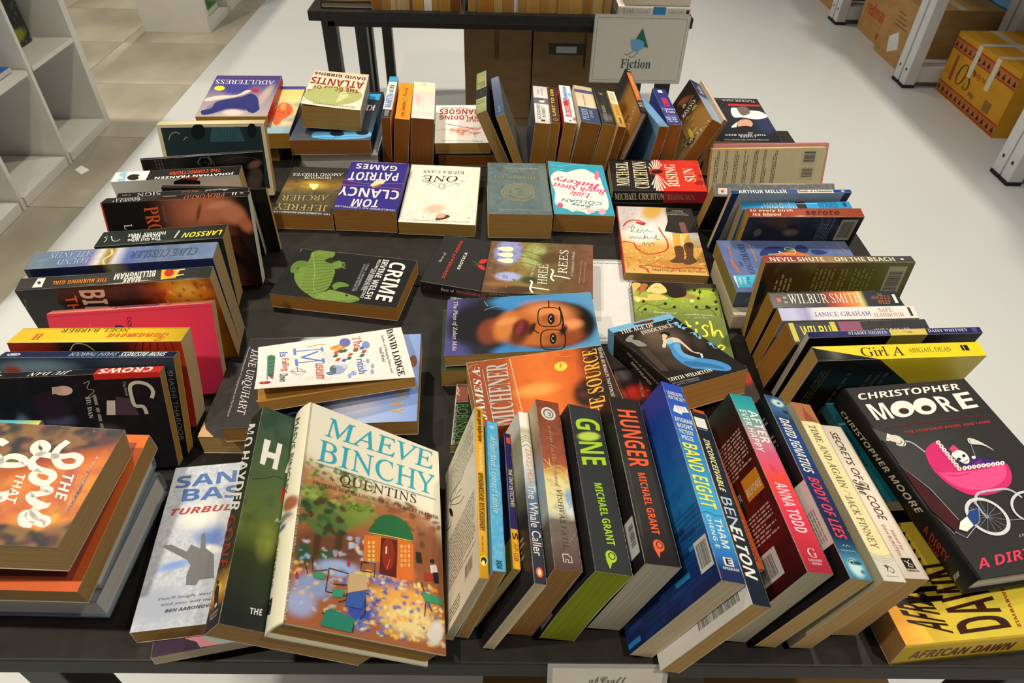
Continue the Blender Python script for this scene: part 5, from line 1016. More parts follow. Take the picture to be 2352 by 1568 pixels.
book('cream paperback with coloured cartoon letters and a lifted cover on the blue sky one', (-209.5, 621.7, 73.8), (0.2759,0.9612,0.0013,-0.9555,0.2741,0.1094,0.1048,-0.0314,0.994), (111.3, 183.8, 15.8), 'efe8d4', 'e8e0c8', 'e8e0c8', 'b9873f', curl=(20, -1), art=[
('t','F','DAVID LODGE','sb','241c1c',-52.6,71.3,104.1,0.9,-2.8,9),
('t','F','Author of Changing Places and','si','3c3430',-44.1,62.4,88.4,1.5,-0.9,4.3),
('t','F','Small World','si','3c3430',-15.4,56.8,33.5,0.6,-0.5,4.5),
('t','F','The','sr','c8502c',-47.9,25,25.2,1.5,1.4,12.2),
('t','F','ritish','n','5c74b4',4.7,26,34.1,0.5,-0.5,10.3),
('t','F','useum','n','c86048',2.2,-23.6,38.8,0,2.5,9.6),
('t','F','Is','n','5c74b4',-36.3,-66.2,11,1,2.1,10.2),
('t','F','Falling','n','c86048',-21.1,-66,32.9,1.6,2.1,11.1),
('t','F','Down','n','3c5c5c',17.9,-65.6,21.7,0.2,1.8,9.7),
('p','F','c84c34',[-17.7,3.6,-16,8.1,-22.2,11.4,-23.9,6.9]),
('p','F','3c6c4c',[-16.7,10.5,-15,15,-21.2,18.3,-22.9,13.8]),
('p','F','c85c3c',[-6.3,16.5,-4.6,20.9,-10.7,24.3,-12.4,19.8]),
('p','F','3c6c50',[-14.5,24.2,-12.8,28.7,-19,32.2,-20.7,27.7]),
('p','F','4c64b0',[-17.9,32.4,-16.1,36.9,-22.4,40.4,-24.1,35.9]),
('p','F','c84c34',[-9.3,33.8,-7.6,38.3,-13.8,41.8,-15.5,37.3]),
('p','F','3c6c4c',[-0.7,30.6,0.9,35,-5.1,38.5,-6.8,34]),
('p','F','c85c3c',[-17.4,23.7,-15.6,28.2,-21.9,31.7,-23.6,27.2]),
('p','F','3c6c50',[1.6,14.2,3.3,18.7,-2.7,22,-4.4,17.6]),
('p','F','4c64b0',[5.2,7.9,6.9,12.3,0.9,15.5,-0.8,11.1]),
('p','F','c84c34',[2,0.6,3.7,5,-2.3,8.2,-4,3.8]),
('p','F','3c6c4c',[-7.8,-1.7,-6.1,2.7,-12.2,6,-13.9,1.5]),
('p','F','c85c3c',[-15.5,-0.4,-13.8,4.1,-20,7.4,-21.7,2.9]),
('p','F','3c6c50',[-16.4,6.6,-14.7,11.1,-20.9,14.4,-22.6,9.9]),
('l','F','6c84c4',3.2,0,[-40.5,-47.4,-25.5,-47.1]),
('l','F','6c84c4',1.6,0,[-33.5,-46.9,-30.3,-13.3]),
('l','F','6c84c4',2.6,0,[-34.5,-13.8,-24.7,-12.9]),
('l','F','6c84c4',3,0,[-16.9,-39.9,-26.1,-18.2]),
('l','F','6c84c4',2.6,0,[-16.8,-39.2,-0.5,-12.2]),
('l','F','6c84c4',3.2,0,[-14.6,-46,2.5,-45.1]),
('l','F','6c84c4',1.4,0,[-5.5,-46,-3.3,-12.8]),
('l','F','6c84c4',3,0,[-7.6,-14,3.3,-12.5]),
('e','F','e8b050',-28.6,5.9,0.4,10.1,5.9,-0.5),
('p','F','e07c30',[-28.8,-2.6,-37.6,12.1,-27.8,17.5,-24,11]),
('e','F','6c70ac',-37.9,16.1,1.8,6.9,9.6,-0.9),
('e','F','8090c0',-25.7,41.7,2.6,4.5,7.9,-1.7),
('l','F','e8a060',1,0,[-39,-31.3,-41.4,-18.9,-40,-8.1],1),
('e','F','a0a8c8',23.7,2.4,0,9.7,10.8,-1.6),
('e','F','587060',22.8,-1.2,4,5.6,9.6,-1.5),
('e','F','6878b0',31.2,-7,1.6,4.3,3.6,-0.3),
('e','F','c8ccd4',17.8,8.9,0.3,6,6.2,-0.5),
('e','F','94a4d0',11.7,39.8,0.5,1.9,5.1,-0.6),
('e','F','94a4d0',36.8,42.6,0.5,1.9,4.8,-0.6),
('e','F','94a4d0',24.1,44.4,0.5,1.9,5,-0.6),
('e','F','94a4d0',35.9,20.3,0.8,3.2,4.8,-0.5),
('e','F','94a4d0',41,15.2,0.5,1.9,4.8,-0.5),
('l','F','6c5c58',0.6,1,[15.5,-52.9,6.2,-45.3,20.2,-34.9,26.2,-43.1,15.5,-52.9]),
('l','F','6c5c58',0.6,0,[15.5,-52.9,16.8,-43.5,20.2,-34.9]),
('l','F','6c5c58',0.6,0,[6.2,-45.3,17.8,-44.2]),
('l','F','b8ac98',0.35,1,[31.2,-49,24.4,-44.5,27.6,-39.7,34.2,-44]),
('l','F','b8ac98',0.35,1,[39.5,-35.8,32.8,-31.1,35.9,-26.4,42.5,-30.8]),
('l','F','b8ac98',0.35,1,[43.7,-15.2,37,-10.3,40.2,-5.6,46.7,-10.2]),
('l','F','b8ac98',0.35,1,[-14.5,-20.4,-22.1,-15.4,-18.6,-10.4,-11.3,-15.2]),
('l','F','b8ac98',0.35,1,[-5.7,-11.9,-13.1,-6.8,-9.7,-1.9,-2.5,-6.7]),
('l','F','b8ac98',0.35,1,[4.8,-6.6,-2.5,-1.5,0.9,3.4,8,-1.4]),
('l','F','b8ac98',0.35,1,[-15.2,-12.8,-22.8,-7.7,-19.3,-2.7,-12,-7.5]),
('p','F','3c7458',[-31.1,-79.3,-32.8,-75.5,-29,-71.1,20.2,-72.4,18.6,-78.8]),
('l','F','5c70a8',0.8,0,[-31.3,-80,30.5,-79.1]),
('p','F','8c4c50',[19.4,-78.5,21,-72.4,30.9,-73.2]),
('p','F','d8a060',[21,-72.4,24.1,-71.7,32,-73.5]),
('l','F','8cb08c',0.5,0,[-25.7,-78.5,-27.9,-71.8]),
('l','F','8cb08c',0.5,0,[-16.3,-78.6,-18.4,-71.9]),
('l','F','8cb08c',0.5,0,[-7,-78.6,-9.2,-72]),
('l','F','8cb08c',0.5,0,[2,-78.7,0,-72.2]),
('l','F','8cb08c',0.5,0,[11,-78.8,9,-72.3]),
('e','F','b8342c',38.9,-81.1,0.5,6.4,3.4,-0.3),
('e','F','f0e8d8',39.1,-80.6,0.1,2.2,2.1,-0.1),
('e','F','241c1c',39,-80.9,0.1,1.1,1.4,0)])
book('black paperback with a green crocodile on the cover lying alone on the table', (-248.4, 873.6, 13.4), (-0.152,0.9884,-0.0013,-0.9883,-0.152,0.0086,0.0083,0.0026,1.0), (125.2, 199.6, 25.4), '1f201e', '1c1c1a', '1c1c1a', 'a87434', rough=0.22, art=[
('p','F','6c8438',[-55.8,-75.6,-64.4,-57.8,-62.2,-40.2,-48.4,-37.4,-36,-47.4,-16.2,-23.9,6.1,-18,28.4,-15.9,44.4,-17.9,58.3,-9,61.5,-27.1,53.4,-41.8,39.6,-60.9,16.9,-78,-2.4,-81.7,-24.3,-73.9,-38.4,-73.2],1),
('p','F','748c40',[44.4,-17.9,37.3,-12.7,38.3,-0.6,41.5,16.1,47.3,35.4,54.2,39.6,62.5,27,65.6,9,66,-10,60,-27.6],1),
('p','F','5c7830',[-29.1,-75.8,-26.7,-89.3,-13.7,-94.4,2.4,-89.9,5.9,-81.4,1.3,-74.1,-5.5,-82.9,-13.2,-77.8,-14.6,-70.2],1),
('p','F','64803a',[-32.7,-46.2,-31.2,-35.4,-40.2,-24.2,-31.1,-16.9,-19.1,-16.8,-16.7,-30.2,-21.4,-42.1],1),
('p','F','64803a',[24.5,-12.4,15.2,-4.8,17.7,7.9,23.1,13.7,25.9,6.8,28.7,-0.1,36,-5.4],1),
('l','F','44581f',0.9,0,[-38.4,-73.2,-43.5,-60.5,-45.1,-36.2],1),
('l','F','44581f',0.9,0,[-29.5,-71.6,-34.5,-57.8,-37.8,-33.6],1),
('l','F','44581f',0.9,0,[-20.8,-70.1,-25.6,-55.1,-30.6,-31.1],1),
('l','F','44581f',0.9,0,[-12.2,-68.6,-16.8,-52.4,-23.5,-28.5],1),
('l','F','44581f',0.9,0,[-3.7,-67.1,-8.1,-49.8,-16.5,-26],1),
('l','F','44581f',0.9,0,[4.8,-65.7,0.4,-47.1,-9.5,-23.5],1),
('l','F','44581f',0.9,0,[13.1,-64.2,8.9,-44.6,-2.6,-21.1],1),
('l','F','44581f',0.9,0,[21.3,-62.8,17.3,-42,4.3,-18.6],1),
('l','F','44581f',0.9,0,[29.5,-61.4,25.5,-39.5,11,-16.2],1),
('l','F','44581f',0.9,0,[37.1,-57.9,33.7,-37,17.7,-13.8],1),
('l','F','44581f',0.9,0,[44.4,-52.7,41.8,-34.5,24.4,-11.4],1),
('l','F','44581f',0.9,0,[51.6,-47.6,49.8,-32.1,31,-9.1],1),
('l','F','8ca050',1.1,0,[-36.9,-23,-35.4,-12.2]),
('l','F','8ca050',1.1,0,[-33.7,-21.9,-31.5,-10.9]),
('l','F','8ca050',1.1,0,[-30.4,-20.7,-27.6,-9.6]),
('l','F','8ca050',1.1,0,[-27.2,-19.6,-23.7,-8.2]),
('l','F','8ca050',1.1,0,[-23.9,-18.5,-19.9,-6.9]),
('e','F','2c3818',45.9,17.5,0.2,2.4,2.4,0.4),
('l','F','3c4c20',0.7,0,[60.8,11.1,58.8,25.8,52.9,38.2],1),
('l','F','a0b060',0.7,0,[-52.4,-74.3,-7.5,-53.2,38.6,-37.7,57.5,-13.1],1),
('t','F','CRIME','b','e8e4dc',-51.7,58.8,100.3,3.8,2.1,26.7),
('t','F','IRVINE WELSH','b','d8d8d0',-55.5,45,104,0.8,0.2,10.3),
('t','F','WELCOME TO A WORLD OF INNOCENCE','b','c8c8c0',-54.2,37.6,102.4,1.6,0.5,4.9),
('t','F','AND ABSOLUTE EVIL','b','c0c0b8',-28.3,33.9,58.7,0.8,0.9,4.3),
('t','F','A TRIUMPH... A GREAT REDEMPTIVE SOUL','n','a8a8a0',-40,23.1,73.1,2.2,0.4,3.8),
('t','F','FLOWER YOU WANTED OVER AND OVER','n','a8a8a0',-37.4,18.2,71.8,3.2,0.7,3.5),
('k','F','a8a8a0',-60.1,-96.8,-51.3,-94.8,1,0,31)])
book('brown paperback with a glowing goblet on its cover at the left of the centre row', (-355.4, 1131.3, 15.7), (-0.9999,-0.0061,0.013,0.0061,-1.0,0.0003,0.013,0.0004,0.9999), (109, 171.9, 30.1), '3c3424', '3c3424', '3c3424', 'a67434', pf=[('g',17.6,-83.9,-0.8,87.9,[(0,'2e2c28'),(0.2,'343028'),(0.32,'6c5424'),(0.42,'8a6c2c'),(0.5,'6a5834'),(0.62,'4a4230'),(0.75,'54482c'),(1,'2c2a24')]),('b',1.1,-18.9,-30.1,2.6,0.6,18.1,'b08c34',0.7),('n','241f16',0.35,9,4)], art=[
('t','F','HONOUR','sr','e4e0d4',-25.5,-50.7,51.6,2,-1.8,9.3),
('t','F','AMONG THIEVES','sr','e4e0d4',-45.4,-64.9,93.7,5.3,-1,10.4),
('k','F','9a9484',-32.7,75.6,32.7,80.8,2,0,2),
('p','F','ece48c',[10,-22.8,-7.8,-21.7,-8,-8.1,-4.5,-3.4,-4.1,-1.2,-0.5,-0.9,1.5,-5.3,6.5,-10.3]),
('t','F','JEFFREY','sr','a8985c',-39.6,52.8,93.1,-1.8,-2,20.5),
('t','F','ARCHER','sr','a8985c',-35.6,16.7,84.4,5.3,-1.7,19.3),
('t','F','THE NUMBER ONE BESTSELLER','sb','c8c4b8',-50.1,80.1,101.1,-3.3,-0.3,4.8)])
book('purple paperback with large silver lettering and a thin red streak across the cover', (-241.5, 1127.8, 23.1), (-0.9996,-0.0218,0.0152,0.0219,-0.9998,0.0032,0.0151,0.0035,0.9999), (110.3, 174.6, 43.9), '322a78', '2c2668', '2c2668', 'a8763a', art=[
('t','F','GAMES','b','d0ccc8',-35.1,-74.3,78.8,-5.2,-0.6,20.2),
('t','F','PATRIOT','b','d0ccc8',-41.2,-48.3,91,3.2,-0.8,31.1),
('t','F','CLANCY','b','d0ccc8',-52.2,17.8,110.3,-8.4,-0.8,31.4),
('t','F','TOM','b','d0ccc8',-22.2,51.7,47.2,-0.4,1.1,26.2),
('l','F','d86058',1,0,[56.4,-15.1,26.6,-6.8,3.7,-4.2,-55,-10.1],1),
('l','F','d86058',1,0,[57,4,13.5,3.8,-57.9,11.2],1),
('p','F','d8c8a0',[4.9,1.8,-2.9,-18.4,-22.7,-21.9,-18.3,-7,-5.4,9.8]),
('p','F','8a6c3c',[0.5,8.1,-13.9,-6.6,-16.8,-2.3,-5.6,11.1]),
('t','F','A MASTER STORYTELLER NEW YORK TIMES','b','a8a4b8',-47.8,-87.7,102.6,-0.7,0,3.5),
('t','F','WORLDWIDE NO 1 BESTSELLER','b','b8b4c0',-53.9,82.3,106.8,-6.5,0.3,5.3)])
book('cream paperback with a small ornament under its title and speckled snowy scene', (-116.5, 1134.9, 14.5), (-0.9997,-0.0104,0.023,0.0103,-0.9999,-0.0044,0.023,-0.0041,0.9997), (135.4, 207.7, 25), 'ece0c8', 'e0d0b4', 'd8ccb0', 'a4803c', pf=[('n','d8c4a0',0.4,7,3),('b',8,55.3,-23.9,-4,2.6,18.7,'e8b898',0.6),('d',90,-65,62.3,65,97.6,2.2,['b0aca4','8c8880','c4beb0'],4),('d',26,-67.7,-103.8,67.7,41.5,2,['c4ac84','a89070','d8c8a8'],5),('d',40,-67.7,0,-6.8,72.7,1.4,['b8b0a4'],6)], art=[
('t','F','ONE','sr','2c2824',-26.8,-65.4,66.8,3.5,2,22.7),
('t','F','KIERA CASS','sr','4c4438',-37.4,-84.6,79.7,1.3,0,11.1),
('t','F','THE','sr','4c4438',-41.2,-48.7,9.8,0.9,0.2,4.7),
('l','F','34302a',0.8,0,[33.8,-35.3,14.2,-36,2.4,-33.8,-11.2,-38.2,-34.4,-37.9],1),
('l','F','34302a',0.8,0,[0.4,-10,8.2,-20.6,4.6,-32.3,-2.9,-26,0.9,-16.7,7.4,-25.2,4.8,-34.5],1),
('l','F','34302a',0.8,0,[0.4,-10,-5.5,-21.7,-1.2,-32.8],1),
('l','F','34302a',0.8,0,[10.8,-24.9,18.1,-28.8,25.5,-33.7,29.8,-30.1,24.8,-25.9],1),
('l','F','34302a',0.8,0,[-7.5,-25.5,-16.4,-30.9,-25.3,-36.2,-30.1,-33,-23.5,-28.7],1),
('p','F','4c3024',[3.6,91.4,-0.8,81.1,-11.1,74.2,-21.1,77.5,-16.4,85.9,-4,92.8],1),
('e','F','e0a078',-5,78.7,-8.5,-2.7,-0.7,8),
('k','F','8a8070',-54.1,94.5,54.1,97.6,1,0,10)])
book('teal laminated paperback with a gold maze emblem at the centre of the middle row', (25.5, 1119.5, 26), (-0.9992,0.0344,0.0179,-0.0345,-0.9994,-0.005,0.0177,-0.0056,0.9998), (111.4, 183, 48.9), '5c6c6a', '4c5c5a', '4c5c5a', 'b48c4c', rough=0.2, pf=[('n','485856',0.4,16,2),('n','74827c',0.3,10,6)], art=[
('l','F','a08c48',1.5,0,[-28.5,28.1,-25.6,33,-21.8,37.5,-17.4,41.2,-12.4,44.1,-7.1,46.1,-1.6,47.2,4,47.2,9.4,46.3,14.5,44.4,19.1,41.6,23,38,26.2,33.7,28.6,28.8,30,23.5,30.3,17.9,29.7,12.3,28,6.8,25.4,1.5,21.8,-3.2,17.5,-7.2,12.6,-10.5,7.2,-12.9,1.5,-14.2,-4.3,-14.5,-10,-13.7,-15.3,-11.9,-20.1,-9.1,-24.2,-5.5,-27.6,-1.1]),
('l','F','a08c48',1.5,0,[-1.3,42.4,3.3,42.4,7.9,41.7,12.2,40,16,37.7,19.3,34.6,22,31,24,26.8,25.1,22.4,25.4,17.7,24.8,12.9,23.4,8.3,21.1,4,18.1,0,14.5,-3.4,10.3,-6.1,5.8,-8.1,1,-9.2,-3.8,-9.4,-8.5,-8.7,-13,-7.2,-17,-4.8,-20.5,-1.8,-23.2,1.9,-25.3,6.1,-26.4,10.6,-26.7,15.3,-26.2,20.1,-24.8,24.7,-22.6,29]),
('l','F','a08c48',1.5,0,[17.8,28.3,19.3,24.9,20.2,21.3,20.4,17.5,19.9,13.6,18.8,9.9,16.9,6.4,14.5,3.2,11.5,0.5,8.2,-1.7,4.5,-3.3,0.6,-4.1,-3.3,-4.3,-7.1,-3.7,-10.7,-2.5,-13.9,-0.6,-16.7,1.9,-18.9,4.9,-20.6,8.3,-21.5,11.9,-21.8,15.7,-21.3,19.6,-20.2,23.3,-18.4,26.8,-16,30,-13.2,32.7,-9.9,34.9,-6.3,36.5,-2.6,37.4,1.2,37.7]),
('l','F','a08c48',1.5,0,[12.7,8.8,10.9,6.4,8.6,4.3,6,2.7,3.2,1.5,0.3,0.9,-2.7,0.8,-5.6,1.2,-8.3,2.1,-10.8,3.6,-12.9,5.5,-14.6,7.8,-15.9,10.4,-16.6,13.2,-16.8,16.1,-16.4,19,-15.6,21.9,-14.2,24.5,-12.4,27,-10.2,29,-7.7,30.7,-4.9,31.9,-2.1,32.7,0.9,32.9,3.7,32.6,6.4,31.7,8.9,30.4,11.1,28.6,12.9,26.5,14.3,24]),
('l','F','a08c48',1.5,0,[-2.1,5.8,-4.1,6.1,-6,6.7,-7.7,7.8,-9.1,9.1,-10.3,10.7,-11.2,12.4,-11.7,14.4,-11.8,16.4,-11.6,18.4,-11,20.4,-10,22.2,-8.7,23.9,-7.2,25.4,-5.5,26.5,-3.6,27.4,-1.6,27.9,0.4,28,2.4,27.8,4.3,27.2,6,26.3,7.6,25,8.8,23.5,9.7,21.8,10.3,19.9,10.5,17.9,10.4,15.9,9.9,13.9,9,12,7.8,10.3]),
('l','F','a08c48',1.5,0,[-6.5,14.5,-6.8,15.5,-6.8,16.7,-6.7,17.8,-6.4,18.9,-5.8,19.9,-5.1,20.9,-4.3,21.7,-3.3,22.3,-2.2,22.8,-1.1,23,0,23.1,1.1,23,2.2,22.7,3.1,22.1,3.9,21.4,4.6,20.6,5.1,19.6,5.5,18.6,5.6,17.5,5.5,16.3,5.2,15.2,4.7,14.2,4,13.2,3.2,12.4,2.3,11.7,1.2,11.2,0.1,10.9,-1,10.8,-2.1,10.9]),
('t','F','LABYRINTH','sr','8c8450',-50,-38.7,92.5,-4.2,2,12.3),
('t','F','Kate Mosse','sr','8c8450',-31.7,-60.3,64.7,-3.4,1.1,11.7),
('k','F','98a098',-39,75.9,39,78.7,1,0,8),
('k','F','98a098',-42.3,-73.2,22.3,-65.9,2,0,9),
('p','F','687672',[-53.5,-82.3,-40.1,-82.3,-40.1,82.3,-53.5,82.3])])
book('white paperback with turquoise border and pink lettering in the middle row', (139.9, 1142.2, 20), (-0.9992,0.0226,0.0344,-0.0226,-0.9997,-0.0009,0.0344,-0.0017,0.9994), (108.5, 186, 36), 'efe8d4', '3c9cac', '3c9cac', 'ab7c3c', curl=(5, -1), art=[
('p','F','3c9cac',[-54.2,93,54.2,93,54.2,-93,-54.2,-93]),
('p','F','f0e9d6',[19.4,-55.5,4.2,-66.3,-15.5,-72.7,-28.6,-61.6,-42.3,-46,-44.5,-15.9,-47.6,15.3,-48.2,45.6,-42.5,73.2,-22,78.6,-5.5,89.9,6.3,76.4,22.2,83.6,34,68,45.1,68.7,50.5,52.4,47.3,22,51.2,-4.3,51.3,-36.5,38.2,-56.4],1),
('t','F','Bakery','sbi','d83868',-42.7,-20.4,85.7,-19.1,6.2,23.1),
('t','F','Beach Street','sbi','d83868',-50.1,4,98.4,-17.6,4.6,18),
('t','F','Little','sbi','d83868',-18.6,19.6,36.9,-6.2,4,16.4),
('t','F','COLGAN','n','2c6c80',-36.7,48.5,71.9,-7.8,3.5,10.8),
('t','F','Jenny','scr','2c6c80',-18.8,58.1,37.2,-5.9,3.9,14.8),
('k','F','b0a898',-32.5,70.7,38,78.1,2,0,7),
('e','F','d87898',-38.1,-50.4,-4.6,1.1,3.2,17.7),
('e','F','e0a0b0',-32.8,80,-6.4,1.6,2.3,10.3),
('e','F','d8b0b8',-11.9,80.5,-7.6,0.3,1.3,5.8),
('e','F','c06080',41.5,64.3,-5.4,1.7,1.7,8.4),
('l','F','c8e0e0',0.8,0,[48.5,-79.8,32,-76.3,17.2,-82.3,2.2,-88.5,-16.7,-85],1),
('l','F','c8e0e0',0.7,0,[47.1,-65.3,37.9,-61.2,25.8,-64.6],1)])
book('black and red paperback with a white sunburst and condensed lettering in two halves', (289.7, 1183.7, 33.3), (0.0354,-0.999,-0.0278,0.9991,0.036,-0.0221,0.023,-0.027,0.9994), (115.1, 173.7, 24.6), '201c1a', '201c1a', '1c1a18', 'b08c54', art=[
('p','F','c8301e',[-57.6,3.5,57.6,3.5,57.6,-86.8,-57.6,-86.8]),
('p','S','a82434',[-12.3,-8.7,12.3,-8.7,12.3,-86.8,-12.3,-86.8]),
('p','F','e8dcc8',[8.9,0.7,31,14.3,31,11.5]),
('p','F','e8dcc8',[8.9,0.7,44,9.8,44.1,7]),
('p','F','e8dcc8',[8.9,0.7,53.5,4.4,53.6,1.6]),
('p','F','e8dcc8',[8.9,0.7,58.5,-1.2,58.5,-4.1]),
('p','F','e8dcc8',[8.9,0.7,58.3,-6.5,58.3,-9.4]),
('p','F','e8dcc8',[8.9,0.7,52.9,-11,53,-13.8]),
('p','F','e8dcc8',[8.9,0.7,43.1,-14,43.1,-16.8]),
('p','F','e8dcc8',[4.3,-1.1,-35.9,13.8,-35.8,10.6]),
('p','F','e8dcc8',[4.3,-1.1,-48.5,11.2,-48.4,8]),
('p','F','e8dcc8',[4.3,-1.1,-56.4,7.3,-56.3,4.1]),
('p','F','e8dcc8',[4.3,-1.1,-59,2.2,-58.9,-0.9]),
('p','F','e8dcc8',[4.3,-1.1,-56.2,-3.4,-56.1,-6.6]),
('p','F','e8dcc8',[4.3,-1.1,-48,-9.3,-48,-12.5]),
('p','F','e8dcc8',[4.3,-1.1,-35.2,-14.9,-35.1,-18.1]),
('p','F','c8301e',[22.7,12.1,23.2,-12.7,4.6,-12.8,2.7,11.9]),
('e','F','301414',12.2,-2,1.2,-11.8,-7.9,0.9),
('t','F','MICHAEL','sb','e0d0a8',-40.6,53.7,88.7,-3.8,-0.6,24.4),
('t','F','CRICHTON','sb','e0d0a8',-49.8,17.7,99.7,-2.5,0.7,27.1),
('t','F','RISING','sb','e8d4b4',-42,-38.8,83.4,-1.1,-0.5,21.6),
('t','F','SUN','sb','e8d4b4',-22.7,-72.4,48.6,-0.6,-0.5,20.7),
('t','F','THE NUMBER ONE BESTSELLER','n','e0a888',-41,-84.7,96.9,-3.7,-0.1,2.3),
('t','S','MICHAEL CRICHTON','sb','d8c8a0',-7.3,80.5,1.3,-90.5,14.3,2.3),
('t','S','RISING SUN','sb','b08458',-6,-16.8,-0.1,-49.9,11.7,2.8),
('l','S','98884c',0.5,0,[-0.9,87.2,-0.8,82])])
book('black paperback hidden under the red and black sunburst one', (288.2, 1187.3, 8.5), (-0.0175,-0.9998,0.0,0.9998,-0.0175,0.0,0.0,0.0,1.0), (118, 182, 17), '1c1a18', '1e1c1a', '1c1a18', '8c6838')
book('paperback with a photograph of legs in ankle boots on autumn leaves and a red ribbon', (272.7, 1008.6, 9.5), (0.9988,0.0485,-0.009,-0.0485,0.9988,-0.0046,0.0087,0.005,0.9999), (137.9, 206.1, 16.6), 'd8b468', 'b04030', 'c08848', 'a8834a', pf=[('g',4,101,-7.5,-99.6,[(0,'c8bcb0'),(0.2,'d0c8bc'),(0.42,'e4dccc'),(0.55,'e0c088'),(0.62,'d0a050'),(0.85,'c89040'),(1,'d8ac60')]),('b',-59.3,67.5,26.7,1.8,-8.8,-64,'c0b4a8',0.7),('b',-3.7,92,22.6,1.5,-8.3,-37.7,'c89c48',0.5),('b',-26.7,13.9,32.3,2.1,-7.4,-34.4,'e8e4dc',0.6),('b',47.6,91.2,30.3,-6.4,-8.8,-33.6,'403830',0.4),('b',15.1,-77.9,51.8,-3.5,-2.2,-17.1,'bc8038',0.6),('d',160,-66.2,-96.9,66.2,-24.7,3,['b07028','e0b860','a86420','d8983c','8c5820','e8cc88'],3),('d',50,-66.2,20.6,-27.6,92.8,2.4,['a89c94','e0d8d0','8c8078'],4)], art=[
('p','F','2c2824',[22.1,102.3,69.8,105.4,68.8,23.9,35.8,17.9,10.8,24.1,20,56.4]),
('p','F','7c5048',[39.4,53.6,49.6,56.3,51.4,22.8,40.6,22.1]),
('p','F','e8a040',[23.1,19,37,18.8,33.5,-23.6,21.9,-24.3]),
('p','F','e8b858',[37.9,18.1,51.2,20.9,53.5,-14.9,39.2,-19.5]),
('p','F','5c3c24',[22,-23.6,36.3,-22.7,34.3,-55.9,31.3,-70,18.1,-70.8,7.3,-68.1,20.3,-53.2],1),
('p','F','5c3c24',[38.7,-15.9,55.1,-11.1,50.8,-47.7,54.3,-65.1,39.8,-74.6,27.2,-70.3,38.9,-52],1),
('l','F','d8b878',0.9,0,[7.3,-68.1,17.8,-72.6,32.3,-69.9],1),
('l','F','d8b878',0.9,0,[27,-72,39.5,-76.4,54.1,-66.8],1),
('l','F','c03020',3,0,[-61.6,35,-51.7,51.7,-35.9,56.8,-21.4,47.6,-26.3,41.3],1),
('l','F','c03020',2.4,0,[1.3,35.2,5.6,16,11.5,-6.5,9.9,-28.8,-0.8,-40.3,-22.2,-48.1,-38.1,-40.9,-45,-25,-46.5,-17.7,-60.8,-13,-67.5,-17.2],1),
('l','F','c03020',1.8,0,[-43.9,-83.4,-33.6,-81,-9.6,-82.9,14.1,-86.5,38.7,-82.6,64.6,-83.3],1),
('l','F','c03020',3,0,[-44,-85.1,-32.4,-89.4,-29.5,-101],1),
('p','F','b82c1c',[-38.4,52.6,-20.4,46.5,-28.5,41.2,-36.8,46.6]),
('l','F','2a2420',0.8,0,[-51,18.1,-44.1,24.4,-42,36.3,-45.3,36.1,-47.6,20.2,-42.5,17.5,-37.7,22.8,-34.1,27,-37.2,17,-32.8,17.3,-28.8,26.2,-27.4,17.7,-22.8,21.9,-20,27.9,-17.5,20.3,-8.9,20.8],1),
('l','F','2a2420',0.8,0,[-51.9,6.5,-50.6,-3,-46.4,4.2,-44.2,-3.3,-40.3,5.3,-36.9,-4,-34,3.8,-31.5,-3.6,-28,0.4,-24.3,12.1,-27.9,-3.4,-22.1,6.5,-20.9,-2.9,-12.8,3.3,-9.2,-2.2,-5.6,11.4,-6.1,-3.1,-0.6,-1.6],1),
('l','F','2a2420',0.8,0,[-33.1,-20.5,-29.2,-12.8,-28.4,-22.1,-23.1,-14.3,-20.6,-21.6,-15.6,-13.8,-11.1,-20.9],1),
('t','F','Marisa de los Santos','sr','7c5c34',-25.3,-94.7,87.9,-1.1,1.5,6.8),
('t','F','A touching,','si','c8b8a0',30.6,89.3,21.2,-0.3,0.6,6.8),
('t','F','triumphant story','si','c8b8a0',23.2,82.9,32.3,0.5,0.5,4.2),
('t','F','KAREN JOY FOWLER','n','c8b8a0',21.4,77,38.8,0.1,0.5,4.2),
('l','F','b03828',1.6,0,[-68.1,103.1,-68.1,-103.1])])
book('black paperback with red chillies and red lettering under the picture book', (-19.1, 912.1, 12.5), (0.2283,-0.9736,0.0065,0.9735,0.2282,-0.0127,0.0108,0.0092,0.9999), (135, 198, 21.5), '282625', '242220', '242220', '8c7048', art=[
('t','F','SOUTHEAST ASIAN','b','c83c30',-52.2,63.5,106.7,0.3,1.2,5.4),
('t','F','EROTICA','b','dcd8cc',-22.8,46.9,47.8,-0.1,1,5),
('t','F','Best of','sr','d0ccc0',-12.6,81,27.2,-1.4,1.2,5.6),
('p','F','c8302c',[3,21.3,12,20.6,16.8,9.4,9.7,9.6,2.7,16],1),
('p','F','c8302c',[-4.2,22.4,-1,17.1,-8.7,7.8,-14,8.5,-11.1,16.4],1),
('l','F','4c7838',0.9,0,[5,33.2,0.6,23.7,3.3,20.3],1),
('l','F','4c7838',0.9,0,[-5.7,28.2,-0.7,22.3],1),
('t','S','Best of','n','d0ccc0',-1.3,64.9,0.3,-21.3,6.3,-0.9),
('t','S','SOUTHEAST ASIAN','b','c03c30',-0.3,40.1,0.8,-77.3,5.1,-0.7),
('e','S','8c2824',0,87.1,4,0,0,6),
('e','S','242220',0,87.1,3.2,0,0,5)])
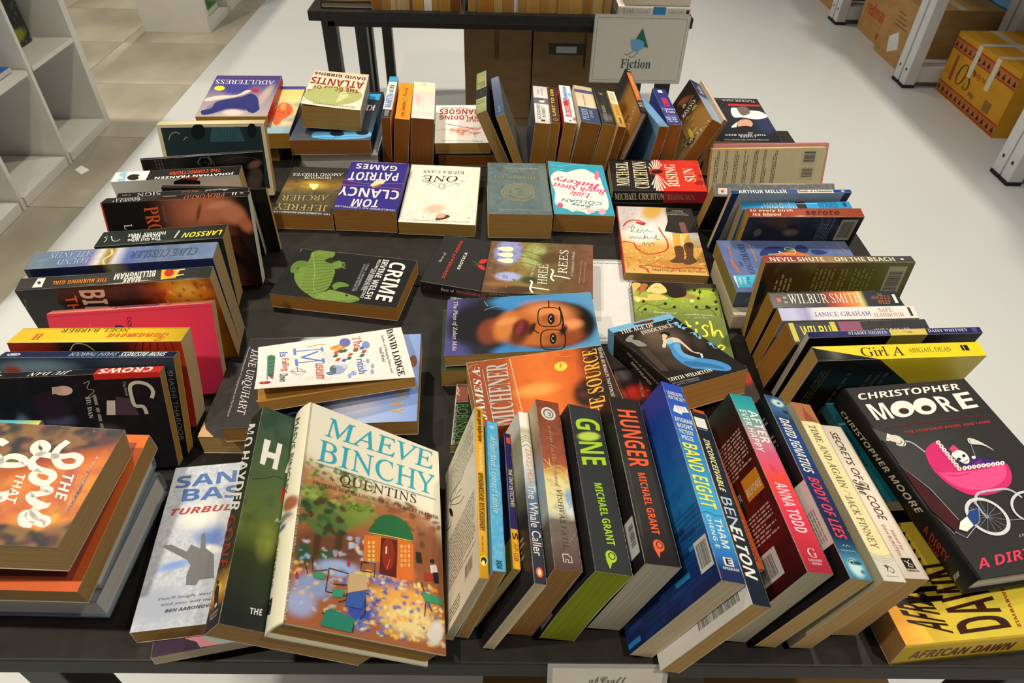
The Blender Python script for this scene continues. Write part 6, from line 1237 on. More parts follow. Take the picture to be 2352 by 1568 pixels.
book('thin picture book with white ships and tall white initials on a brown and green cover', (58.4, 896, 30.9), (0.091,-0.9953,-0.0335,0.9958,0.0908,0.0075,-0.0044,-0.0341,0.9994), (140.1, 170.3, 5.9), '8a6a44', '4c3c30', '7c6040', 'c8b48c', pf=[('g',-7.5,85.1,4.7,-84.4,[(0,'6a4c34'),(0.15,'7c5c3c'),(0.35,'8c7840'),(0.6,'6c5c34'),(0.85,'6c4c34'),(1,'7c5038')]),('b',39.6,54.1,-5.3,-24.7,-38.4,4.3,'8c94c4',0.3),('b',32.1,11.2,1.6,-21.9,-37.8,3.4,'a0a860',0.4),('b',-27.9,47.8,-1.6,-23.3,-13.1,2.6,'a4b0d4',0.4),('b',27.2,-19,2.3,-31.7,-20.7,3,'5a4228',0.6),('b',-61.7,33.2,2.7,-37.5,-12.3,0.8,'4c3826',0.5),('b',-48.1,61.1,1.9,-26.5,-6.4,1.2,'94643c',0.6),('b',-35,12.5,-1.8,-19.2,-12.9,2.9,'3c4a28',0.6),('d',60,-56,34.1,63,81.8,2,['c8602c','8c4c30','5c3c28','d87838'],4),('n','4a3424',0.35,9,3)], art=[
('p','F','ece0b8',[50,73.5,54.9,55.6,51.9,47.1,41.8,48.3,41.5,62.4],1),
('l','F','d8d0c8',0.5,0,[47.2,47.7,46.4,33.5]),
('p','F','ece0b8',[33.4,71.7,38.2,54,35.2,45.7,25.3,46.8,25,60.8],1),
('l','F','d8d0c8',0.5,0,[30.6,46.2,29.9,32.1]),
('p','F','ece0b8',[16.7,69.9,21.4,52.4,18.6,44.2,8.9,45.3,8.6,59.1],1),
('l','F','d8d0c8',0.5,0,[14.1,44.8,13.3,30.8]),
('l','F','54482c',1,0,[44.6,34.3,40.4,17.8,29.6,-2.9],1),
('l','F','54482c',1,0,[28.8,33,24.7,16.7,14.1,-3.8],1),
('l','F','54482c',1,0,[11.6,31.6,7.6,15.5,-2.7,-4.8],1),
('t','F','HREE','sr','f0ece4',-45.2,-13.8,53.2,0.2,0.8,14.7),
('t','F','REES','sr','f0ece4',-14.7,-44.1,64.9,-1,0.9,14.5),
('t','F','The Tale of','si','e4dcd0',-27.7,9.2,42.9,-5,0.6,4.9),
('t','F','A Traditional Folktale','sr','d8ccbc',-22.1,-54.3,69.5,-1,0.6,4.6),
('t','F','Retold by Angela Elwell Hunt','sr','c8a878',-38.9,-65.3,62.7,-2.9,0.4,3),
('t','F','Illustrated by Tim Jonke','sr','c8a878',-36.8,-72.4,56,-2.1,0.8,2.7),
('l','F','f0ece4',3,0,[-58.5,-18.3,-55.9,-4,-53.7,9.3],1),
('l','F','f0ece4',3.2,0,[-67.4,6.5,-57,11,-41.1,9.2,-36.6,12.8],1),
('l','F','f0ece4',3,0,[-27.3,-49.3,-23.4,-36.7,-21.1,-23.2],1),
('l','F','f0ece4',3.2,0,[-34.9,-24.7,-26.3,-19.6,-9.7,-22.3,-3.4,-18.5],1),
('t','S','THE TALE OF THREE TREES','sr','c8c0b4',-3.5,72.6,-2.2,-86.6,3.6,-0.1)])
book('laminated paperback with a painted bespectacled face lying on its side on a blue ground', (26.5, 730.6, 49), (0.0275,0.9975,-0.0646,-0.9993,0.029,0.0235,0.0253,0.0639,0.9976), (123.4, 210.1, 19.4), '2c2c40', '2c2c40', '24243a', 'b8925a', rough=0.25, pf=[('g',2.5,-106.2,9.3,106.4,[(0,'5c548c'),(0.1,'3c3a60'),(0.22,'26262e'),(0.36,'242428'),(0.42,'2c6c9c'),(0.6,'4088b8'),(1,'5c94b8')]),('b',-50.5,-3.5,-1.8,46.4,22.3,-7.8,'4088b8',0.4),('b',64.4,-4.3,-1.8,39.1,-20.6,-9.1,'3880b4',0.4),('b',-2.1,-63.5,-1.4,48.1,51.7,-2.7,'1c1c20',0.4),('b',49.8,-95.8,12.2,29.8,-23.1,-4.2,'4c4880',0.6),('b',6.4,38.8,5.6,67.3,54.7,-7.1,'26221e',0.12),('b',7.2,81.2,12.6,23.9,43.6,-6.1,'14120f',0.5),('b',15.6,-43,-3.6,20.4,30.8,-0.2,'7c3c24',0.4),('b',10.3,21.5,5.4,65.5,45.9,-4.2,'b8642c',0.25),('b',-23.7,40.8,12,42.3,24.4,-5.1,'d8844c',0.7),('b',6.8,-20.8,-3.8,18.9,35.9,-5.8,'c87838',0.5),('b',-3.8,-18.9,-4,17.3,10.6,-2,'d88c50',0.6),('b',26.7,-2.9,-6.4,17.1,27.6,-4.3,'5c3018',0.6),('b',39.7,61.3,-2.8,28.5,19.8,-3.4,'8c4424',0.6),('b',11.2,0.3,-1.5,14.5,20.8,-1.7,'5c2018',0.4),('b',11,-2.3,-7.4,7.1,18.2,-2.3,'7c3030',0.5),('b',15.1,14.5,-4.7,7,15.5,-2.5,'3c1c14',0.6),('b',9.1,70.8,1.4,16.8,13,-2.9,'e09058',0.7),('b',-5.7,39.6,-0.1,15.5,12.1,-0.8,'a05428',0.6),('b',39.3,41.4,-0.1,14.9,13.8,-1,'a05428',0.6),('b',21.3,57.9,-2.1,6.9,12.8,-2.8,'2c1a12',0.6)], art=[
('e','F','241810',-4.1,42.6,0.4,4.8,12.4,-0.9),
('p','F','d8c8a0',[-4.3,39.8,-12.3,43.2,-4,44.3,4,42]),
('e','F','100c0a',-4.1,42.6,0.2,2,4.1,-0.3),
('e','F','241810',38.1,42.3,0.4,4.6,11.6,-0.9),
('p','F','d8c8a0',[37.9,39.7,30.5,42.9,38.3,44,45.7,41.8]),
('e','F','100c0a',38.1,42.3,0.2,2,3.8,-0.3),
('l','F','14120e',1.6,1,[-7,56.9,4.8,55.2,9.8,52.5,12.4,48.2,12.6,39.2,10.9,30.2,7.6,26.4,2.2,24.4,-9.8,24.4,-21.8,25.8,-27.1,28.5,-29.9,32.8,-30.1,42.2,-28.3,51.4,-24.8,55.3,-19.2,57.1],1),
('l','F','14120e',1.6,1,[42,58.9,53.5,57.1,58.3,54.4,60.9,50,61,40.6,59.4,31.4,56.2,27.5,50.9,25.4,39.3,25.4,27.6,26.9,22.5,29.6,19.8,34.1,19.6,43.7,21.4,53.2,24.7,57.2,30.2,59.2],1),
('l','F','14120e',1.6,0,[-30.2,41.3,-46.5,42.4]),
('l','F','14120e',1.4,0,[7.9,56.5,39.5,59.6]),
('l','F','14120e',1.8,0,[4.9,20.1,15.2,16.2,26.3,24],1),
('l','F','1a1612',2.2,0,[-30.9,56.2,-8.2,58.7,13.4,58.6],1),
('l','F','98a4b4',0.9,0,[-31.6,-51.6,-38.8,-35.7,-38.2,-28.6]),
('l','F','98a4b4',0.9,0,[-53.2,-51.6,-41.1,-46.3]),
('l','F','4c5464',0.7,0,[-52.8,-64.1,-59.5,-57,-53.9,-42.7,-60,-28.3],1),
('t','F','The Plays of Zakes Mda','si','e0dcd4',-55.1,-97.7,108.6,2,-0.5,8.2)])
book('green covered paperback under the painted face one, only its left end showing', (13.8, 730.1, 15.5), (0.0508,0.9987,0.0024,-0.9987,0.0508,0.002,0.0019,-0.0025,1.0), (129, 198, 30.2), '3c4a30', '3c4a30', '3c4a30', 'b8924c')
book('orange sunset paperback with silver lettering and dark foot lying across the centre pile', (52.6, 591.3, 56.4), (-0.1875,-0.9821,-0.0195,0.9822,-0.1872,-0.015,0.011,-0.022,0.9997), (110, 178, 45), 'd87030', '8a3c20', '8a3c20', 'c09a58', pf=[('g',24.8,91.8,10.4,-97,[(0,'8a4422'),(0.26,'a04c24'),(0.3,'d06428'),(0.5,'e0742c'),(0.72,'d06024'),(0.8,'70301c'),(0.86,'241814'),(1,'1c1816')]),('b',-7.4,10.8,-1.6,-30.2,-13.2,5.9,'f0a04c',0.8),('b',-23.3,-51,3.7,-24.2,28.8,-3.3,'2c1c18',0.4),('b',43.7,-40.5,-0.8,-16,-12.7,4.8,'c85820',0.7),('n','a84c20',0.2,20,3)], art=[
('e','F','f0cc48',26.3,-27.8,-1.1,-8,-7.9,2.3),
('l','F','e0782c',2,0,[31.1,-29.3,23.8,-26.7]),
('l','F','e8d8b0',0.8,0,[51.3,33,-54,35.6]),
('t','F','MICHENER','sb','b8b4a8',-55.9,45.4,100.5,-7.9,1.6,27.8),
('t','F','JAMES A.','sb','dcd8cc',-44.2,77.2,86.9,-5,5.8,10.6),
('l','F','b8b0a0',0.7,0,[40.1,70.3,-56.7,70.7]),
('t','F','THE SOURCE','sb','e8a838',-68.9,-62,118.7,-19.2,-1.8,20.5),
('t','F','THE BESTSELLING AUTHOR OF HAWAII','sb','d8d0c0',-54.6,-78,105.1,-9.1,-0.2,4.3),
('l','F','c8b078',0.8,1,[-54.5,88.1,54.5,88.1,54.5,-88.1,-54.5,-88.1]),
('l','F','d8c8a0',0.4,0,[39.8,91.2,47.2,84,49.7,74.2],1),
('l','F','d8c8a0',0.4,0,[33.3,91.4,38,82.2,46,77.9],1),
('l','F','d8c8a0',0.4,0,[51,-26.1,42.7,-33.8,42.2,-48.1],1),
('l','F','d8c8a0',0.4,0,[35.5,-83.5,43.3,-90.7],1)])
book('black paperback with green lettering and worn white corners left of the sunset one', (26.8, 598.1, 7.5), (-0.0103,0.9999,-0.0,-0.9999,-0.0103,0.0,0.0,0.0,1.0), (105.2, 177.8, 15.3), '1a1c18', '1a1c18', '1a1c18', 'b89a58', pf=[('n','0e100e',0.3,9,2)], art=[
('p','F','8c4c38',[-49.6,-87,-51.2,-72.3,-20.9,-70.6,-21.5,-88]),
('t','F','ROBINSON','n','4c8c38',-15.1,-83.9,65.7,1,-0.4,14.4),
('t','F','BESTSELLING AUTHOR OF BLUE MARS','n','c8c8b8',-15,-86.6,67.7,0.5,-0.1,2.9),
('l','F','c0bca8',0.9,0,[-51.8,88.9,-51.8,-88.9]),
('l','F','c8c0a8',1.2,0,[-52.6,-87.1,52.6,-87.1]),
('l','F','d8d0b8',1.2,0,[-48.4,-87.8,-40.6,-84,-34.9,-86,-31.7,-81.7],1),
('l','F','c8c8b8',0.6,0,[-19.4,-86.6,-20.9,-69.8])])
book('olive green paperback with a girl lying in grass behind trailing black vines', (268.7, 794.9, 9.1), (0.9971,0.0692,-0.0302,-0.0691,0.9976,0.0059,0.0305,-0.0038,0.9995), (133.6, 180.1, 13.7), '6c7c34', '5c6c30', '5c6c30', '9c7c48', pf=[('g',-0.1,89.8,-6.1,-99.6,[(0,'2c2418'),(0.1,'3c3420'),(0.16,'a0b040'),(0.26,'90a038'),(0.4,'74843a'),(0.6,'64743c'),(1,'56642e')]),('b',39.6,89.4,30.3,1.7,-1.7,-13.3,'3c3420',0.4),('b',41.2,65.9,28.7,4.2,-1.7,-12.9,'a8bc3c',0.6),('b',-6.3,76.2,23.2,-3.9,-5.8,-26.1,'2a1e18',0.4),('b',19.8,57,16.5,-4.2,-2.5,-7.8,'9c8040',0.5),('b',-52.9,22.9,30.7,1.7,-0.7,-9.8,'90a03c',0.7),('d',80,-66.8,0,66.8,46.8,2.2,['a0b048','7c8c38','5c6c30','b4c05c'],4)], art=[
('p','F','e0b060',[-66.8,84.8,-53.1,85.6,-55.4,76.1,-62.4,65.3,-67.7,57.2],1),
('p','F','b06838',[-58.2,57.7,-51.6,84.3,-42.1,83.5,-44.4,74.1,-56.8,55.3],1),
('p','F','e4c878',[-44.4,63.7,-41.2,74.3,-30.7,86.8,-19.6,86.1,-12.9,73.3,-12.1,65.5,-25.2,59.6,-34.4,61.7],1),
('p','F','2c1c18',[-19.5,87.4,-7.1,84.1,15.6,74.8,15.1,56.7,-4.2,50.5,-12.6,60.3,-12.9,73.3],1),
('p','F','dcbc68',[-66.4,52.2,-44.8,48.3,-44.2,56,-25.3,58.3,-12.3,47.6,-36,42.5,-65.5,42.1],1),
('l','F','3c2418',0.7,0,[-30.9,74.9,-27.5,77.7,-24.7,73.9],1),
('l','F','8c3424',1,0,[-40.6,62.6,-35.9,62.1],1),
('e','F','ecd890',-60,42.4,3.9,0.2,-0.3,-5),
('e','F','ecd890',23.7,44.5,3.9,0.2,-0.5,-3.8),
('l','F','20281a',0.7,0,[39.2,74.8,38.5,63.1,34.7,52.7,38.7,47.9],1),
('l','F','20281a',0.7,0,[29.6,73,39.2,74.8,53.3,74.3,62.4,72.2],1),
('l','F','20281a',0.7,0,[-64.2,14.9,-55.6,27.6,-46,33.1,-34.1,28.9,-21.3,34.5],1),
('l','F','20281a',0.7,0,[-34.1,28.9,-22.5,22.1,-13.3,22.7,-4.3,28.1],1),
('l','F','20281a',0.7,0,[27.9,29.9,35.4,23,48.3,28.6,59.8,34.1,64.4,24.6,62.9,5.3],1),
('l','F','20281a',0.7,0,[45.6,30.9,53,19.1,56.1,9.7],1),
('l','F','20281a',0.7,0,[-57,8.1,-53.3,18,-50,20.6],1),
('e','F','20281a',39.1,68.3,2.5,0.1,-0.5,-3.6),
('e','F','20281a',34.6,51.4,2.5,0.1,-0.5,-3.6),
('e','F','20281a',61,73.4,2.5,0.1,-0.5,-3.7),
('e','F','20281a',31.1,72.6,2.5,0.1,-0.5,-3.7),
('e','F','20281a',-51.7,39.1,2.5,0.1,-0.3,-3.5),
('e','F','20281a',-18.1,35.2,2.5,0.1,-0.3,-3.5),
('e','F','20281a',-5.1,27.5,2.5,0.1,-0.4,-3.5),
('e','F','20281a',28.6,29.4,2.5,0.1,-0.4,-3.5),
('e','F','20281a',44.8,30.8,2.5,0.1,-0.5,-3.5),
('e','F','20281a',60.5,44.1,2.5,0.1,-0.5,-3.5),
('e','F','20281a',58.6,26.7,2.4,0.1,-0.5,-3.4),
('e','F','20281a',46.8,28.5,2.5,0.1,-0.5,-3.4),
('e','F','20281a',-50.1,19.4,2.5,0.1,-0.3,-3.4),
('t','F',"'A compelling read",'sbi','d8dcb8',-46.2,11.1,42.2,-1.2,0.6,4.4),
('t','F','genuinely moving','sbi','d8dcb8',8.1,7.9,41,0.2,0.8,4.4),
('t','F','Guardian','sbi','c8ccb0',24.3,2,18.6,-0.1,0.6,3.1),
('l','F','e8d83c',3.4,0,[20.4,-22.6,21,-29.4,20.4,-39.5,23.2,-40.5],1),
('e','F','e8d83c',24.3,-9.7,2.5,-0.3,-0.9,-3.5),
('l','F','e8d83c',3.2,0,[40.3,-16.9,35.6,-13.7,31.1,-19.7,35.7,-28.6,35.2,-37.6,28.5,-39.1],1),
('l','F','e8d83c',3.4,0,[44.1,-2.8,44.8,-21.2,44.4,-39.3,49,-27.8,55.2,-25.2,57.1,-36.3,58.6,-40.7],1),
('l','F','e8d83c',3.2,0,[7.8,-4.9,10.4,-14,11.6,-23.1],1),
('e','F','e8d83c',13,-17.3,2.5,-0.3,-0.7,-3),
('l','F','e8d83c',3,0,[46.3,-69.6,53,-67,56.9,-60.4,51.7,-57.5,46.9,-65.3,49,-74.7,55.8,-76.4],1)])
book('black and red paperback mostly hidden under the classic novel in blue and black', (241.5, 599.7, 35.6), (-0.0689,-0.9976,-0.0089,0.9976,-0.0689,-0.006,0.0054,-0.0093,0.9999), (110, 178, 25), '241818', '241818', '241818', '8c6a40', pf=[('b',15,63.5,0.2,-26.1,-15,5.7,'c02c1c',0.7),('b',31.5,-84.9,-0.5,-9.2,-14.3,4.7,'b83020',0.6),('n','4a2018',0.4,12,2),('b',46.7,80.9,-0.9,-15.8,-12.7,2.4,'544c4c',0.7)], art=[
('t','F','BESTSELLING','n','b8a898',6,58.7,30.1,-2,0.2,3.6),
('t','F','THE','n','b8a898',14.2,49.7,10.6,-0.6,0.2,3.6)])
book('yellow paperback with black lettering under the pile behind the crimson back cover', (255, 604, 10), (-0.1045,-0.9945,0.0,0.9945,-0.1045,0.0,0.0,0.0,1.0), (120, 180, 19), 'e0b020', 'd8a820', 'd8a820', 'a87c40', art=[
('l','F','1c1a14',3,0,[9.6,-10.9,11.1,-18.1,4.6,-18.4,0.7,-13],1),
('p','F','241c10',[12.3,8.1,13,-2,8.4,1.1,8.7,9.2])])
book('black and sky blue paperback showing a woman in a long blue gown', (222.3, 647.4, 70.9), (0.9267,-0.3693,-0.0701,0.3752,0.8976,0.2314,-0.0225,-0.2407,0.9703), (98.3, 168.5, 35.3), '26221f', '1c1a1a', '1c1a1a', 'b07c40', rough=0.32, pf=[('g',-49.2,84.3,-49.2,-84.3,[(0,'241f1c'),(1,'241f1c')]),('b',-0.2,23.8,23.1,-30.4,-27.9,-33.7,'5c4c3c',0.7),('b',-2.8,44.2,9.6,-14.6,-10.3,-13.8,'6a5844',0.8),('b',-15.2,-33.5,24.3,-28.8,-16.4,-13.5,'443830',0.8),('b',37.3,-1.8,1.2,-15.8,-14.8,-16.5,'3c3028',0.6)], art=[
('p','F','74b0d8',[-49.2,84.3,49.2,84.3,49.2,69.9,-49.2,69.9]),
('p','S','6ca8d0',[-17.6,67.4,17.6,67.4,17.6,84.3,-17.6,84.3]),
('t','F','THE ACCLAIMED PULITZER PRIZE WINNER','n','98cce4',-39.6,87.3,87.2,-2.7,1.6,3.6),
('p','F','5c2c20',[-10.4,79.9,4,80.9,17.5,79.1,17.7,75.5,13.4,72.5,-0.4,73.6,-11.3,76.9],1),
('t','F','Signet Classics','si','d8a888',-9,78.1,24.9,-1.7,1.6,3.3),
('t','F','THE AGE OF','sb','e4dcc8',-41.3,61,50.5,-1.5,2.9,10.9),
('t','F','INNOCENCE','sb','e4dcc8',-17.2,46.9,48.8,-0.1,2.2,10.3),
('t','F','EDITH WHARTON','sb','e8e0cc',-51.6,-67.6,59.7,-4.2,1.7,7.6),
('t','F','WITH A NEW AFTERWORD BY','n','a8b0b8',-51.5,-73.8,35.8,-2.8,1,2.5),
('t','F','JUDITH P. SAUNDERS','n','a8b0b8',-47.3,-79.1,30,-1.7,1.1,2.7),
('p','F','4a8cc0',[-3.3,13,4.6,12,14.2,10.1,11.9,2.1,2.5,-14,5.6,-27.2,12.7,-36.5,26.3,-49,33.4,-63.7,32.8,-74.3,24.1,-77.9,9.5,-67.8,-3.1,-58.8,-9.3,-52.9,-13.3,-37.3,-12.3,-18,-5.5,-1],1),
('p','F','6ca4d0',[2.4,4,11.1,5.6,3.3,-17.3,10.5,-35.3,1.3,-33.5,-4.1,-19.3],1),
('p','F','35709c',[-9.7,-36.3,6.9,-44.7,22.8,-63.8,23.8,-72.4,5.1,-57.5,-8.7,-47.8],1),
('p','F','e0c4a4',[3.3,22,12.3,23.6,17.3,19.4,18.5,14.1,16.9,-6.5,16.1,-20.9,21.3,-26.5,17.5,-27.5,13.1,-16.4,13.8,7.2,3.8,10.9,-2.1,12.4],1),
('p','F','e4c8a8',[-11.8,8.2,-3.2,19.1,0.2,26.7,4.1,27.9,3.3,22,-2.7,12.7,-9.8,4.2],1),
('e','F','dcbc98',7,31.1,2.2,-2.7,-4.7,-5.5),
('p','F','241810',[3.6,39.3,11.5,41.7,16.6,37.4,15,30.2,11.1,29,9.5,36.3],1),
('e','F','9cc4dc',4.4,15.2,4.8,-0.9,-3.8,-5.7),
('p','F','e0dccc',[19.8,-28.6,22.8,-28.7,18.4,-38,15.5,-38.5]),
('p','F','8c8878',[-43.6,46.2,-31.2,54.2,-29.1,49.9,-35.4,42,-29.8,35.9,-27.6,19.4,-38.3,21.9,-40.8,35.4,-45.3,40.8],1),
('p','F','4a3c30',[-41.1,17.3,-30.5,14.8,-37.3,-46.8,-46,-42.4]),
('l','F','78b4d8',1.7,0,[35.3,78.5,40.6,74,49.4,74.7,40,65.5,33.4,65.5,32,56,42.7,57.2,37.9,42.8,41,37.9,49.5,38.4],1),
('l','F','78b4d8',1.7,0,[39.8,22.1,47.3,21.4,43.1,10.8,45.3,5,48.7,14.3],1),
('l','F','78b4d8',1.7,0,[44.9,-8.8,47.8,-13.4,44.8,-23.9,46.6,-27.7],1),
('l','F','78b4d8',1.7,0,[37.3,56.6,38.3,45.9,48.2,50.9],1),
('l','F','78b4d8',1.7,0,[27.8,77.2,33.1,72.6],1),
('e','F','78b4d8',44.3,72,1.3,-2.1,-2.9,-3.4),
('e','F','78b4d8',41,54.7,1.3,-2,-2.8,-3.3),
('e','F','78b4d8',41,37.9,1.2,-2,-2.8,-3.2),
('e','F','78b4d8',44.9,17.9,1.2,-1.9,-2.8,-3),
('e','F','78b4d8',44.1,5.6,1.2,-1.9,-2.7,-3),
('e','F','78b4d8',46.5,-14.2,1.2,-1.8,-2.7,-2.8),
('e','F','78b4d8',38.7,44.1,1.2,-2,-2.8,-3.2),
('t','S','THE AGE OF INNOCENCE','sb','a8a8a4',5.4,33.5,-6.5,-74.8,3.1,-3.7),
('t','S','EDITH WHARTON','sb','d8d4c8',-3.8,23.1,-7.1,-48.4,3.9,-5.4),
('l','S','7c3028',0.5,1,[-7.1,60.7,7.1,60.7,7.1,33.7,-7.1,33.7])])
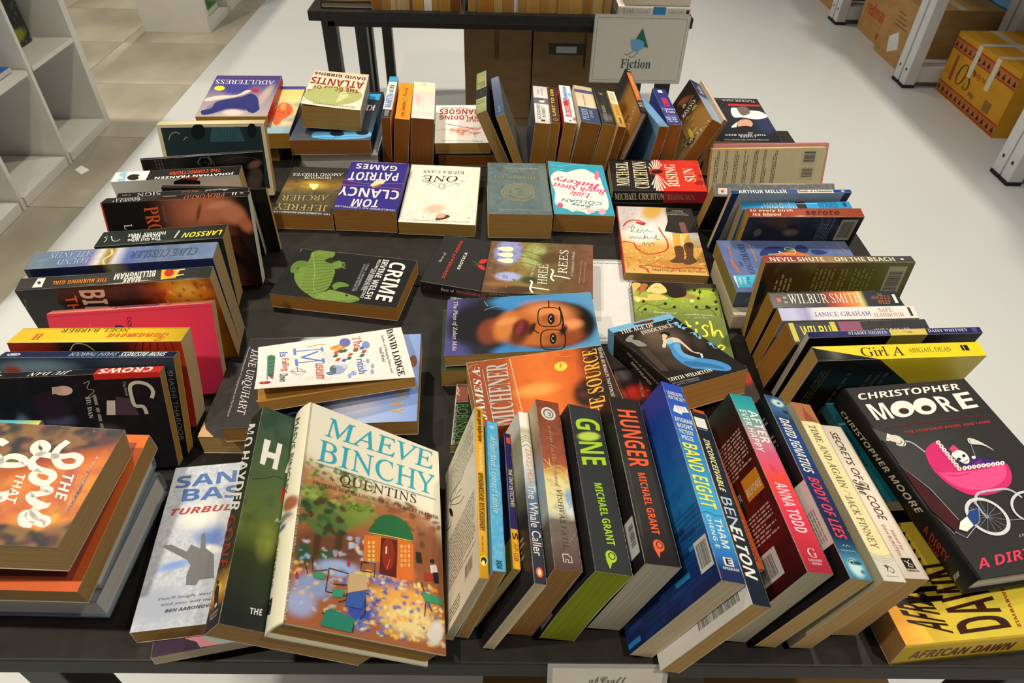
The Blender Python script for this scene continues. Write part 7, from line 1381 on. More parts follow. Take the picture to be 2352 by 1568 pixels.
book('large black jacketed hardback with a pink baby carriage and a small skull', (496, 451, 94.6), (0.98,-0.1839,0.0764,0.1861,0.9823,-0.0221,-0.071,0.0359,0.9968), (164.4, 236.1, 29), '2c2b2a', '1c1a19', '1c1a19', 'd8ccb0', kind='hb', rough=0.35, pf=[('g',-82.2,118.1,82.2,118.1,[(0,'2c2b2a'),(1,'2c2b2a')]),('b',-90.7,1.5,107.4,3.3,-57.6,-76.8,'3c3c3a',0.9)], art=[
('t','F','CHRISTOPHER','b','ece0cc',-73.8,99.1,138.2,3,3.4,9.4),
('t','F','M','b','f0ece4',-70,69,23.2,0.3,-0.4,23.2),
('t','F','R','b','f0ece4',21.9,72,17.6,-1.2,-1.2,23.1),
('t','F','E','b','f0ece4',45.4,72.8,22.8,1.5,2.9,23.6),
('e','F','f0ece4',-28.5,81.6,14.6,-1.5,-7.1,-11.6),
('e','F','a8502c',-28.7,78.5,6.3,-1,-2.7,-4.3),
('e','F','2c2b2a',-28.4,78.2,5.7,-1,-2.4,-3.8),
('e','F','f0ece4',1.6,82.6,13.7,-2.7,-7.7,-11.7),
('e','F','a8502c',1.4,79.4,6.4,-1,-2.9,-4.3),
('e','F','2c2b2a',1.6,79.1,5.8,-1,-2.5,-3.9),
('t','F','AUTHOR OF THE NATIONAL BESTSELLER','b','6c2c2c',-67.5,56.6,128.9,4.5,0.3,2.8),
('t','F','THE STUPIDEST ANGEL AND LAMB','b','b83438',-48.7,47.5,114.3,3.5,0.5,3.5),
('p','F','4c4a46',[-93.8,62.9,-81.5,59.2,-69.2,50.3,-76.9,39.6,-89.8,42.8,-103,43.1]),
('p','F','e8e0d0',[-69.2,50.3,-65.7,48.8,-72.8,40,-75.8,41.2]),
('p','F','d4ccb8',[-66.9,47.7,-57.9,45.6,-55,38.9,-56.6,33.4,-61.9,31.8,-67.3,34.6,-66.1,37.9,-71.5,40.8],1),
('l','F','4c4840',0.8,0,[-65.5,37.2,-63.7,35.3,-59.3,37.1,-59.8,39.5],1),
('l','F','4c4840',0.8,0,[-60.7,32.7,-56.7,35.7,-55.5,39],1),
('e','F','2c2824',-72.1,43.7,0.7,-0.1,-0.5,-0.7),
('l','F','a8a8ac',2,0,[-54.4,38.3,-48.6,35.9,-44.5,29.8,-40.9,21.6],1),
('p','F','cc2c68',[-17.5,33.7,-26.7,31.2,-37,25.6,-41.9,19.4,-45.7,8.9,-46.7,-3.8,-42.9,-16.8,-36.3,-26.8,-25.8,-34.2,-9.2,-36.2,8.6,-34.3,24.3,-29,33.9,-21.8,40.6,-11.9,41.2,-2.2,15.8,-4.7,-15.2,-4.3,-16.1,5.5,-15.7,18.7,-15.7,28.9],1),
('p','F','e04c80',[-42.4,10.7,-42.2,-3.3,-28.8,-5.9,-12,-6.8,14.2,-6.7,37.6,-3.9,33.3,-14.3,18.9,-24.2,-4.1,-29.7,-24.5,-27.2,-36.9,-19.6,-42.7,-5.4],1),
('l','F','a82458',0.8,0,[-46.7,6.9,-37.8,-7,-24.2,-10.7,-8.7,-9.3],1),
('l','F','a82458',0.7,0,[-21.7,25,-22.4,13.9,-24.5,5.4],1),
('p','F','3c2464',[4.3,7.6,13.5,9.8,41.4,-0.5,18.2,-1.7,-8.8,-1.3,-9.6,5.9]),
('p','F','6c2c74',[4.3,2.1,17.9,6,12.9,-1.6]),
('p','F','f0ece4',[-7.2,18.9,-0.2,19.8,4.7,16.4,4.9,9.7,0.7,3.6,-5,2.3,-8.6,5.7,-12.1,9.4,-12.7,15],1),
('e','F','24304c',-8.2,8.8,2.2,-0.5,-1.6,-1.8),
('e','F','24304c',0.5,12.2,2,-0.4,-1.6,-1.8),
('l','F','4c4848',0.7,0,[-6,4.4,-1.5,5.5,1.6,6.8],1),
('p','F','d03c70',[-11.1,22.1,-1.9,27.4,1,21.3,-9.3,17.4]),
('e','F','ecdcd0',-17.2,31.9,2.1,-1,-2.2,-2.6),
('e','F','ecdcd0',-17.1,26.8,2.1,-1,-2.2,-2.6),
('e','F','ecdcd0',-17,21.8,2.1,-1,-2.2,-2.6),
('e','F','ecdcd0',-16.9,16.9,2.1,-1,-2.2,-2.5),
('e','F','ecdcd0',-16.8,11.9,2.1,-1,-2.2,-2.5),
('e','F','ecdcd0',-16.7,7.1,2.1,-1,-2.2,-2.5),
('e','F','ecdcd0',-16.6,2.2,2.1,-1,-2.2,-2.5),
('e','F','ecdcd0',-16.5,-2.6,2,-1,-2.1,-2.4),
('e','F','ecdcd0',-9.9,-2.8,2.7,-0.3,-1.9,-2.5),
('e','F','ecdcd0',-4,-2.7,2.7,-0.3,-1.9,-2.5),
('e','F','ecdcd0',2,-2.5,2.7,-0.3,-1.9,-2.5),
('e','F','ecdcd0',8,-2.4,2.7,-0.3,-1.9,-2.5),
('e','F','ecdcd0',14,-2.3,2.7,-0.3,-2,-2.5),
('e','F','ecdcd0',20,-2.2,2.7,-0.3,-2,-2.5),
('e','F','ecdcd0',26.1,-2.1,2.7,-0.3,-2,-2.5),
('e','F','ecdcd0',32.1,-1.9,2.7,-0.3,-2,-2.5),
('e','F','ecdcd0',38.2,-1.8,2.7,-0.3,-2,-2.5),
('e','F','b83060',-17.2,31.9,0.8,-0.3,-1,-1),
('e','F','b83060',-17.1,26.8,0.8,-0.3,-1,-1),
('e','F','b83060',-17,21.8,0.8,-0.3,-1,-1),
('e','F','b83060',-16.9,16.9,0.8,-0.3,-1,-1),
('e','F','b83060',-16.8,11.9,0.8,-0.3,-0.9,-1),
('e','F','b83060',-16.7,7.1,0.8,-0.3,-0.9,-1),
('e','F','b83060',-16.6,2.2,0.8,-0.3,-0.9,-1),
('e','F','b83060',-16.5,-2.6,0.8,-0.3,-0.9,-1),
('e','F','b83060',-9.9,-2.8,0.8,-0.1,-0.8,-1),
('e','F','b83060',-4,-2.7,0.8,-0.1,-0.8,-1),
('e','F','b83060',2,-2.5,0.8,-0.1,-0.8,-1),
('e','F','b83060',8,-2.4,0.8,-0.1,-0.8,-1),
('e','F','b83060',14,-2.3,0.8,-0.1,-0.8,-1),
('e','F','b83060',20,-2.2,0.8,-0.1,-0.8,-1),
('e','F','b83060',26.1,-2.1,0.8,-0.1,-0.8,-1),
('e','F','b83060',32.1,-1.9,0.8,-0.1,-0.8,-1),
('e','F','b83060',38.2,-1.8,0.8,-0.1,-0.8,-1),
('p','F','d0ccc0',[21.5,33.4,28.8,30.9,36.9,21.9,40.4,14.1,32.9,22.3,18.7,26.2],1),
('l','F','8c8a88',1,0,[21.8,31.7,12.6,9.4]),
('e','F','e8e4dc',9.9,8.6,2.3,-0.5,-1.5,-1.7),
('l','F','b0b0b4',2.6,0,[-29.3,-44.4,-22.4,-36.6,-12.7,-32.6,14.5,-32.2,23.2,-36.2,27.1,-44.1],1),
('l','F','b0b0b4',2.4,0,[-28.3,-43.1,-28.8,-53,-28.3,-61.5],1),
('l','F','d0d0cc',3.4,1,[-7.9,-66.1,-9.6,-68.9,-11.7,-71.4,-14.1,-73.6,-16.9,-75.5,-19.8,-76.9,-22.9,-78,-26.1,-78.6,-29.3,-78.7,-32.5,-78.4,-35.5,-77.6,-38.2,-76.4,-40.8,-74.7,-42.9,-72.7,-44.7,-70.4,-46.1,-67.8,-47,-65,-47.4,-62.1,-47.3,-59,-46.7,-56,-45.6,-53,-44.1,-50.2,-42.1,-47.6,-39.7,-45.3,-36.9,-43.3,-33.9,-41.7,-30.7,-40.5,-27.4,-39.9,-24.1,-39.7,-20.8,-40,-17.7,-40.8,-14.8,-42.1,-12.2,-43.8,-10,-45.9,-8.2,-48.4,-6.9,-51.1,-6.1,-54,-5.8,-57.1,-6,-60.1,-6.7,-63.2]),
('l','F','8c8c90',0.4,0,[-26.8,-59.6,-7.9,-66.1]),
('l','F','8c8c90',0.4,0,[-26.8,-59.6,-13.8,-73.3]),
('l','F','8c8c90',0.4,0,[-26.8,-59.6,-22,-77.7]),
('l','F','8c8c90',0.4,0,[-26.8,-59.6,-31.1,-78.6]),
('l','F','8c8c90',0.4,0,[-26.8,-59.6,-39.4,-75.7]),
('l','F','8c8c90',0.4,0,[-26.8,-59.6,-45.2,-69.7]),
('l','F','8c8c90',0.4,0,[-26.8,-59.6,-47.4,-61.6]),
('l','F','8c8c90',0.4,0,[-26.8,-59.6,-45.6,-53]),
('l','F','8c8c90',0.4,0,[-26.8,-59.6,-40,-45.6]),
('l','F','8c8c90',0.4,0,[-26.8,-59.6,-31.7,-40.8]),
('l','F','8c8c90',0.4,0,[-26.8,-59.6,-22.2,-39.8]),
('l','F','8c8c90',0.4,0,[-26.8,-59.6,-13.6,-42.8]),
('l','F','8c8c90',0.4,0,[-26.8,-59.6,-7.8,-49.1]),
('l','F','8c8c90',0.4,0,[-26.8,-59.6,-5.8,-57.5]),
('l','F','c8c8c4',2.6,1,[45.9,-60.9,43.6,-63.3,40.8,-65.4,37.8,-67.2,34.6,-68.8,31.2,-70,27.7,-70.9,24.3,-71.4,21,-71.4,17.9,-71.1,15,-70.4,12.4,-69.3,10.2,-67.9,8.4,-66.2,7.1,-64.2,6.4,-62,6.1,-59.5,6.4,-57,7.2,-54.4,8.5,-51.8,10.3,-49.3,12.6,-46.9,15.3,-44.7,18.3,-42.8,21.6,-41.1,25,-39.8,28.5,-38.8,32.1,-38.3,35.5,-38.2,38.8,-38.5,41.8,-39.2,44.5,-40.3,46.7,-41.8,48.5,-43.7,49.8,-45.8,50.5,-48.1,50.7,-50.6,50.3,-53.2,49.3,-55.8,47.9,-58.4]),
('l','F','8c8c90',0.8,0,[-6.3,-66.3,10.8,-67.1]),
('p','F','2c1414',[-92.7,17.3,-86.7,11.9,-68.2,-20.8,-59.1,-59,-72.2,-70.9,-93.8,-44.9,-100.6,-19.8]),
('l','F','6c2428',0.5,0,[-93.3,14.2,-71.1,-24.8,-60.2,-59.5]),
('l','F','6c2428',0.5,0,[-94.4,10.3,-73,-27.8,-61.7,-61]),
('l','F','6c2428',0.5,0,[-95.5,6.4,-74.8,-30.8,-63.2,-62.4]),
('l','F','6c2428',0.5,0,[-96.6,2.5,-76.6,-33.7,-64.7,-63.9]),
('l','F','6c2428',0.5,0,[-97.7,-1.3,-78.4,-36.7,-66.2,-65.3]),
('l','F','6c2428',0.5,0,[-98.7,-5.2,-80.2,-39.6,-67.7,-66.7]),
('l','F','6c2428',0.5,0,[-99.8,-8.9,-81.9,-42.5,-69.2,-68.2]),
('l','F','6c2428',0.5,0,[-100.8,-12.7,-83.7,-45.4,-70.7,-69.6]),
('l','F','a8a4a0',0.7,0,[-94.8,17.6,-85,10.1,-66.5,-22.4,-60.2,-59.5]),
('l','F','8c8884',0.6,0,[-101.3,-35.6,-89.7,-51,-75.3,-73.1]),
('p','F','e8e8e8',[-60.3,-61.6,-48.9,-56.8,-49,-67.1,-60.8,-72.3,-67.2,-68.8]),
('p','F','24407c',[-48.9,-56.8,-41.9,-51.4,-30,-50,-38.7,-62.9,-48.4,-67.2]),
('l','F','98a0ac',0.8,0,[-42.5,-51.3,-29.8,-49.8,-39.2,-63.6,-65.4,-78.4,-73.4,-70.7]),
('t','F','A DIRTY JOB','b','d83c54',-77.4,-112.2,113.8,7.4,7.8,12.5),
('t','F','A NOVEL','n','b0aca8',-10.3,-84.8,16.7,1.2,1.9,3.1),
('t','S','CHRISTOPHER MOORE','b','d8cca8',-10.3,102.9,10.9,-141.7,8,-3.7),
('t','S','A DIRTY','b','a83430',-6.3,-54.9,1.7,-36.3,8.7,2.3),
('t','S','JOB','b','a83430',-13.8,-64.2,0.7,-17.1,5.9,-0.1),
('t','S','wm','scr','d0c8b0',-10.3,-107.1,10.6,0,2.8,4.2)])
book('thick yellow paperback with huge black and red lettering at the front right corner', (478.6, 362.3, 21.7), (-0.0966,-0.9953,-0.0044,0.9953,-0.0966,-0.0024,0.002,-0.0046,1.0), (129, 198, 42.3), 'e8b828', 'e4bc30', 'e4bc30', 'a87c48', pf=[('g',-33.3,93.2,-40.9,8.9,[(0,'f0a030'),(0.3,'ecc040'),(1,'f0d040')])], art=[
('t','F','AFRICAN','b','2c1c14',-57.6,46.4,61.2,8.7,11.3,38.9),
('t','F','DAWN','b','3c1c14',-56.4,-12.7,71.8,-0.8,-2.3,54.1),
('t','F','ZIMBABWE','b','a83c20',-57.2,-22.3,39.8,-7.5,-0.3,3.4),
('p','F','1a1612',[-25.8,95,-18.1,93.1,-19.4,35.6,-24.5,39.6]),
('p','F','1a1612',[-15.5,95,-7.7,93.1,-9,35.6,-14.2,39.6]),
('p','F','1a1612',[-5.2,95,2.6,93.1,1.3,35.6,-3.9,39.6]),
('p','F','1a1612',[5.2,95,12.9,93.1,11.6,35.6,6.5,39.6]),
('p','F','1a1612',[15.5,95,23.2,93.1,21.9,35.6,16.8,39.6]),
('p','F','1a1612',[25.8,95,33.5,93.1,32.3,35.6,27.1,39.6]),
('p','F','1a1612',[36.1,95,43.9,93.1,42.6,35.6,37.4,39.6]),
('p','F','1a1612',[46.4,95,54.2,93.1,52.9,35.6,47.7,39.6]),
('t','S','AFRICAN DAWN','bi','6c2c1c',-10.3,85,-0.6,-108.3,16.7,1.5),
('e','S','2c1c14',0,-85.1,7,0,0,5)])
book('teal covered book with cream pages wedged under the black jacketed hardback', (474.4, 513, 55.8), (0.9954,-0.0961,-0.0021,0.0962,0.9951,0.022,0.0,-0.0221,0.9998), (130, 148.2, 17.3), '1c6c78', '3c8090', '1c6c78', 'd8ccb0', pf=[('n','2c8c94',0.4,12,3)], art=[
('t','F','author of fell on top of','b','1c2c34',-65,24.6,-0.2,-51.3,5.3,1.5)])
book('violet covered paperback with a reclining figure in navy, red spine, at the far left', (-552.2, 1408.8, 82.1), (-0.9939,0.1074,0.0242,-0.1073,-0.9942,0.0059,0.0247,0.0033,0.9997), (137.3, 211.8, 18.1), '6c6478', 'b83424', 'b83424', 'b87c24', pf=[('g',8.1,-105.6,-3.6,108.1,[(0,'3c3470'),(0.25,'484278'),(0.55,'8a7c88'),(1,'a49890')]),('b',15.7,-40.6,-35.9,6.9,1.8,47.7,'3a3a78',0.5),('b',5.4,58.9,-49.9,-6.1,-3.2,31,'2c3470',0.4),('b',-47.8,7.1,-15.2,-41,1.3,58.3,'a89888',0.6),('b',0.3,86.9,-25,0.2,-3.3,18.2,'c8b8a4',0.5)], art=[
('p','F','2a2e64',[61.9,77.3,44.6,65,40.8,33.2,-1.3,10.4,-19.4,-6.4,-35.7,13.7,-44.5,52.8,-48.7,71.7,-40.3,90.2,-29.3,84,-16,65.3,14.4,65.1,34.6,89.7,54.9,98.6],1),
('p','F','d0bca8',[64.6,16.9,41.5,3.7,8.3,0.4,-5.9,-23.4,-17.1,-20,-0.1,3.7,37.6,23.5,63.8,33.2],1),
('e','F','a82838',-25.8,-23.4,-8.3,2,-1.1,11.6),
('e','F','ecd828',49.7,-35,-10.6,0,-1.9,12.4),
('t','F','ADULTERESS','sr','e4dcd4',-58.3,-76.6,123.4,-5.1,-1.9,23),
('t','F','RUTH HARRISON','sr','6c3850',-62.4,-97.2,128,-7.9,0.7,14.7),
('k','F','c8c0bc',-41.2,98.5,41.2,101.7,1,0,6),
('t','S','L','sr','f0e0d0',-3.6,-84.7,0,-12.7,7.3,0)])
book('yellow paperback with an orange balloon shape beside the violet covered one', (-505.5, 1394.3, 53.2), (-0.9976,0.0682,0.0084,-0.0683,-0.9975,-0.0158,0.0073,-0.0164,0.9998), (140, 225.4, 31.4), 'd8c078', '4c4470', 'c8b070', 'ad7f30', pf=[('g',-54.4,-113.5,-58.1,108,[(0,'3c3878'),(0.06,'403c7c'),(0.1,'e0b868'),(0.35,'e0c080'),(0.42,'98a894'),(0.5,'dcbc74'),(0.62,'d8bc78'),(0.75,'8ca098'),(0.82,'e0c080'),(0.9,'8ca4a4'),(1,'88a0a8')])], art=[
('p','F','dc5c34',[-29.5,-23.8,-39,-30.1,-51.8,-17.5,-60.7,5.3,-60.5,25.5,-54.4,41.3,-46.1,52.9,-41.6,75.9,-31.8,68.2,-21.7,21.2],1),
('e','F','ec8c48',-37.8,-11.3,-5.8,-2,-2.6,20.5),
('l','F','241c18',1.2,0,[-55.4,15.4,-52.1,27.4,-46.6,25.4,-40,17.3,-35.2,19.3,-29.8,13.2],1)])
book('thick white block of a book beneath the dark blue one at the back left', (-324.9, 1321.9, 24), (-0.9998,0.0175,0.0,-0.0175,-0.9998,0.0,0.0,0.0,1.0), (150, 165, 46), 'c8c4b8', '2c3038', 'c8c4b8', 'cfcac0')
book('broad dark blue paperback with cartoon faces under the thick cream one', (-337.8, 1347.5, 65.2), (-0.9995,0.028,-0.0129,-0.0282,-0.9995,0.0112,-0.0126,0.0116,0.9999), (154.5, 233.9, 29.9), '2c343c', '1e2630', '1e2630', '8c5c2c', pf=[('g',19.8,-123.5,-8.5,117.9,[(0,'24282c'),(0.5,'30363c'),(0.8,'3c4854'),(1,'4a5058')])], art=[
('p','F','64a8d0',[33,106.1,32.8,80.4,-2.9,83.7,-37.2,78.3,-73.2,84.6,-71.1,107.5,-17.9,115.2],1),
('e','F','242c3c',-10.1,89.6,-13.8,0.2,-1.8,11.5),
('e','F','242c3c',-58.1,84.4,-12.6,0.2,-1.7,12.7),
('e','F','4c4a4c',53.1,91.7,-12.5,0.2,-2.6,13.1),
('l','F','1c2430',1.2,0,[32.5,109,8.2,106.5,-7.1,109.5,-40.5,101.4,-76.1,107.6],1),
('l','F','1c2430',0.9,0,[-6.3,112.3,-10.2,98.2]),
('p','F','3c9cd8',[-49.6,-104.9,-73.3,-104.6,-73.4,-71.8,-50.4,-76.9]),
('t','F','KING','b','d8d4c8',-67.9,-44.8,43.7,-4.5,0.6,28.3)])
book('very thick cream paperback with red lettering and a green medallion', (-338.9, 1353.6, 108.2), (-0.9946,0.0599,0.0849,-0.0597,-0.9982,0.0059,0.0851,0.0009,0.9964), (110.9, 177.1, 42.8), 'd8c8a8', 'b8a484', 'c8b48c', 'ab8448', curl=(5, 1), pf=[('g',0.8,-84.8,-2.1,99.9,[(0,'d4b898'),(0.3,'dccca8'),(1,'e0d4b8')])], art=[
('e','F','a8ac68',2.3,32.7,-54.2,-16.7,-9.7,44.2),
('e','F','c8c890',2.2,29.8,-46.6,-14.4,-7.1,33.8),
('l','F','6c7440',2.2,0,[-17.4,28.9,-38.5,30.7]),
('l','F','6c7440',2.2,0,[-15.2,37.1,-30.6,47.8]),
('l','F','6c7440',2.2,0,[-7.7,43.8,-12.7,60.2]),
('l','F','6c7440',2.2,0,[2.8,46.9,9.4,64.2]),
('l','F','6c7440',2.2,0,[13,45.5,29.1,58.7]),
('l','F','6c7440',2.2,0,[19.7,40.1,40.4,45.3]),
('l','F','6c7440',2.2,0,[20.7,32.2,39.5,28.1]),
('l','F','6c7440',2.2,0,[15.8,24.4,26.5,12.4]),
('l','F','6c7440',2.2,0,[6.4,19.2,5.3,3.3]),
('l','F','6c7440',2.2,0,[-4.5,18.2,-17.2,4]),
('l','F','6c7440',2.2,0,[-13.4,21.9,-33.6,14.3]),
('p','F','c07858',[54.3,18,40,15.2,19.9,29.9,0.8,38.5,18.2,41.9,41.8,36.2],1),
('t','F','DAVID GIBBINS','b','2c2824',-50.4,-70,103.6,-10.1,-0.5,14.8),
('t','F','ATLANTIS','b','8c2c24',-50.4,-46.1,104.5,-5.1,0.4,35),
('t','F','THE GODS OF','b','8c3428',-42.8,-7.5,89.1,-2.8,-1.1,18.8),
('k','F','6c6454',-44.4,75.3,33.3,81.5,2,0,17),
('l','F','5c5c64',1,0,[51.7,76,51.3,68.1,46.8,66.5],1),
('e','S','7c7460',0,53.1,6,0,0,6)])
book('worn brown paged paperback at the bottom of the far left pile', (-530, 1402, 16), (-1.0,-0.0,0.0,0.0,-1.0,0.0,0.0,0.0,1.0), (135, 205, 33), '5c5448', '5c5448', '5c5448', '8c6428')
book('narrow paperback with a blue and white striped spine starting the back row', (-237, 1366, 58.6), (-0.0628,0.0357,-0.9974,0.0286,-0.9989,-0.0375,-0.9976,-0.0308,0.0617), (110.3, 188.2, 18), '3c8cb0', 'e0e0dc', 'd09838', '845424', art=[
('p','S','3c94b8',[-9.7,-94.1,9.7,-94.1,9.7,-67.8,-9.7,-67.8]),
('p','S','2c3034',[-9.7,60.2,9.7,60.2,9.7,94.1,-9.7,94.1]),
('t','S','OXFORD','sr','c8c8c0',-3.9,88.5,0,-24.5,7.7,0),
('t','S','MARTIN','b','6c84b4',-5.8,48.9,0,-58.3,12.6,0),
('t','S','AMIS','b','8c98b0',-4.8,-15.1,0,-15.1,8.7,0),
('t','S','19 R','sb','4c4440',-4.8,-33.9,0,-18.8,9.7,0),
('p','S','8c9cc0',[-7.3,50.4,7.3,50.4,7.3,52.7,-7.3,52.7]),
('p','S','8c9cc0',[-7.3,43.9,7.3,43.9,7.3,46.1,-7.3,46.1]),
('p','S','8c9cc0',[-7.3,37.3,7.3,37.3,7.3,39.5,-7.3,39.5]),
('p','S','8c9cc0',[-7.3,30.7,7.3,30.7,7.3,32.9,-7.3,32.9]),
('p','S','8c9cc0',[-7.3,24.1,7.3,24.1,7.3,26.3,-7.3,26.3]),
('p','S','8c9cc0',[-7.3,17.5,7.3,17.5,7.3,19.8,-7.3,19.8]),
('p','S','8c9cc0',[-7.3,10.9,7.3,10.9,7.3,13.2,-7.3,13.2]),
('p','S','8c9cc0',[-7.3,4.3,7.3,4.3,7.3,6.6,-7.3,6.6]),
('p','S','8c9cc0',[-7.3,-2.3,7.3,-2.3,7.3,0,-7.3,0])])
book('bright orange paperback with a short dark emblem on its spine in the back row', (-208.4, 1349.5, 56.7), (-0.1107,0.0598,-0.9921,-0.0126,-0.9982,-0.0587,-0.9938,0.006,0.1112), (109.9, 176.3, 28.3), 'e88818', 'f08c18', 'd8780c', '8c5420', ps=[('n','e07c10',0.4,5,2)], art=[
('t','S','JOEL ANDERS','n','5c4c20',-4.3,77.6,0,-70.5,7.7,0),
('e','S','7c8c48',0,-3.5,6,0,0,8),
('e','S','e88818',0,-3.5,3.5,0,0,5),
('t','S','Henning','scr','8c6c24',-5.7,-17.6,0,-45.8,11.4,0)])
book('thick faded cream and pink paperback standing in the back row', (-169.1, 1353.4, 57.1), (-0.0827,0.0694,-0.9942,-0.0102,-0.9976,-0.0688,-0.9965,0.0044,0.0832), (110, 178.8, 44.7), 'dccbae', 'e0d0b0', 'e0d0b0', '7c4c24', ps=[('g',0,89.4,0,-89.4,[(0,'dcd4c4'),(0.15,'d0c8bc'),(0.2,'e0d4c0'),(0.55,'e4c8b8'),(0.72,'e0c4b0'),(0.74,'e8d8a8'),(1,'ecdcac')]),('n','e8e0d0',0.4,7,3),('b',11.2,0,8,0,0,30,'e0b0a8',0.7)], art=[
('l','S','d0a898',0.5,0,[0,53.7,0.9,-35.8]),
('p','S','4c6c84',[-3.6,-79.6,4.5,-79.6,4.5,-76.9,-3.6,-76.9])])
book('white paperback with red block lettering upside down and ink splashed artwork', (-91.3, 1389.4, 36), (-0.9978,0.0658,0.0033,-0.0658,-0.9978,0.0094,0.0039,0.0091,1.0), (112.9, 186.6, 22.6), 'e8e0d0', 'd8d0c0', 'd8d0c0', 'a88444', pf=[('d',60,-39.5,18.7,22.6,56,6,['dc6038','e8a088','e07850','ecc0a8'],5)], art=[
('t','F','EXPLODING','b','a83428',-43.5,-37.5,91.2,-2,0.7,20.4),
('t','F','MANGOES','b','a83428',-42,-69.7,89.5,-2.4,0.8,25.5),
('t','F','A CASE OF','b','a83c30',-49.6,-14.9,40.9,-0.5,0.3,8.6),
('t','F','MOHAMMED HANIF','b','3c3430',-12.6,-79.2,59,-1.5,0.1,4.1),
('t','F','THE INDIAN AND PAKISTANI BESTSELLER','b','3c3430',-42.3,85.4,85.3,-4.5,0.1,2.7),
('l','F','5c6474',2.2,0,[34.7,2.3,14.1,11,-8.9,21.7,-30.3,24.1],1),
('l','F','c8b8a4',1.5,0,[28.5,8.7,8.8,15.2,-5.4,21.6],1),
('l','F','7c8474',1.4,0,[53.1,33.9,26.6,30.2,5.5,35.8,-30.4,50.5],1),
('l','F','7c8474',1,0,[40.8,25.1,31.9,31.3]),
('l','F','5c5c58',1,0,[-22.6,46.4,-27.3,66.4])])
book('dark brown paged paperback underneath the white one with red block lettering', (-79.4, 1384, 11.5), (-0.9994,0.0349,0.0,-0.0349,-0.9994,0.0,0.0,0.0,1.0), (118, 186, 23), '2c2420', '2c2420', '2c2420', '7c4c1c')
book('paperback with a sage green spine split by a black band leaning right', (-24.4, 1373.6, 64.5), (0.3884,0.0281,-0.9211,0.0164,-0.9996,-0.0236,-0.9213,-0.006,-0.3887), (129, 197.8, 22), '2c2c2a', 'a0a46c', '242624', 'a3824f', art=[
('p','S','2c3230',[-11.7,-13.8,11.7,-13.8,11.7,33.6,-11.7,33.6]),
('t','S','RODDY','sb','4c4c30',8.9,59.3,-17.8,0,0,-5.9),
('t','S','DOYLE','sb','4c4c30',8.2,49.4,-16.4,0,0,-5.9),
('t','S','A STAR','sb','4c4c30',8.9,-19.8,-17.8,0,0,-6.9),
('t','S','CALLED','sb','4c4c30',8.9,-29.7,-17.8,0,0,-6.9),
('t','S','HENRY','sb','4c4c30',8.9,-39.6,-17.8,0,0,-6.9),
('e','S','c88448',0,-73.2,3.5,0,0,3),
('e','S','c0c0a8',0,9.9,1,0,0,1)])
book('thin laminated paperback with a slate blue spine leaning on the sage green one', (5.3, 1350.6, 65.1), (0.3446,0.0695,-0.9362,0.0084,-0.9974,-0.071,-0.9387,0.0166,-0.3443), (128.8, 192.7, 16.9), '2c3c50', '4c5c78', '8c8c80', 'b08a48', rough=0.2, ps=[('g',0,96.4,0,-96.4,[(0,'40506c'),(0.7,'5c6880'),(1,'788094')])], art=[
('t','S','Picador','n','98b0c0',-2.7,80.9,0,-27,5.3,0),
('p','B','6c6c60',[-58,-86.7,58,-86.7,58,86.7,-58,86.7])])
book('white spined paperback with a small photograph band at the centre of the back row', (67.6, 1346.3, 56.1), (-0.0829,0.0031,-0.9966,-0.0003,-1.0,-0.003,-0.9966,0.0001,0.0829), (110, 178.1, 30.3), '3c3c44', 'e4dccf', '6c6c70', '9c6c2c', art=[
('p','S','6a6268',[-15.2,-29.4,15.2,-29.4,15.2,0,-15.2,0]),
('e','S','d8d0c8',-1.5,-15.1,6,0,0,9),
('e','S','4c484c',1.5,-21.4,8,0,0,4),
('t','S','ROBERT','n','6c645c',-6.7,60.6,0,-49.9,7.3,0),
('t','S','GODDARD','n','6c645c',3,71.3,0,-67.7,7.6,0),
('t','S','Days Without','sr','b0a494',-6.1,-39.2,0,-41,6.1,0),
('t','S','Number','sr','b0a494',3,-46.3,0,-28.5,5.5,0),
('p','S','2c2824',[-4.6,73,3,73,3,80.2,-4.6,80.2])])
book('thin dark brown paperback with gold spine lettering in the back row', (93.4, 1346.8, 56), (-0.0676,-0.0017,-0.9977,-0.006,-1.0,0.0022,-0.9977,0.0062,0.0676), (110, 176.2, 17.5), '4a2a1c', '4c2c20', '4a2a1c', '9c6a28', art=[
('t','S','LAST TO DIE','b','d8b83c',-1.8,56.4,0,-130.4,6.4,0),
('e','S','b89030',0,74,4.5,0,0,6),
('e','S','4c2c20',0,74,3,0,0,4.4)])
book('white paperback with red splashed spine lettering in the back row', (118.5, 1351.5, 56.5), (-0.1135,0.0113,-0.9935,0.0026,-0.9999,-0.0117,-0.9935,-0.004,0.1135), (110, 178.5, 24.3), 'c83838', 'e4dcd4', 'd8d0c8', 'a8702c', ps=[('b',-10.3,71.4,6,0,0,12,'c02c3c',0.6),('n','c8d4dc',0.4,9,2),('b',2.6,0,8,0,0,16,'d03048',0.7),('b',-7.8,-44.6,5,0,0,16,'8cb0c8',0.7)], art=[
('t','S','BLOODSPLINE','b','cc2c44',-5.2,62.5,0,-83.9,12.9,0),
('t','S','Robotham','b','4c8cc0',-2.6,-21.4,0,-60.7,9.8,0),
('e','S','4c7c38',0,80.3,2.4,0,0,3)])
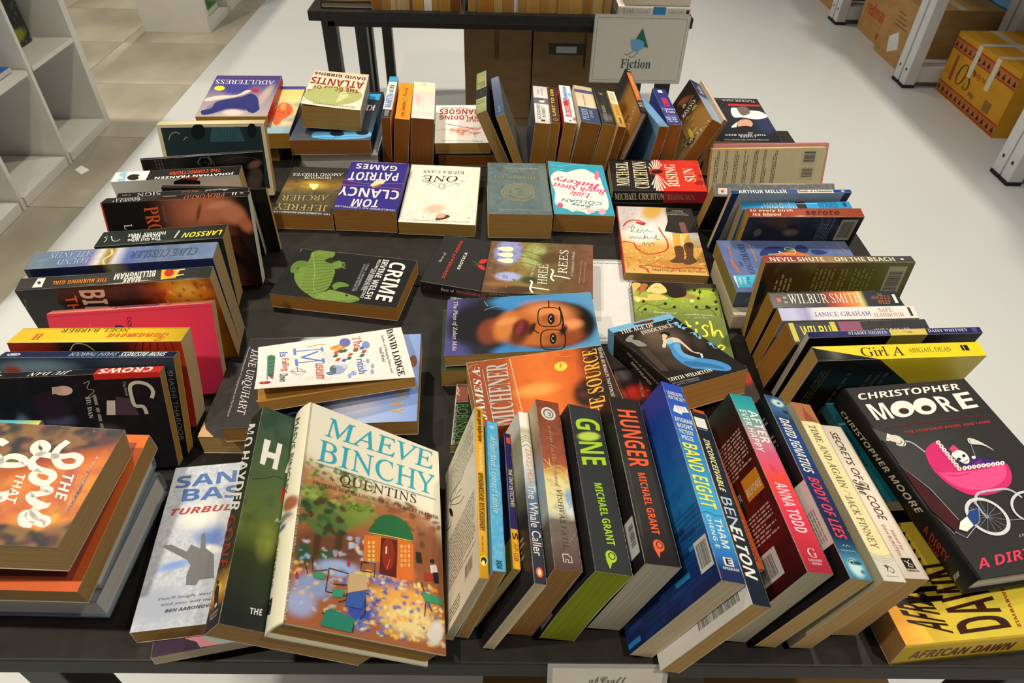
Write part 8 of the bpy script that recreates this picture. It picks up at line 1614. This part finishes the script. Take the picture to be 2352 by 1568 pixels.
book('thick paperback with a cream and navy banded spine in the back row', (154.5, 1348.9, 57.6), (-0.1578,0.0197,-0.9873,-0.0028,-0.9998,-0.0195,-0.9875,-0.0004,0.1578), (110, 176.5, 39.8), 'd8c8a0', 'dcc8a0', 'd8c8a0', '8c5a24', art=[
('p','S','3c4864',[-20.5,17.6,20.5,17.6,20.5,88.2,-20.5,88.2]),
('p','S','544a74',[-20.5,-68.8,20.5,-68.8,20.5,-52.9,-20.5,-52.9]),
('t','S','ANNE','sr','b8c0cc',-8.2,67.1,0,-38.8,6.6,0),
('t','S','PERRY','sr','b8c0cc',2,77.6,0,-52.9,12.3,0),
('t','S','A breach of promise','sr','6c7490',0,14.1,0,-58.2,6.6,0)])
book('black spined paperback with small pale lettering between banded and cream neighbours', (189.4, 1346.4, 56.5), (-0.1683,0.0215,-0.9855,-0.0036,-0.9998,-0.0212,-0.9857,0.0,0.1684), (109.9, 176, 27.2), '2a2826', '2c2a28', '2a2826', 'a06c2c', art=[
('t','S','THOMAS HARRIS','sr','b0ac9c',0,79.2,0,-75.7,7,0),
('e','S','7c4440',0,-56.3,6,0,0,7),
('e','S','2c2a28',0,-56.3,4.6,0,0,5.4),
('e','S','a87868',0,-56.3,3,0,0,3.4),
('t','S','RED DRAGON','sr','54504c',-4.2,0,0,-42.2,7,0)])
book('slim paperback with a cream and mustard spine left of the brown jacketed hardback', (212.3, 1332.5, 56.6), (-0.1686,0.022,-0.9854,-0.0145,-0.9997,-0.0198,-0.9856,0.0109,0.1689), (109.8, 172.9, 16.4), 'c8a050', 'c8983c', 'c8a050', '7c4c1c', art=[
('p','S','e4d4ac',[-9.6,-86.5,9.6,-86.5,9.6,-20.7,-9.6,-20.7]),
('t','S','SONS OF','sr','8c7848',-3.8,-31.1,0,-46.7,3.8,0),
('t','S','FORTUNE','sr','8c7848',1.2,-31.1,0,-46.7,3.5,0),
('p','S','7c5c30',[-2.7,45,2.3,45,2.3,72.6,-2.7,72.6]),
('t','S','JOYCE','sr','b08838',-2.9,34.6,0,-45,5.8,0)])
book('tall hardback with a brown and orange jacket leaning in the back row', (239.7, 1359.1, 70.4), (-0.3019,0.0233,-0.9531,-0.0031,-0.9997,-0.0235,-0.9533,-0.0041,0.3019), (139.8, 214.1, 13.6), 'a06c28', '2c2824', '2c2824', 'bcae98', kind='hb', pf=[('g',-58.1,-100.4,-39.4,128.8,[(0,'2c2c2c'),(0.2,'3c342c'),(0.35,'a8742c'),(0.7,'b07c30'),(1,'8c5c24')]),('b',-24.1,-82,-22.4,27.7,19.9,-11.1,'2a2c2e',0.4),('b',-21.6,-8.5,-11.4,42,17.4,-1.5,'7c4c20',0.6)], art=[
('t','F','BURMA','sb','c8b890',-21.9,87.8,-41.3,-23.2,5.2,-14.6),
('t','F','LASHEL','i','3c2c1c',-17.7,52.5,-19.6,-1.4,4.3,-12.2),
('p','S','c8602c',[-11.1,53.5,11.1,53.5,11.1,-85.6,-11.1,-85.6]),
('p','S','342c28',[-11.1,-74.9,-1.8,-74.9,-1.8,42.8,-11.1,42.8]),
('t','S','PHYLLIS BOTTOME','b','d8a864',-2.2,36.4,0,-100.6,7.1,0),
('t','S','PHYLLIS','sb','d8d4c8',8.9,83.5,-17.4,0,0,-6.4),
('t','S','GOTTLIEB','sb','d8d4c8',9.4,72.8,-18.3,0,0,-6.4),
('e','S','d8d0c0',0,-96.3,3,0,0,3),
('e','S','342c28',0,-98.5,1.6,0,0,1.4)])
book('paperback with a light blue cover half hidden behind the blue spined one', (279.3, 1338.2, 56.9), (-0.1365,0.2035,-0.9695,-0.0265,-0.9791,-0.2017,-0.9903,-0.0019,0.139), (110.1, 178, 19.7), '6c98b8', '6c98b8', '6c98b8', '8c5820')
book('royal blue paperback with red and white spine lettering in the back row', (322.4, 1347.9, 56.5), (-0.0504,0.0245,-0.9984,-0.0097,-0.9997,-0.0241,-0.9987,0.0085,0.0506), (109.9, 175.7, 27.1), '2c3c84', '2c3880', '2c3880', '97662c', art=[
('p','S','b02c50',[-7.1,-38.6,4.3,-38.6,4.3,3.5,-7.1,3.5]),
('t','S','Tom','sb','e4e0dc',8.9,35.1,-19.6,0,0,-10.5),
('t','S','Clancy','sb','e4e0dc',15,22.8,-31,0,0,-10.5),
('p','S','d8d4cc',[-5.3,-79,4.3,-79,4.3,-66.7,-5.3,-66.7]),
('k','S','b8bcc8',-7.1,52.7,14.3,79,3,0,4),
('t','S','OP','b','8c2040',1.8,-3.5,-6.1,0,0,-7)])
book('dark fronted paperback with golden leaves on its cover leaning in the back row', (373.6, 1347.8, 65.1), (-0.4341,0.0249,-0.9005,-0.0112,-0.9997,-0.0223,-0.9008,0.0004,0.4342), (129, 195.6, 25.1), '3c2c1c', '42526c', '3c3024', '9c6a2c', pf=[('g',-53.6,-67.3,-3.2,131.7,[(0,'241a14'),(0.3,'3a281a'),(0.5,'8c6830'),(0.8,'a88448'),(1,'7c5c30')]),('b',-46.6,53.7,-11.2,47.2,21.9,19.3,'b0803c',0.6),('b',-31.2,-58.6,-14.6,21.9,13.2,0.4,'8c4c24',0.6),('b',-5.2,76.9,-6.3,15.7,13.4,3.4,'201814',0.5),('d',40,-51.6,-19.6,51.6,78.2,6,['a87c38','c8a050','6c4820','d8b848'],4)], ps=[('g',0,97.8,0,-97.8,[(0,'8c98a4'),(0.3,'94a0ac'),(0.55,'7c8ca0'),(0.62,'2c3858'),(1,'24304c')])], art=[
('p','F','d8b430',[-13,38,-16.7,61.8,-14.1,77.3,-7.8,69.6,-7.7,48.7],1),
('t','F','GODS','sb','dcd4c4',-54.5,-8.9,40.4,-0.6,5.2,-15.6),
('t','F','&','sb','dcd4c4',-32.1,-38.1,10.2,1.7,5.1,-13),
('t','F','FAUST','sr','d8c8a0',-62,101,78.3,-23.6,3.1,-14.3),
('t','F','Gene','i','b0a488',-55.3,-32.5,18.7,4,1.8,-6.3),
('t','S','Faulkner','scr','c8ccd0',-6.4,-31.3,0,-46.9,12.8,0),
('t','S','GODS','sr','b0b8c0',-4.8,58.7,0,-58.7,9.6,0)])
book('peach edged paperback leaning behind the one with golden leaves', (397.4, 1355, 62.5), (-0.343,0.0221,-0.9391,-0.0076,-0.9998,-0.0208,-0.9393,0.0,0.343), (128.6, 192.2, 7.8), 'c8b494', 'c8b898', 'e0805c', 'a87c3c', ps=[('g',-6.3,0,6.3,0,[(0,'c4b494'),(1,'ccbca0')])], art=[
('p','S','e08c68',[2.5,-96.1,6.3,-96.1,6.3,96.1,2.5,96.1])])
book('dark covered paperback showing a man in a white shirt upside down at the far right', (480.4, 1373, 65.8), (-0.9999,-0.0163,-0.0008,0.0163,-0.9999,-0.0032,-0.0007,-0.0033,1.0), (140, 210, 20), '1c1e24', '1c1e24', '1c1e24', 'c8a868', pf=[('g',-34.2,-104.4,-4.7,105.2,[(0,'241f22'),(0.12,'241f22'),(0.3,'2c2a2c'),(0.6,'20242c'),(1,'181a20')]),('b',-60.3,17.5,-25.6,4.6,16.4,54.4,'28324c',0.6)], art=[
('t','F','TUCKER MAX','n','b8b4ac',-63.5,-95.9,71.9,-2.4,2.5,10.4),
('k','F','8c8884',-56,-98.7,56,-95.6,1,0,1),
('p','F','c82c24',[0.5,-75,-68,-73.8,-67.4,-65.8,2.5,-65.5]),
('p','F','dcd8d0',[-3.6,-55.3,-34.4,-44,-60.8,-39.1,-69.6,-14.1,-43.1,0,-15.1,-7.7,3.5,-9.8],1),
('p','F','6c5c54',[-14.9,-55.9,-35.5,-60.5,-36.9,-31.2,-17.3,-17.3],1),
('e','F','c89478',-13.4,23.3,-16.3,-0.9,5.2,22.5),
('e','F','201c1c',-9.1,41.6,-14.8,-0.8,2.1,9),
('l','F','5c3c30',0.8,0,[-8.4,21.7,-19.2,21.1]),
('p','F','dcd8d0',[17.7,37.1,0.8,14.9,7.6,39.5,17.6,43.1]),
('t','F','I HOPE','b','b8b4b0',-22.9,77.6,32.9,1.9,1.7,7),
('t','F','THEY SERVE BEER','b','b8b4b0',-44.6,68.9,83.1,4.7,1.9,7.6),
('t','F','IN','b','b8b4b0',-20.2,61.6,9.3,0.5,1.4,5.9),
('t','F','THE NUMBER ONE NEW YORK TIMES BESTSELLER','n','a8a49c',-45.2,91.7,89.7,3.9,1.5,5.7)])
book('thick brown paperback lying under the dark one at the far right of the table', (470, 1376, 26), (-1.0,-0.0,0.0,0.0,-1.0,0.0,0.0,0.0,1.0), (138, 206, 52), '6c5040', '6c5040', '6c5040', 'a8824c')
book('paperback with a pink edged spine at the very back of the right hand row', (495.4, 1173.6, 57.1), (0.0249,-0.9995,-0.018,-0.2982,-0.0247,0.9542,-0.9542,-0.0184,-0.2987), (112.1, 212.1, 10.6), 'd87c84', 'd05c7c', 'd8a08c', 'c8a884')
book('cream backed paperback with two barcodes standing in the right hand row', (483.7, 1155, 57.9), (0.028,-0.9993,-0.0244,-0.264,-0.0309,0.964,-0.9641,-0.0206,-0.2646), (112.4, 208.8, 13), 'c0603c', 'd8a860', 'd8c898', 'b48a50', pb=[('n','e0d4a8',0.3,14,2)], art=[
('k','B','5c543c',-13.5,89.8,53.9,98.2,3,0,0),
('k','B','5c543c',-13.5,72.1,53.9,80.4,3,0,1),
('k','B','5c543c',-13.5,54.3,53.9,62.7,3,0,2),
('k','B','5c543c',-13.5,36.5,53.9,44.9,3,0,3),
('k','B','5c543c',-13.5,18.8,53.9,27.2,3,0,4),
('k','B','5c543c',-13.5,1,53.9,9.4,3,0,5),
('k','B','5c543c',-13.5,-16.7,53.9,-8.4,3,0,6),
('p','B','d0c49c',[0,-89.8,22.5,-89.8,22.5,-62.7,0,-62.7]),
('c','B','1c1a18',2.7,-86.5,19.8,-65.9,0,8),
('p','B','d0c49c',[27,-89.8,51.7,-89.8,51.7,-62.7,27,-62.7]),
('c','B','1c1a18',29.9,-86.5,48.7,-65.9,0,10)])
book('laminated dark grey paperback with a small sticker on its spine in the right hand row', (449.6, 1042.2, 63.1), (0.0599,-0.9981,0.015,0.5084,0.0435,0.86,-0.859,-0.0439,0.5101), (120.9, 198, 24.4), '2c2c2a', '64625c', '2c2a28', 'ad8440', rough=0.15, ps=[('n','8c8a84',0.5,4,3)], art=[
('p','S','d8cdb8',[-8.2,91.1,3.3,91.1,3.3,76.2,-8.2,76.2]),
('e','S','c84c28',-2.7,84.1,2.6,0,0,2.6)])
book('blue edged paperback with a white title panel on its slim spine in the right row', (459.7, 996.3, 66.4), (-0.0408,-0.996,-0.0791,0.2224,-0.0862,0.9711,-0.9741,0.0221,0.2251), (129.1, 201.7, 7.4), '1c3c6c', '1f4a8c', 'a8b0b0', 'd0b888', art=[
('t','S','ARTHUR MILLER','b','dce4ec',-3.5,88.8,0,-80.7,7.5,0),
('p','S','dcd4c4',[-4.6,-70.6,5.2,-70.6,5.2,-10.1,-4.6,-10.1]),
('t','S','Death of a Salesman','b','3c3428',-2.3,-12.1,0,-56.5,5.2,0),
('e','S','a8a890',0,-86.7,2.4,0,0,3),
('l','B','20344c',0.6,0,[-60.7,60.5,-51.6,76.7,-38.7,80.7]),
('p','B','1c3054',[-64.5,88.8,64.5,88.8,64.5,100.9,-64.5,100.9]),
('p','B','1c2c50',[-64.5,-100.9,64.5,-100.9,64.5,-88.8,-64.5,-88.8])])
book('cyan paperback with a sword and silver lettering on its spine in the right row', (472, 979.2, 56.3), (-0.0031,-0.9991,-0.0434,0.1555,-0.0433,0.9869,-0.9878,-0.0037,0.1555), (110, 179.7, 17.1), '2c94c8', '2c9cd0', '2c94c8', 'c8b084', art=[
('t','S','LOVER','sr','e4ece8',0,53.9,0,-32.3,7,0),
('t','S','UNBOUND','sr','d0e0e0',-7.6,59.3,0,-59.3,6,0),
('p','S','1c2028',[-8.4,-16.2,10,-16.2,10,0,-8.4,0]),
('l','S','d8e0e0',1,0,[4.4,25.2,4,-35.9]),
('l','S','d8e0e0',1,0,[0,10.8,9,10.8]),
('t','S','WARD','b','1c6c98',-6,-35.9,0,-32.3,12,0),
('p','S','243444',[-4,-82.7,6,-82.7,6,-77.3,-4,-77.3])])
book('black backed paperback with a terracotta spine and rounded lettering in the right row', (479.1, 956.6, 57.3), (0.0105,-0.9999,-0.0133,0.1643,-0.0114,0.9863,-0.9864,-0.0125,0.1642), (110.1, 184.9, 20.6), '241e1c', 'a0442c', '1a1a1c', 'b8863c', rough=0.25, pb=[('g',-55.1,92.5,55.1,92.5,[(0,'18181a'),(1,'18181a')]),('b',22,14.8,9,0,0,15,'6c5c50',0.6),('b',22,68.4,9,0,0,7,'6c5c4c',0.4)], art=[
('t','S','to every birth','bi','e4d0ac',0.4,86.9,0,-68.4,7.6,0),
('t','S','its blood','bi','e4d0ac',-7.6,85.1,0,-46.2,6.7,0),
('t','S','serote','bi','3c1c14',-5.3,0,0,-55.5,10.5,0),
('p','B','a89c80',[5.5,-85.1,49.6,-85.1,49.6,-59.2,5.5,-59.2]),
('c','B','1c1a18',10.8,-82,44.3,-62.3,1,4),
('k','B','6c6860',0,-48.1,52.9,-25.9,7,0,5)])
book('white edged book lying under the blue laminated one in the right hand row', (447.5, 861, 14), (0.0004,-1.0,-0.0005,1.0,0.0004,0.0009,-0.0009,-0.0005,1.0), (140, 200, 27.7), 'c8bca0', 'c8bca0', 'c8bca0', 'd4c49c')
book('blue laminated paperback with a turquoise price sticker sloping in the right row', (454, 877.3, 44.8), (-0.0068,-1.0,-0.0061,0.9999,-0.0067,-0.0113,0.0113,-0.0062,0.9999), (134.7, 211.5, 28.4), '5c6c94', '4c5878', '4c5878', '8c7c44', rough=0.12, pf=[('n','6c7ca0',0.4,18,2)], art=[
('l','F','c86838',2,0,[51,90.2,26.5,91.3,2.7,94.7,-22.1,88.2],1),
('l','F','c86838',3,0,[14.5,94.2,-1.1,92.2,-12.6,89.2],1),
('l','F','c87840',1.6,0,[57.8,55.8,39.1,54.7,11,54.5],1),
('l','F','c8703c',2.2,0,[61.8,-90.1,49.3,-92.9,37,-98.1],1),
('t','F','DIARY','sr','2c3454',14.9,64.7,44.9,-0.3,-1.1,10.9),
('t','F','GOUT','sr','3c4464',-20.9,64.9,35.7,1,-1,9.5),
('t','F','THE','sr','3c4464',-3.9,79.1,12.7,-1.1,-0.1,5),
('e','F','343c68',44.3,-27.2,-4,-9.5,-10.3,4.5),
('p','F','343c6c',[39.3,39.1,49.8,25.4,50.1,7.2,44.1,-9.1,35.8,-4.2,31.5,18.6,25.1,44.2],1),
('p','F','343c6c',[40.4,-40.4,42.6,-54.4,34.6,-66,29.2,-46.3],1),
('p','F','c87040',[31.5,12.6,37.9,-7.2,34,-24,26.1,-34.5,25.4,20.4],1),
('l','F','d8dc70',1.4,0,[29.3,31.2,31.5,12.6,37.6,12,31.6,4.3,31.9,-12.5,44.1,-13.9,48.1,-3.1,41.9,0,40,-13.9],1),
('p','F','48b0c8',[-26.9,99.1,-25.6,65.6,-56,80.5,-57.1,99.8]),
('p','F','e4e4e0',[-28.8,101.8,-26.9,98.5,-56.7,99.7,-57.1,100.9]),
('t','F','book','b','e0ecec',-49.8,92.9,18.4,-1.8,0.9,4.1),
('t','F','access','b','d8e8e8',-48.8,86.5,17.5,-2.2,0,2.8),
('t','F','17.90','n','2c5c54',-47.8,78.9,16.5,-1.5,0,4.5)])
book('olive backed paperback with a maroon spine and cream capitals in the right hand row', (466.7, 781.8, 69.7), (0.0181,-0.9998,-0.0015,-0.0334,-0.0021,0.9994,-0.9993,-0.018,-0.0335), (135, 208, 15.6), '5c5424', '7c2c30', '54501f', 'b98d4f', rough=0.3, ps=[('g',0,104,0,-104,[(0,'a03430'),(0.2,'8c3034'),(0.45,'a08050'),(0.6,'6c5c48'),(0.8,'4c4444'),(1,'40383c')])], pb=[('g',67.5,83.2,-40.5,-83.2,[(0,'4a2c18'),(0.4,'5c4c1c'),(0.7,'6c6824'),(1,'4c5020')]),('n','7c7430',0.4,20,3),('b',13.5,99.9,30,0,0,10,'20261c',0.4),('b',0,10.4,16,0,0,16,'402e18',0.6)], art=[
('t','S','NEVIL SHUTE','b','e0d8ac',-5.5,95.7,0,-74.9,10.1,0),
('t','S','ON THE BEACH','b','dcd4a8',-5.5,6.2,0,-83.2,10.1,0),
('e','S','e4e0d0',0,-88.4,2,0,0,2.4),
('p','B','b0a888',[-6.8,-95.7,60.8,-95.7,60.8,-70.7,-6.8,-70.7]),
('c','B','1c1a18',1.4,-92.7,52.7,-73.7,0,4),
('k','B','8c8448',-20.3,-52,56.7,31.2,14,0,5),
('k','B','b09464',-6.8,58.3,47.3,83.2,4,0,6)])
book('dark paperback with a fiery band and large silver capitals on its spine', (452.4, 742, 54.9), (-0.0034,-0.999,-0.0438,0.1767,-0.0437,0.9833,-0.9843,-0.0044,0.1767), (105.9, 178.7, 28.2), '1c2020', '20282a', '1c1a1a', 'a8782f', rough=0.2, ps=[('g',0,89.4,0,-89.4,[(0,'20201f'),(0.4,'24262a'),(0.48,'a03c24'),(0.55,'d06030'),(0.66,'dc8c40'),(0.7,'d8c070'),(0.74,'283438'),(1,'1c2c34')])], art=[
('t','S','WILBUR SMITH','sr','e4dcc8',-7.1,64.3,0,-100.1,16.9,0),
('t','S','THE','sr','d07840',4.5,-60.8,0,-7.1,4,0),
('t','S','ANGELS','sr','d07840',-1.4,-50,0,-26.8,6.5,0),
('t','S','WEEP','sr','d07840',-10.2,-57.2,0,-17.9,6.8,0),
('p','S','dcd4c4',[-8.5,-85.8,7.1,-85.8,7.1,-81.3,-8.5,-81.3]),
('p','S','c83c28',[-4.2,80.4,4.2,80.4,2.8,75.1,-2.8,75.1]),
('k','S','8c8880',-8.5,66.1,8.5,71.5,2,1,6)])
book('pale lilac and cream spined paperback in the right hand row', (457.3, 709.7, 56.5), (-0.0046,-0.9988,-0.0492,0.1924,-0.0492,0.9801,-0.9813,-0.005,0.1924), (109.7, 185.3, 21.8), 'd8d0cc', 'dcd2c8', 'b0a8a4', 'a8742c', ps=[('g',0,92.7,0,-92.7,[(0,'a8acc8'),(0.1,'b4b4cc'),(0.2,'8c8cb4'),(0.25,'d0c8cc'),(0.35,'e0d4cc'),(1,'e0d4c4')])], art=[
('t','S','JANICE GRAHAM','sr','6c6ca0',-5,46.3,0,-76,7.7,0),
('t','S','SAFE','sr','b89080',1.1,-42.6,0,-18.5,6.8,0),
('t','S','HARBOUR','sr','b89080',-7.2,-33.4,0,-40.8,6.3,0),
('p','S','2c2824',[-6.8,-86.2,7.9,-86.2,7.9,-82.5,-6.8,-82.5])])
book('paperback with yellow block letters on a patterned black spine between lilac and navy ones', (457.9, 674.6, 58.5), (-0.0475,-0.9951,-0.0871,0.2284,-0.0957,0.9688,-0.9724,0.0261,0.2318), (106.6, 190, 33.4), '3c2c34', '2c2c30', '2c2c30', 'a87430', ps=[('n','141416',0.4,5,3)], art=[
('t','S','WILBUR','b','d8cc50',-7.1,79.8,0,-49.4,17.8,0),
('t','S','SMITH','b','d8cc50',-17.1,79.8,0,-38,9.3,0),
('p','S','8c4c68',[1.8,-3.8,17.8,-3.8,17.8,26.6,1.8,26.6]),
('t','S','THE LEOPARD','sr','b8b4a8',-8.9,-19,0,-49.4,12.5,0),
('p','S','c8b848',[-12.5,86.4,17.8,86.4,17.8,93.1,-12.5,93.1]),
('p','S','c8b848',[0,30.4,17.8,30.4,17.8,38,0,38])])
book('navy spined paperback with a pale gold band and white capitals in the right hand row', (483.2, 646.5, 67.7), (-0.0054,-0.9982,-0.0593,0.1779,-0.0593,0.9823,-0.984,-0.0052,0.1779), (134.5, 220.4, 9.6), '1c1c20', '24285c', '1a1a1c', 'd0c8b4', art=[
('p','S','c8b454',[-5.6,-39.7,5.6,-39.7,5.6,6.6,-5.6,6.6]),
('p','B','b8a448',[13.4,-39.7,67.2,-39.7,67.2,6.6,13.4,6.6]),
('t','S','STARRY NIGHTS','sb','c0c4d4',-1.7,59.5,0,-48.5,4.5,0),
('t','S','DAISY WHITNEY','sb','c0c4d4',-1.7,-41.9,0,-50.7,4.5,0),
('l','S','6c5c28',0.7,0,[2.2,-11,0,-15.4,-1.7,-22,0,-16.5,1.1,-22],1),
('p','S','3c4078',[-2.8,-104.7,3.3,-104.7,3.3,-98.1,-2.8,-98.1])])
book('black paperback with a bright yellow slanted panel on spine and back in the right row', (469.4, 608.3, 70.6), (-0.0386,-0.9958,-0.0835,0.1688,-0.0889,0.9816,-0.9849,0.0238,0.1715), (134.7, 211.5, 21.2), '1c1c1c', '262624', '161616', 'c49c58', rough=0.25, art=[
('p','S','e8cc20',[10.6,105.8,10.6,-105.8,-10.6,-105.8,-10.6,29.6,7.4,101.5]),
('p','B','e8cc20',[67.3,29.6,67.3,-105.8,-20.2,-105.8,-10.8,-63.5]),
('p','B','a89418',[-10.8,-63.5,-20.2,-105.8,-29.6,-105.8,-18.9,-59.2]),
('t','S','Girl A','sr','2c2818',-6.4,48.6,0,-52.9,13.8,0),
('t','S','ABIGAIL DEAN','sr','8c8020',-2.5,-10.6,0,-55,6.8,0),
('p','S','1c1c18',[-2.1,-82.5,6.4,-82.5,6.4,-79.3,-2.1,-79.3]),
('p','S','1c1c18',[-2.1,-88.8,6.4,-88.8,6.4,-83.5,-2.1,-83.5]),
('k','B','5c5630',-60.6,80.4,47.1,93.1,3,0,7),
('k','B','48443c',-53.9,0,40.4,59.2,6,0,8)])
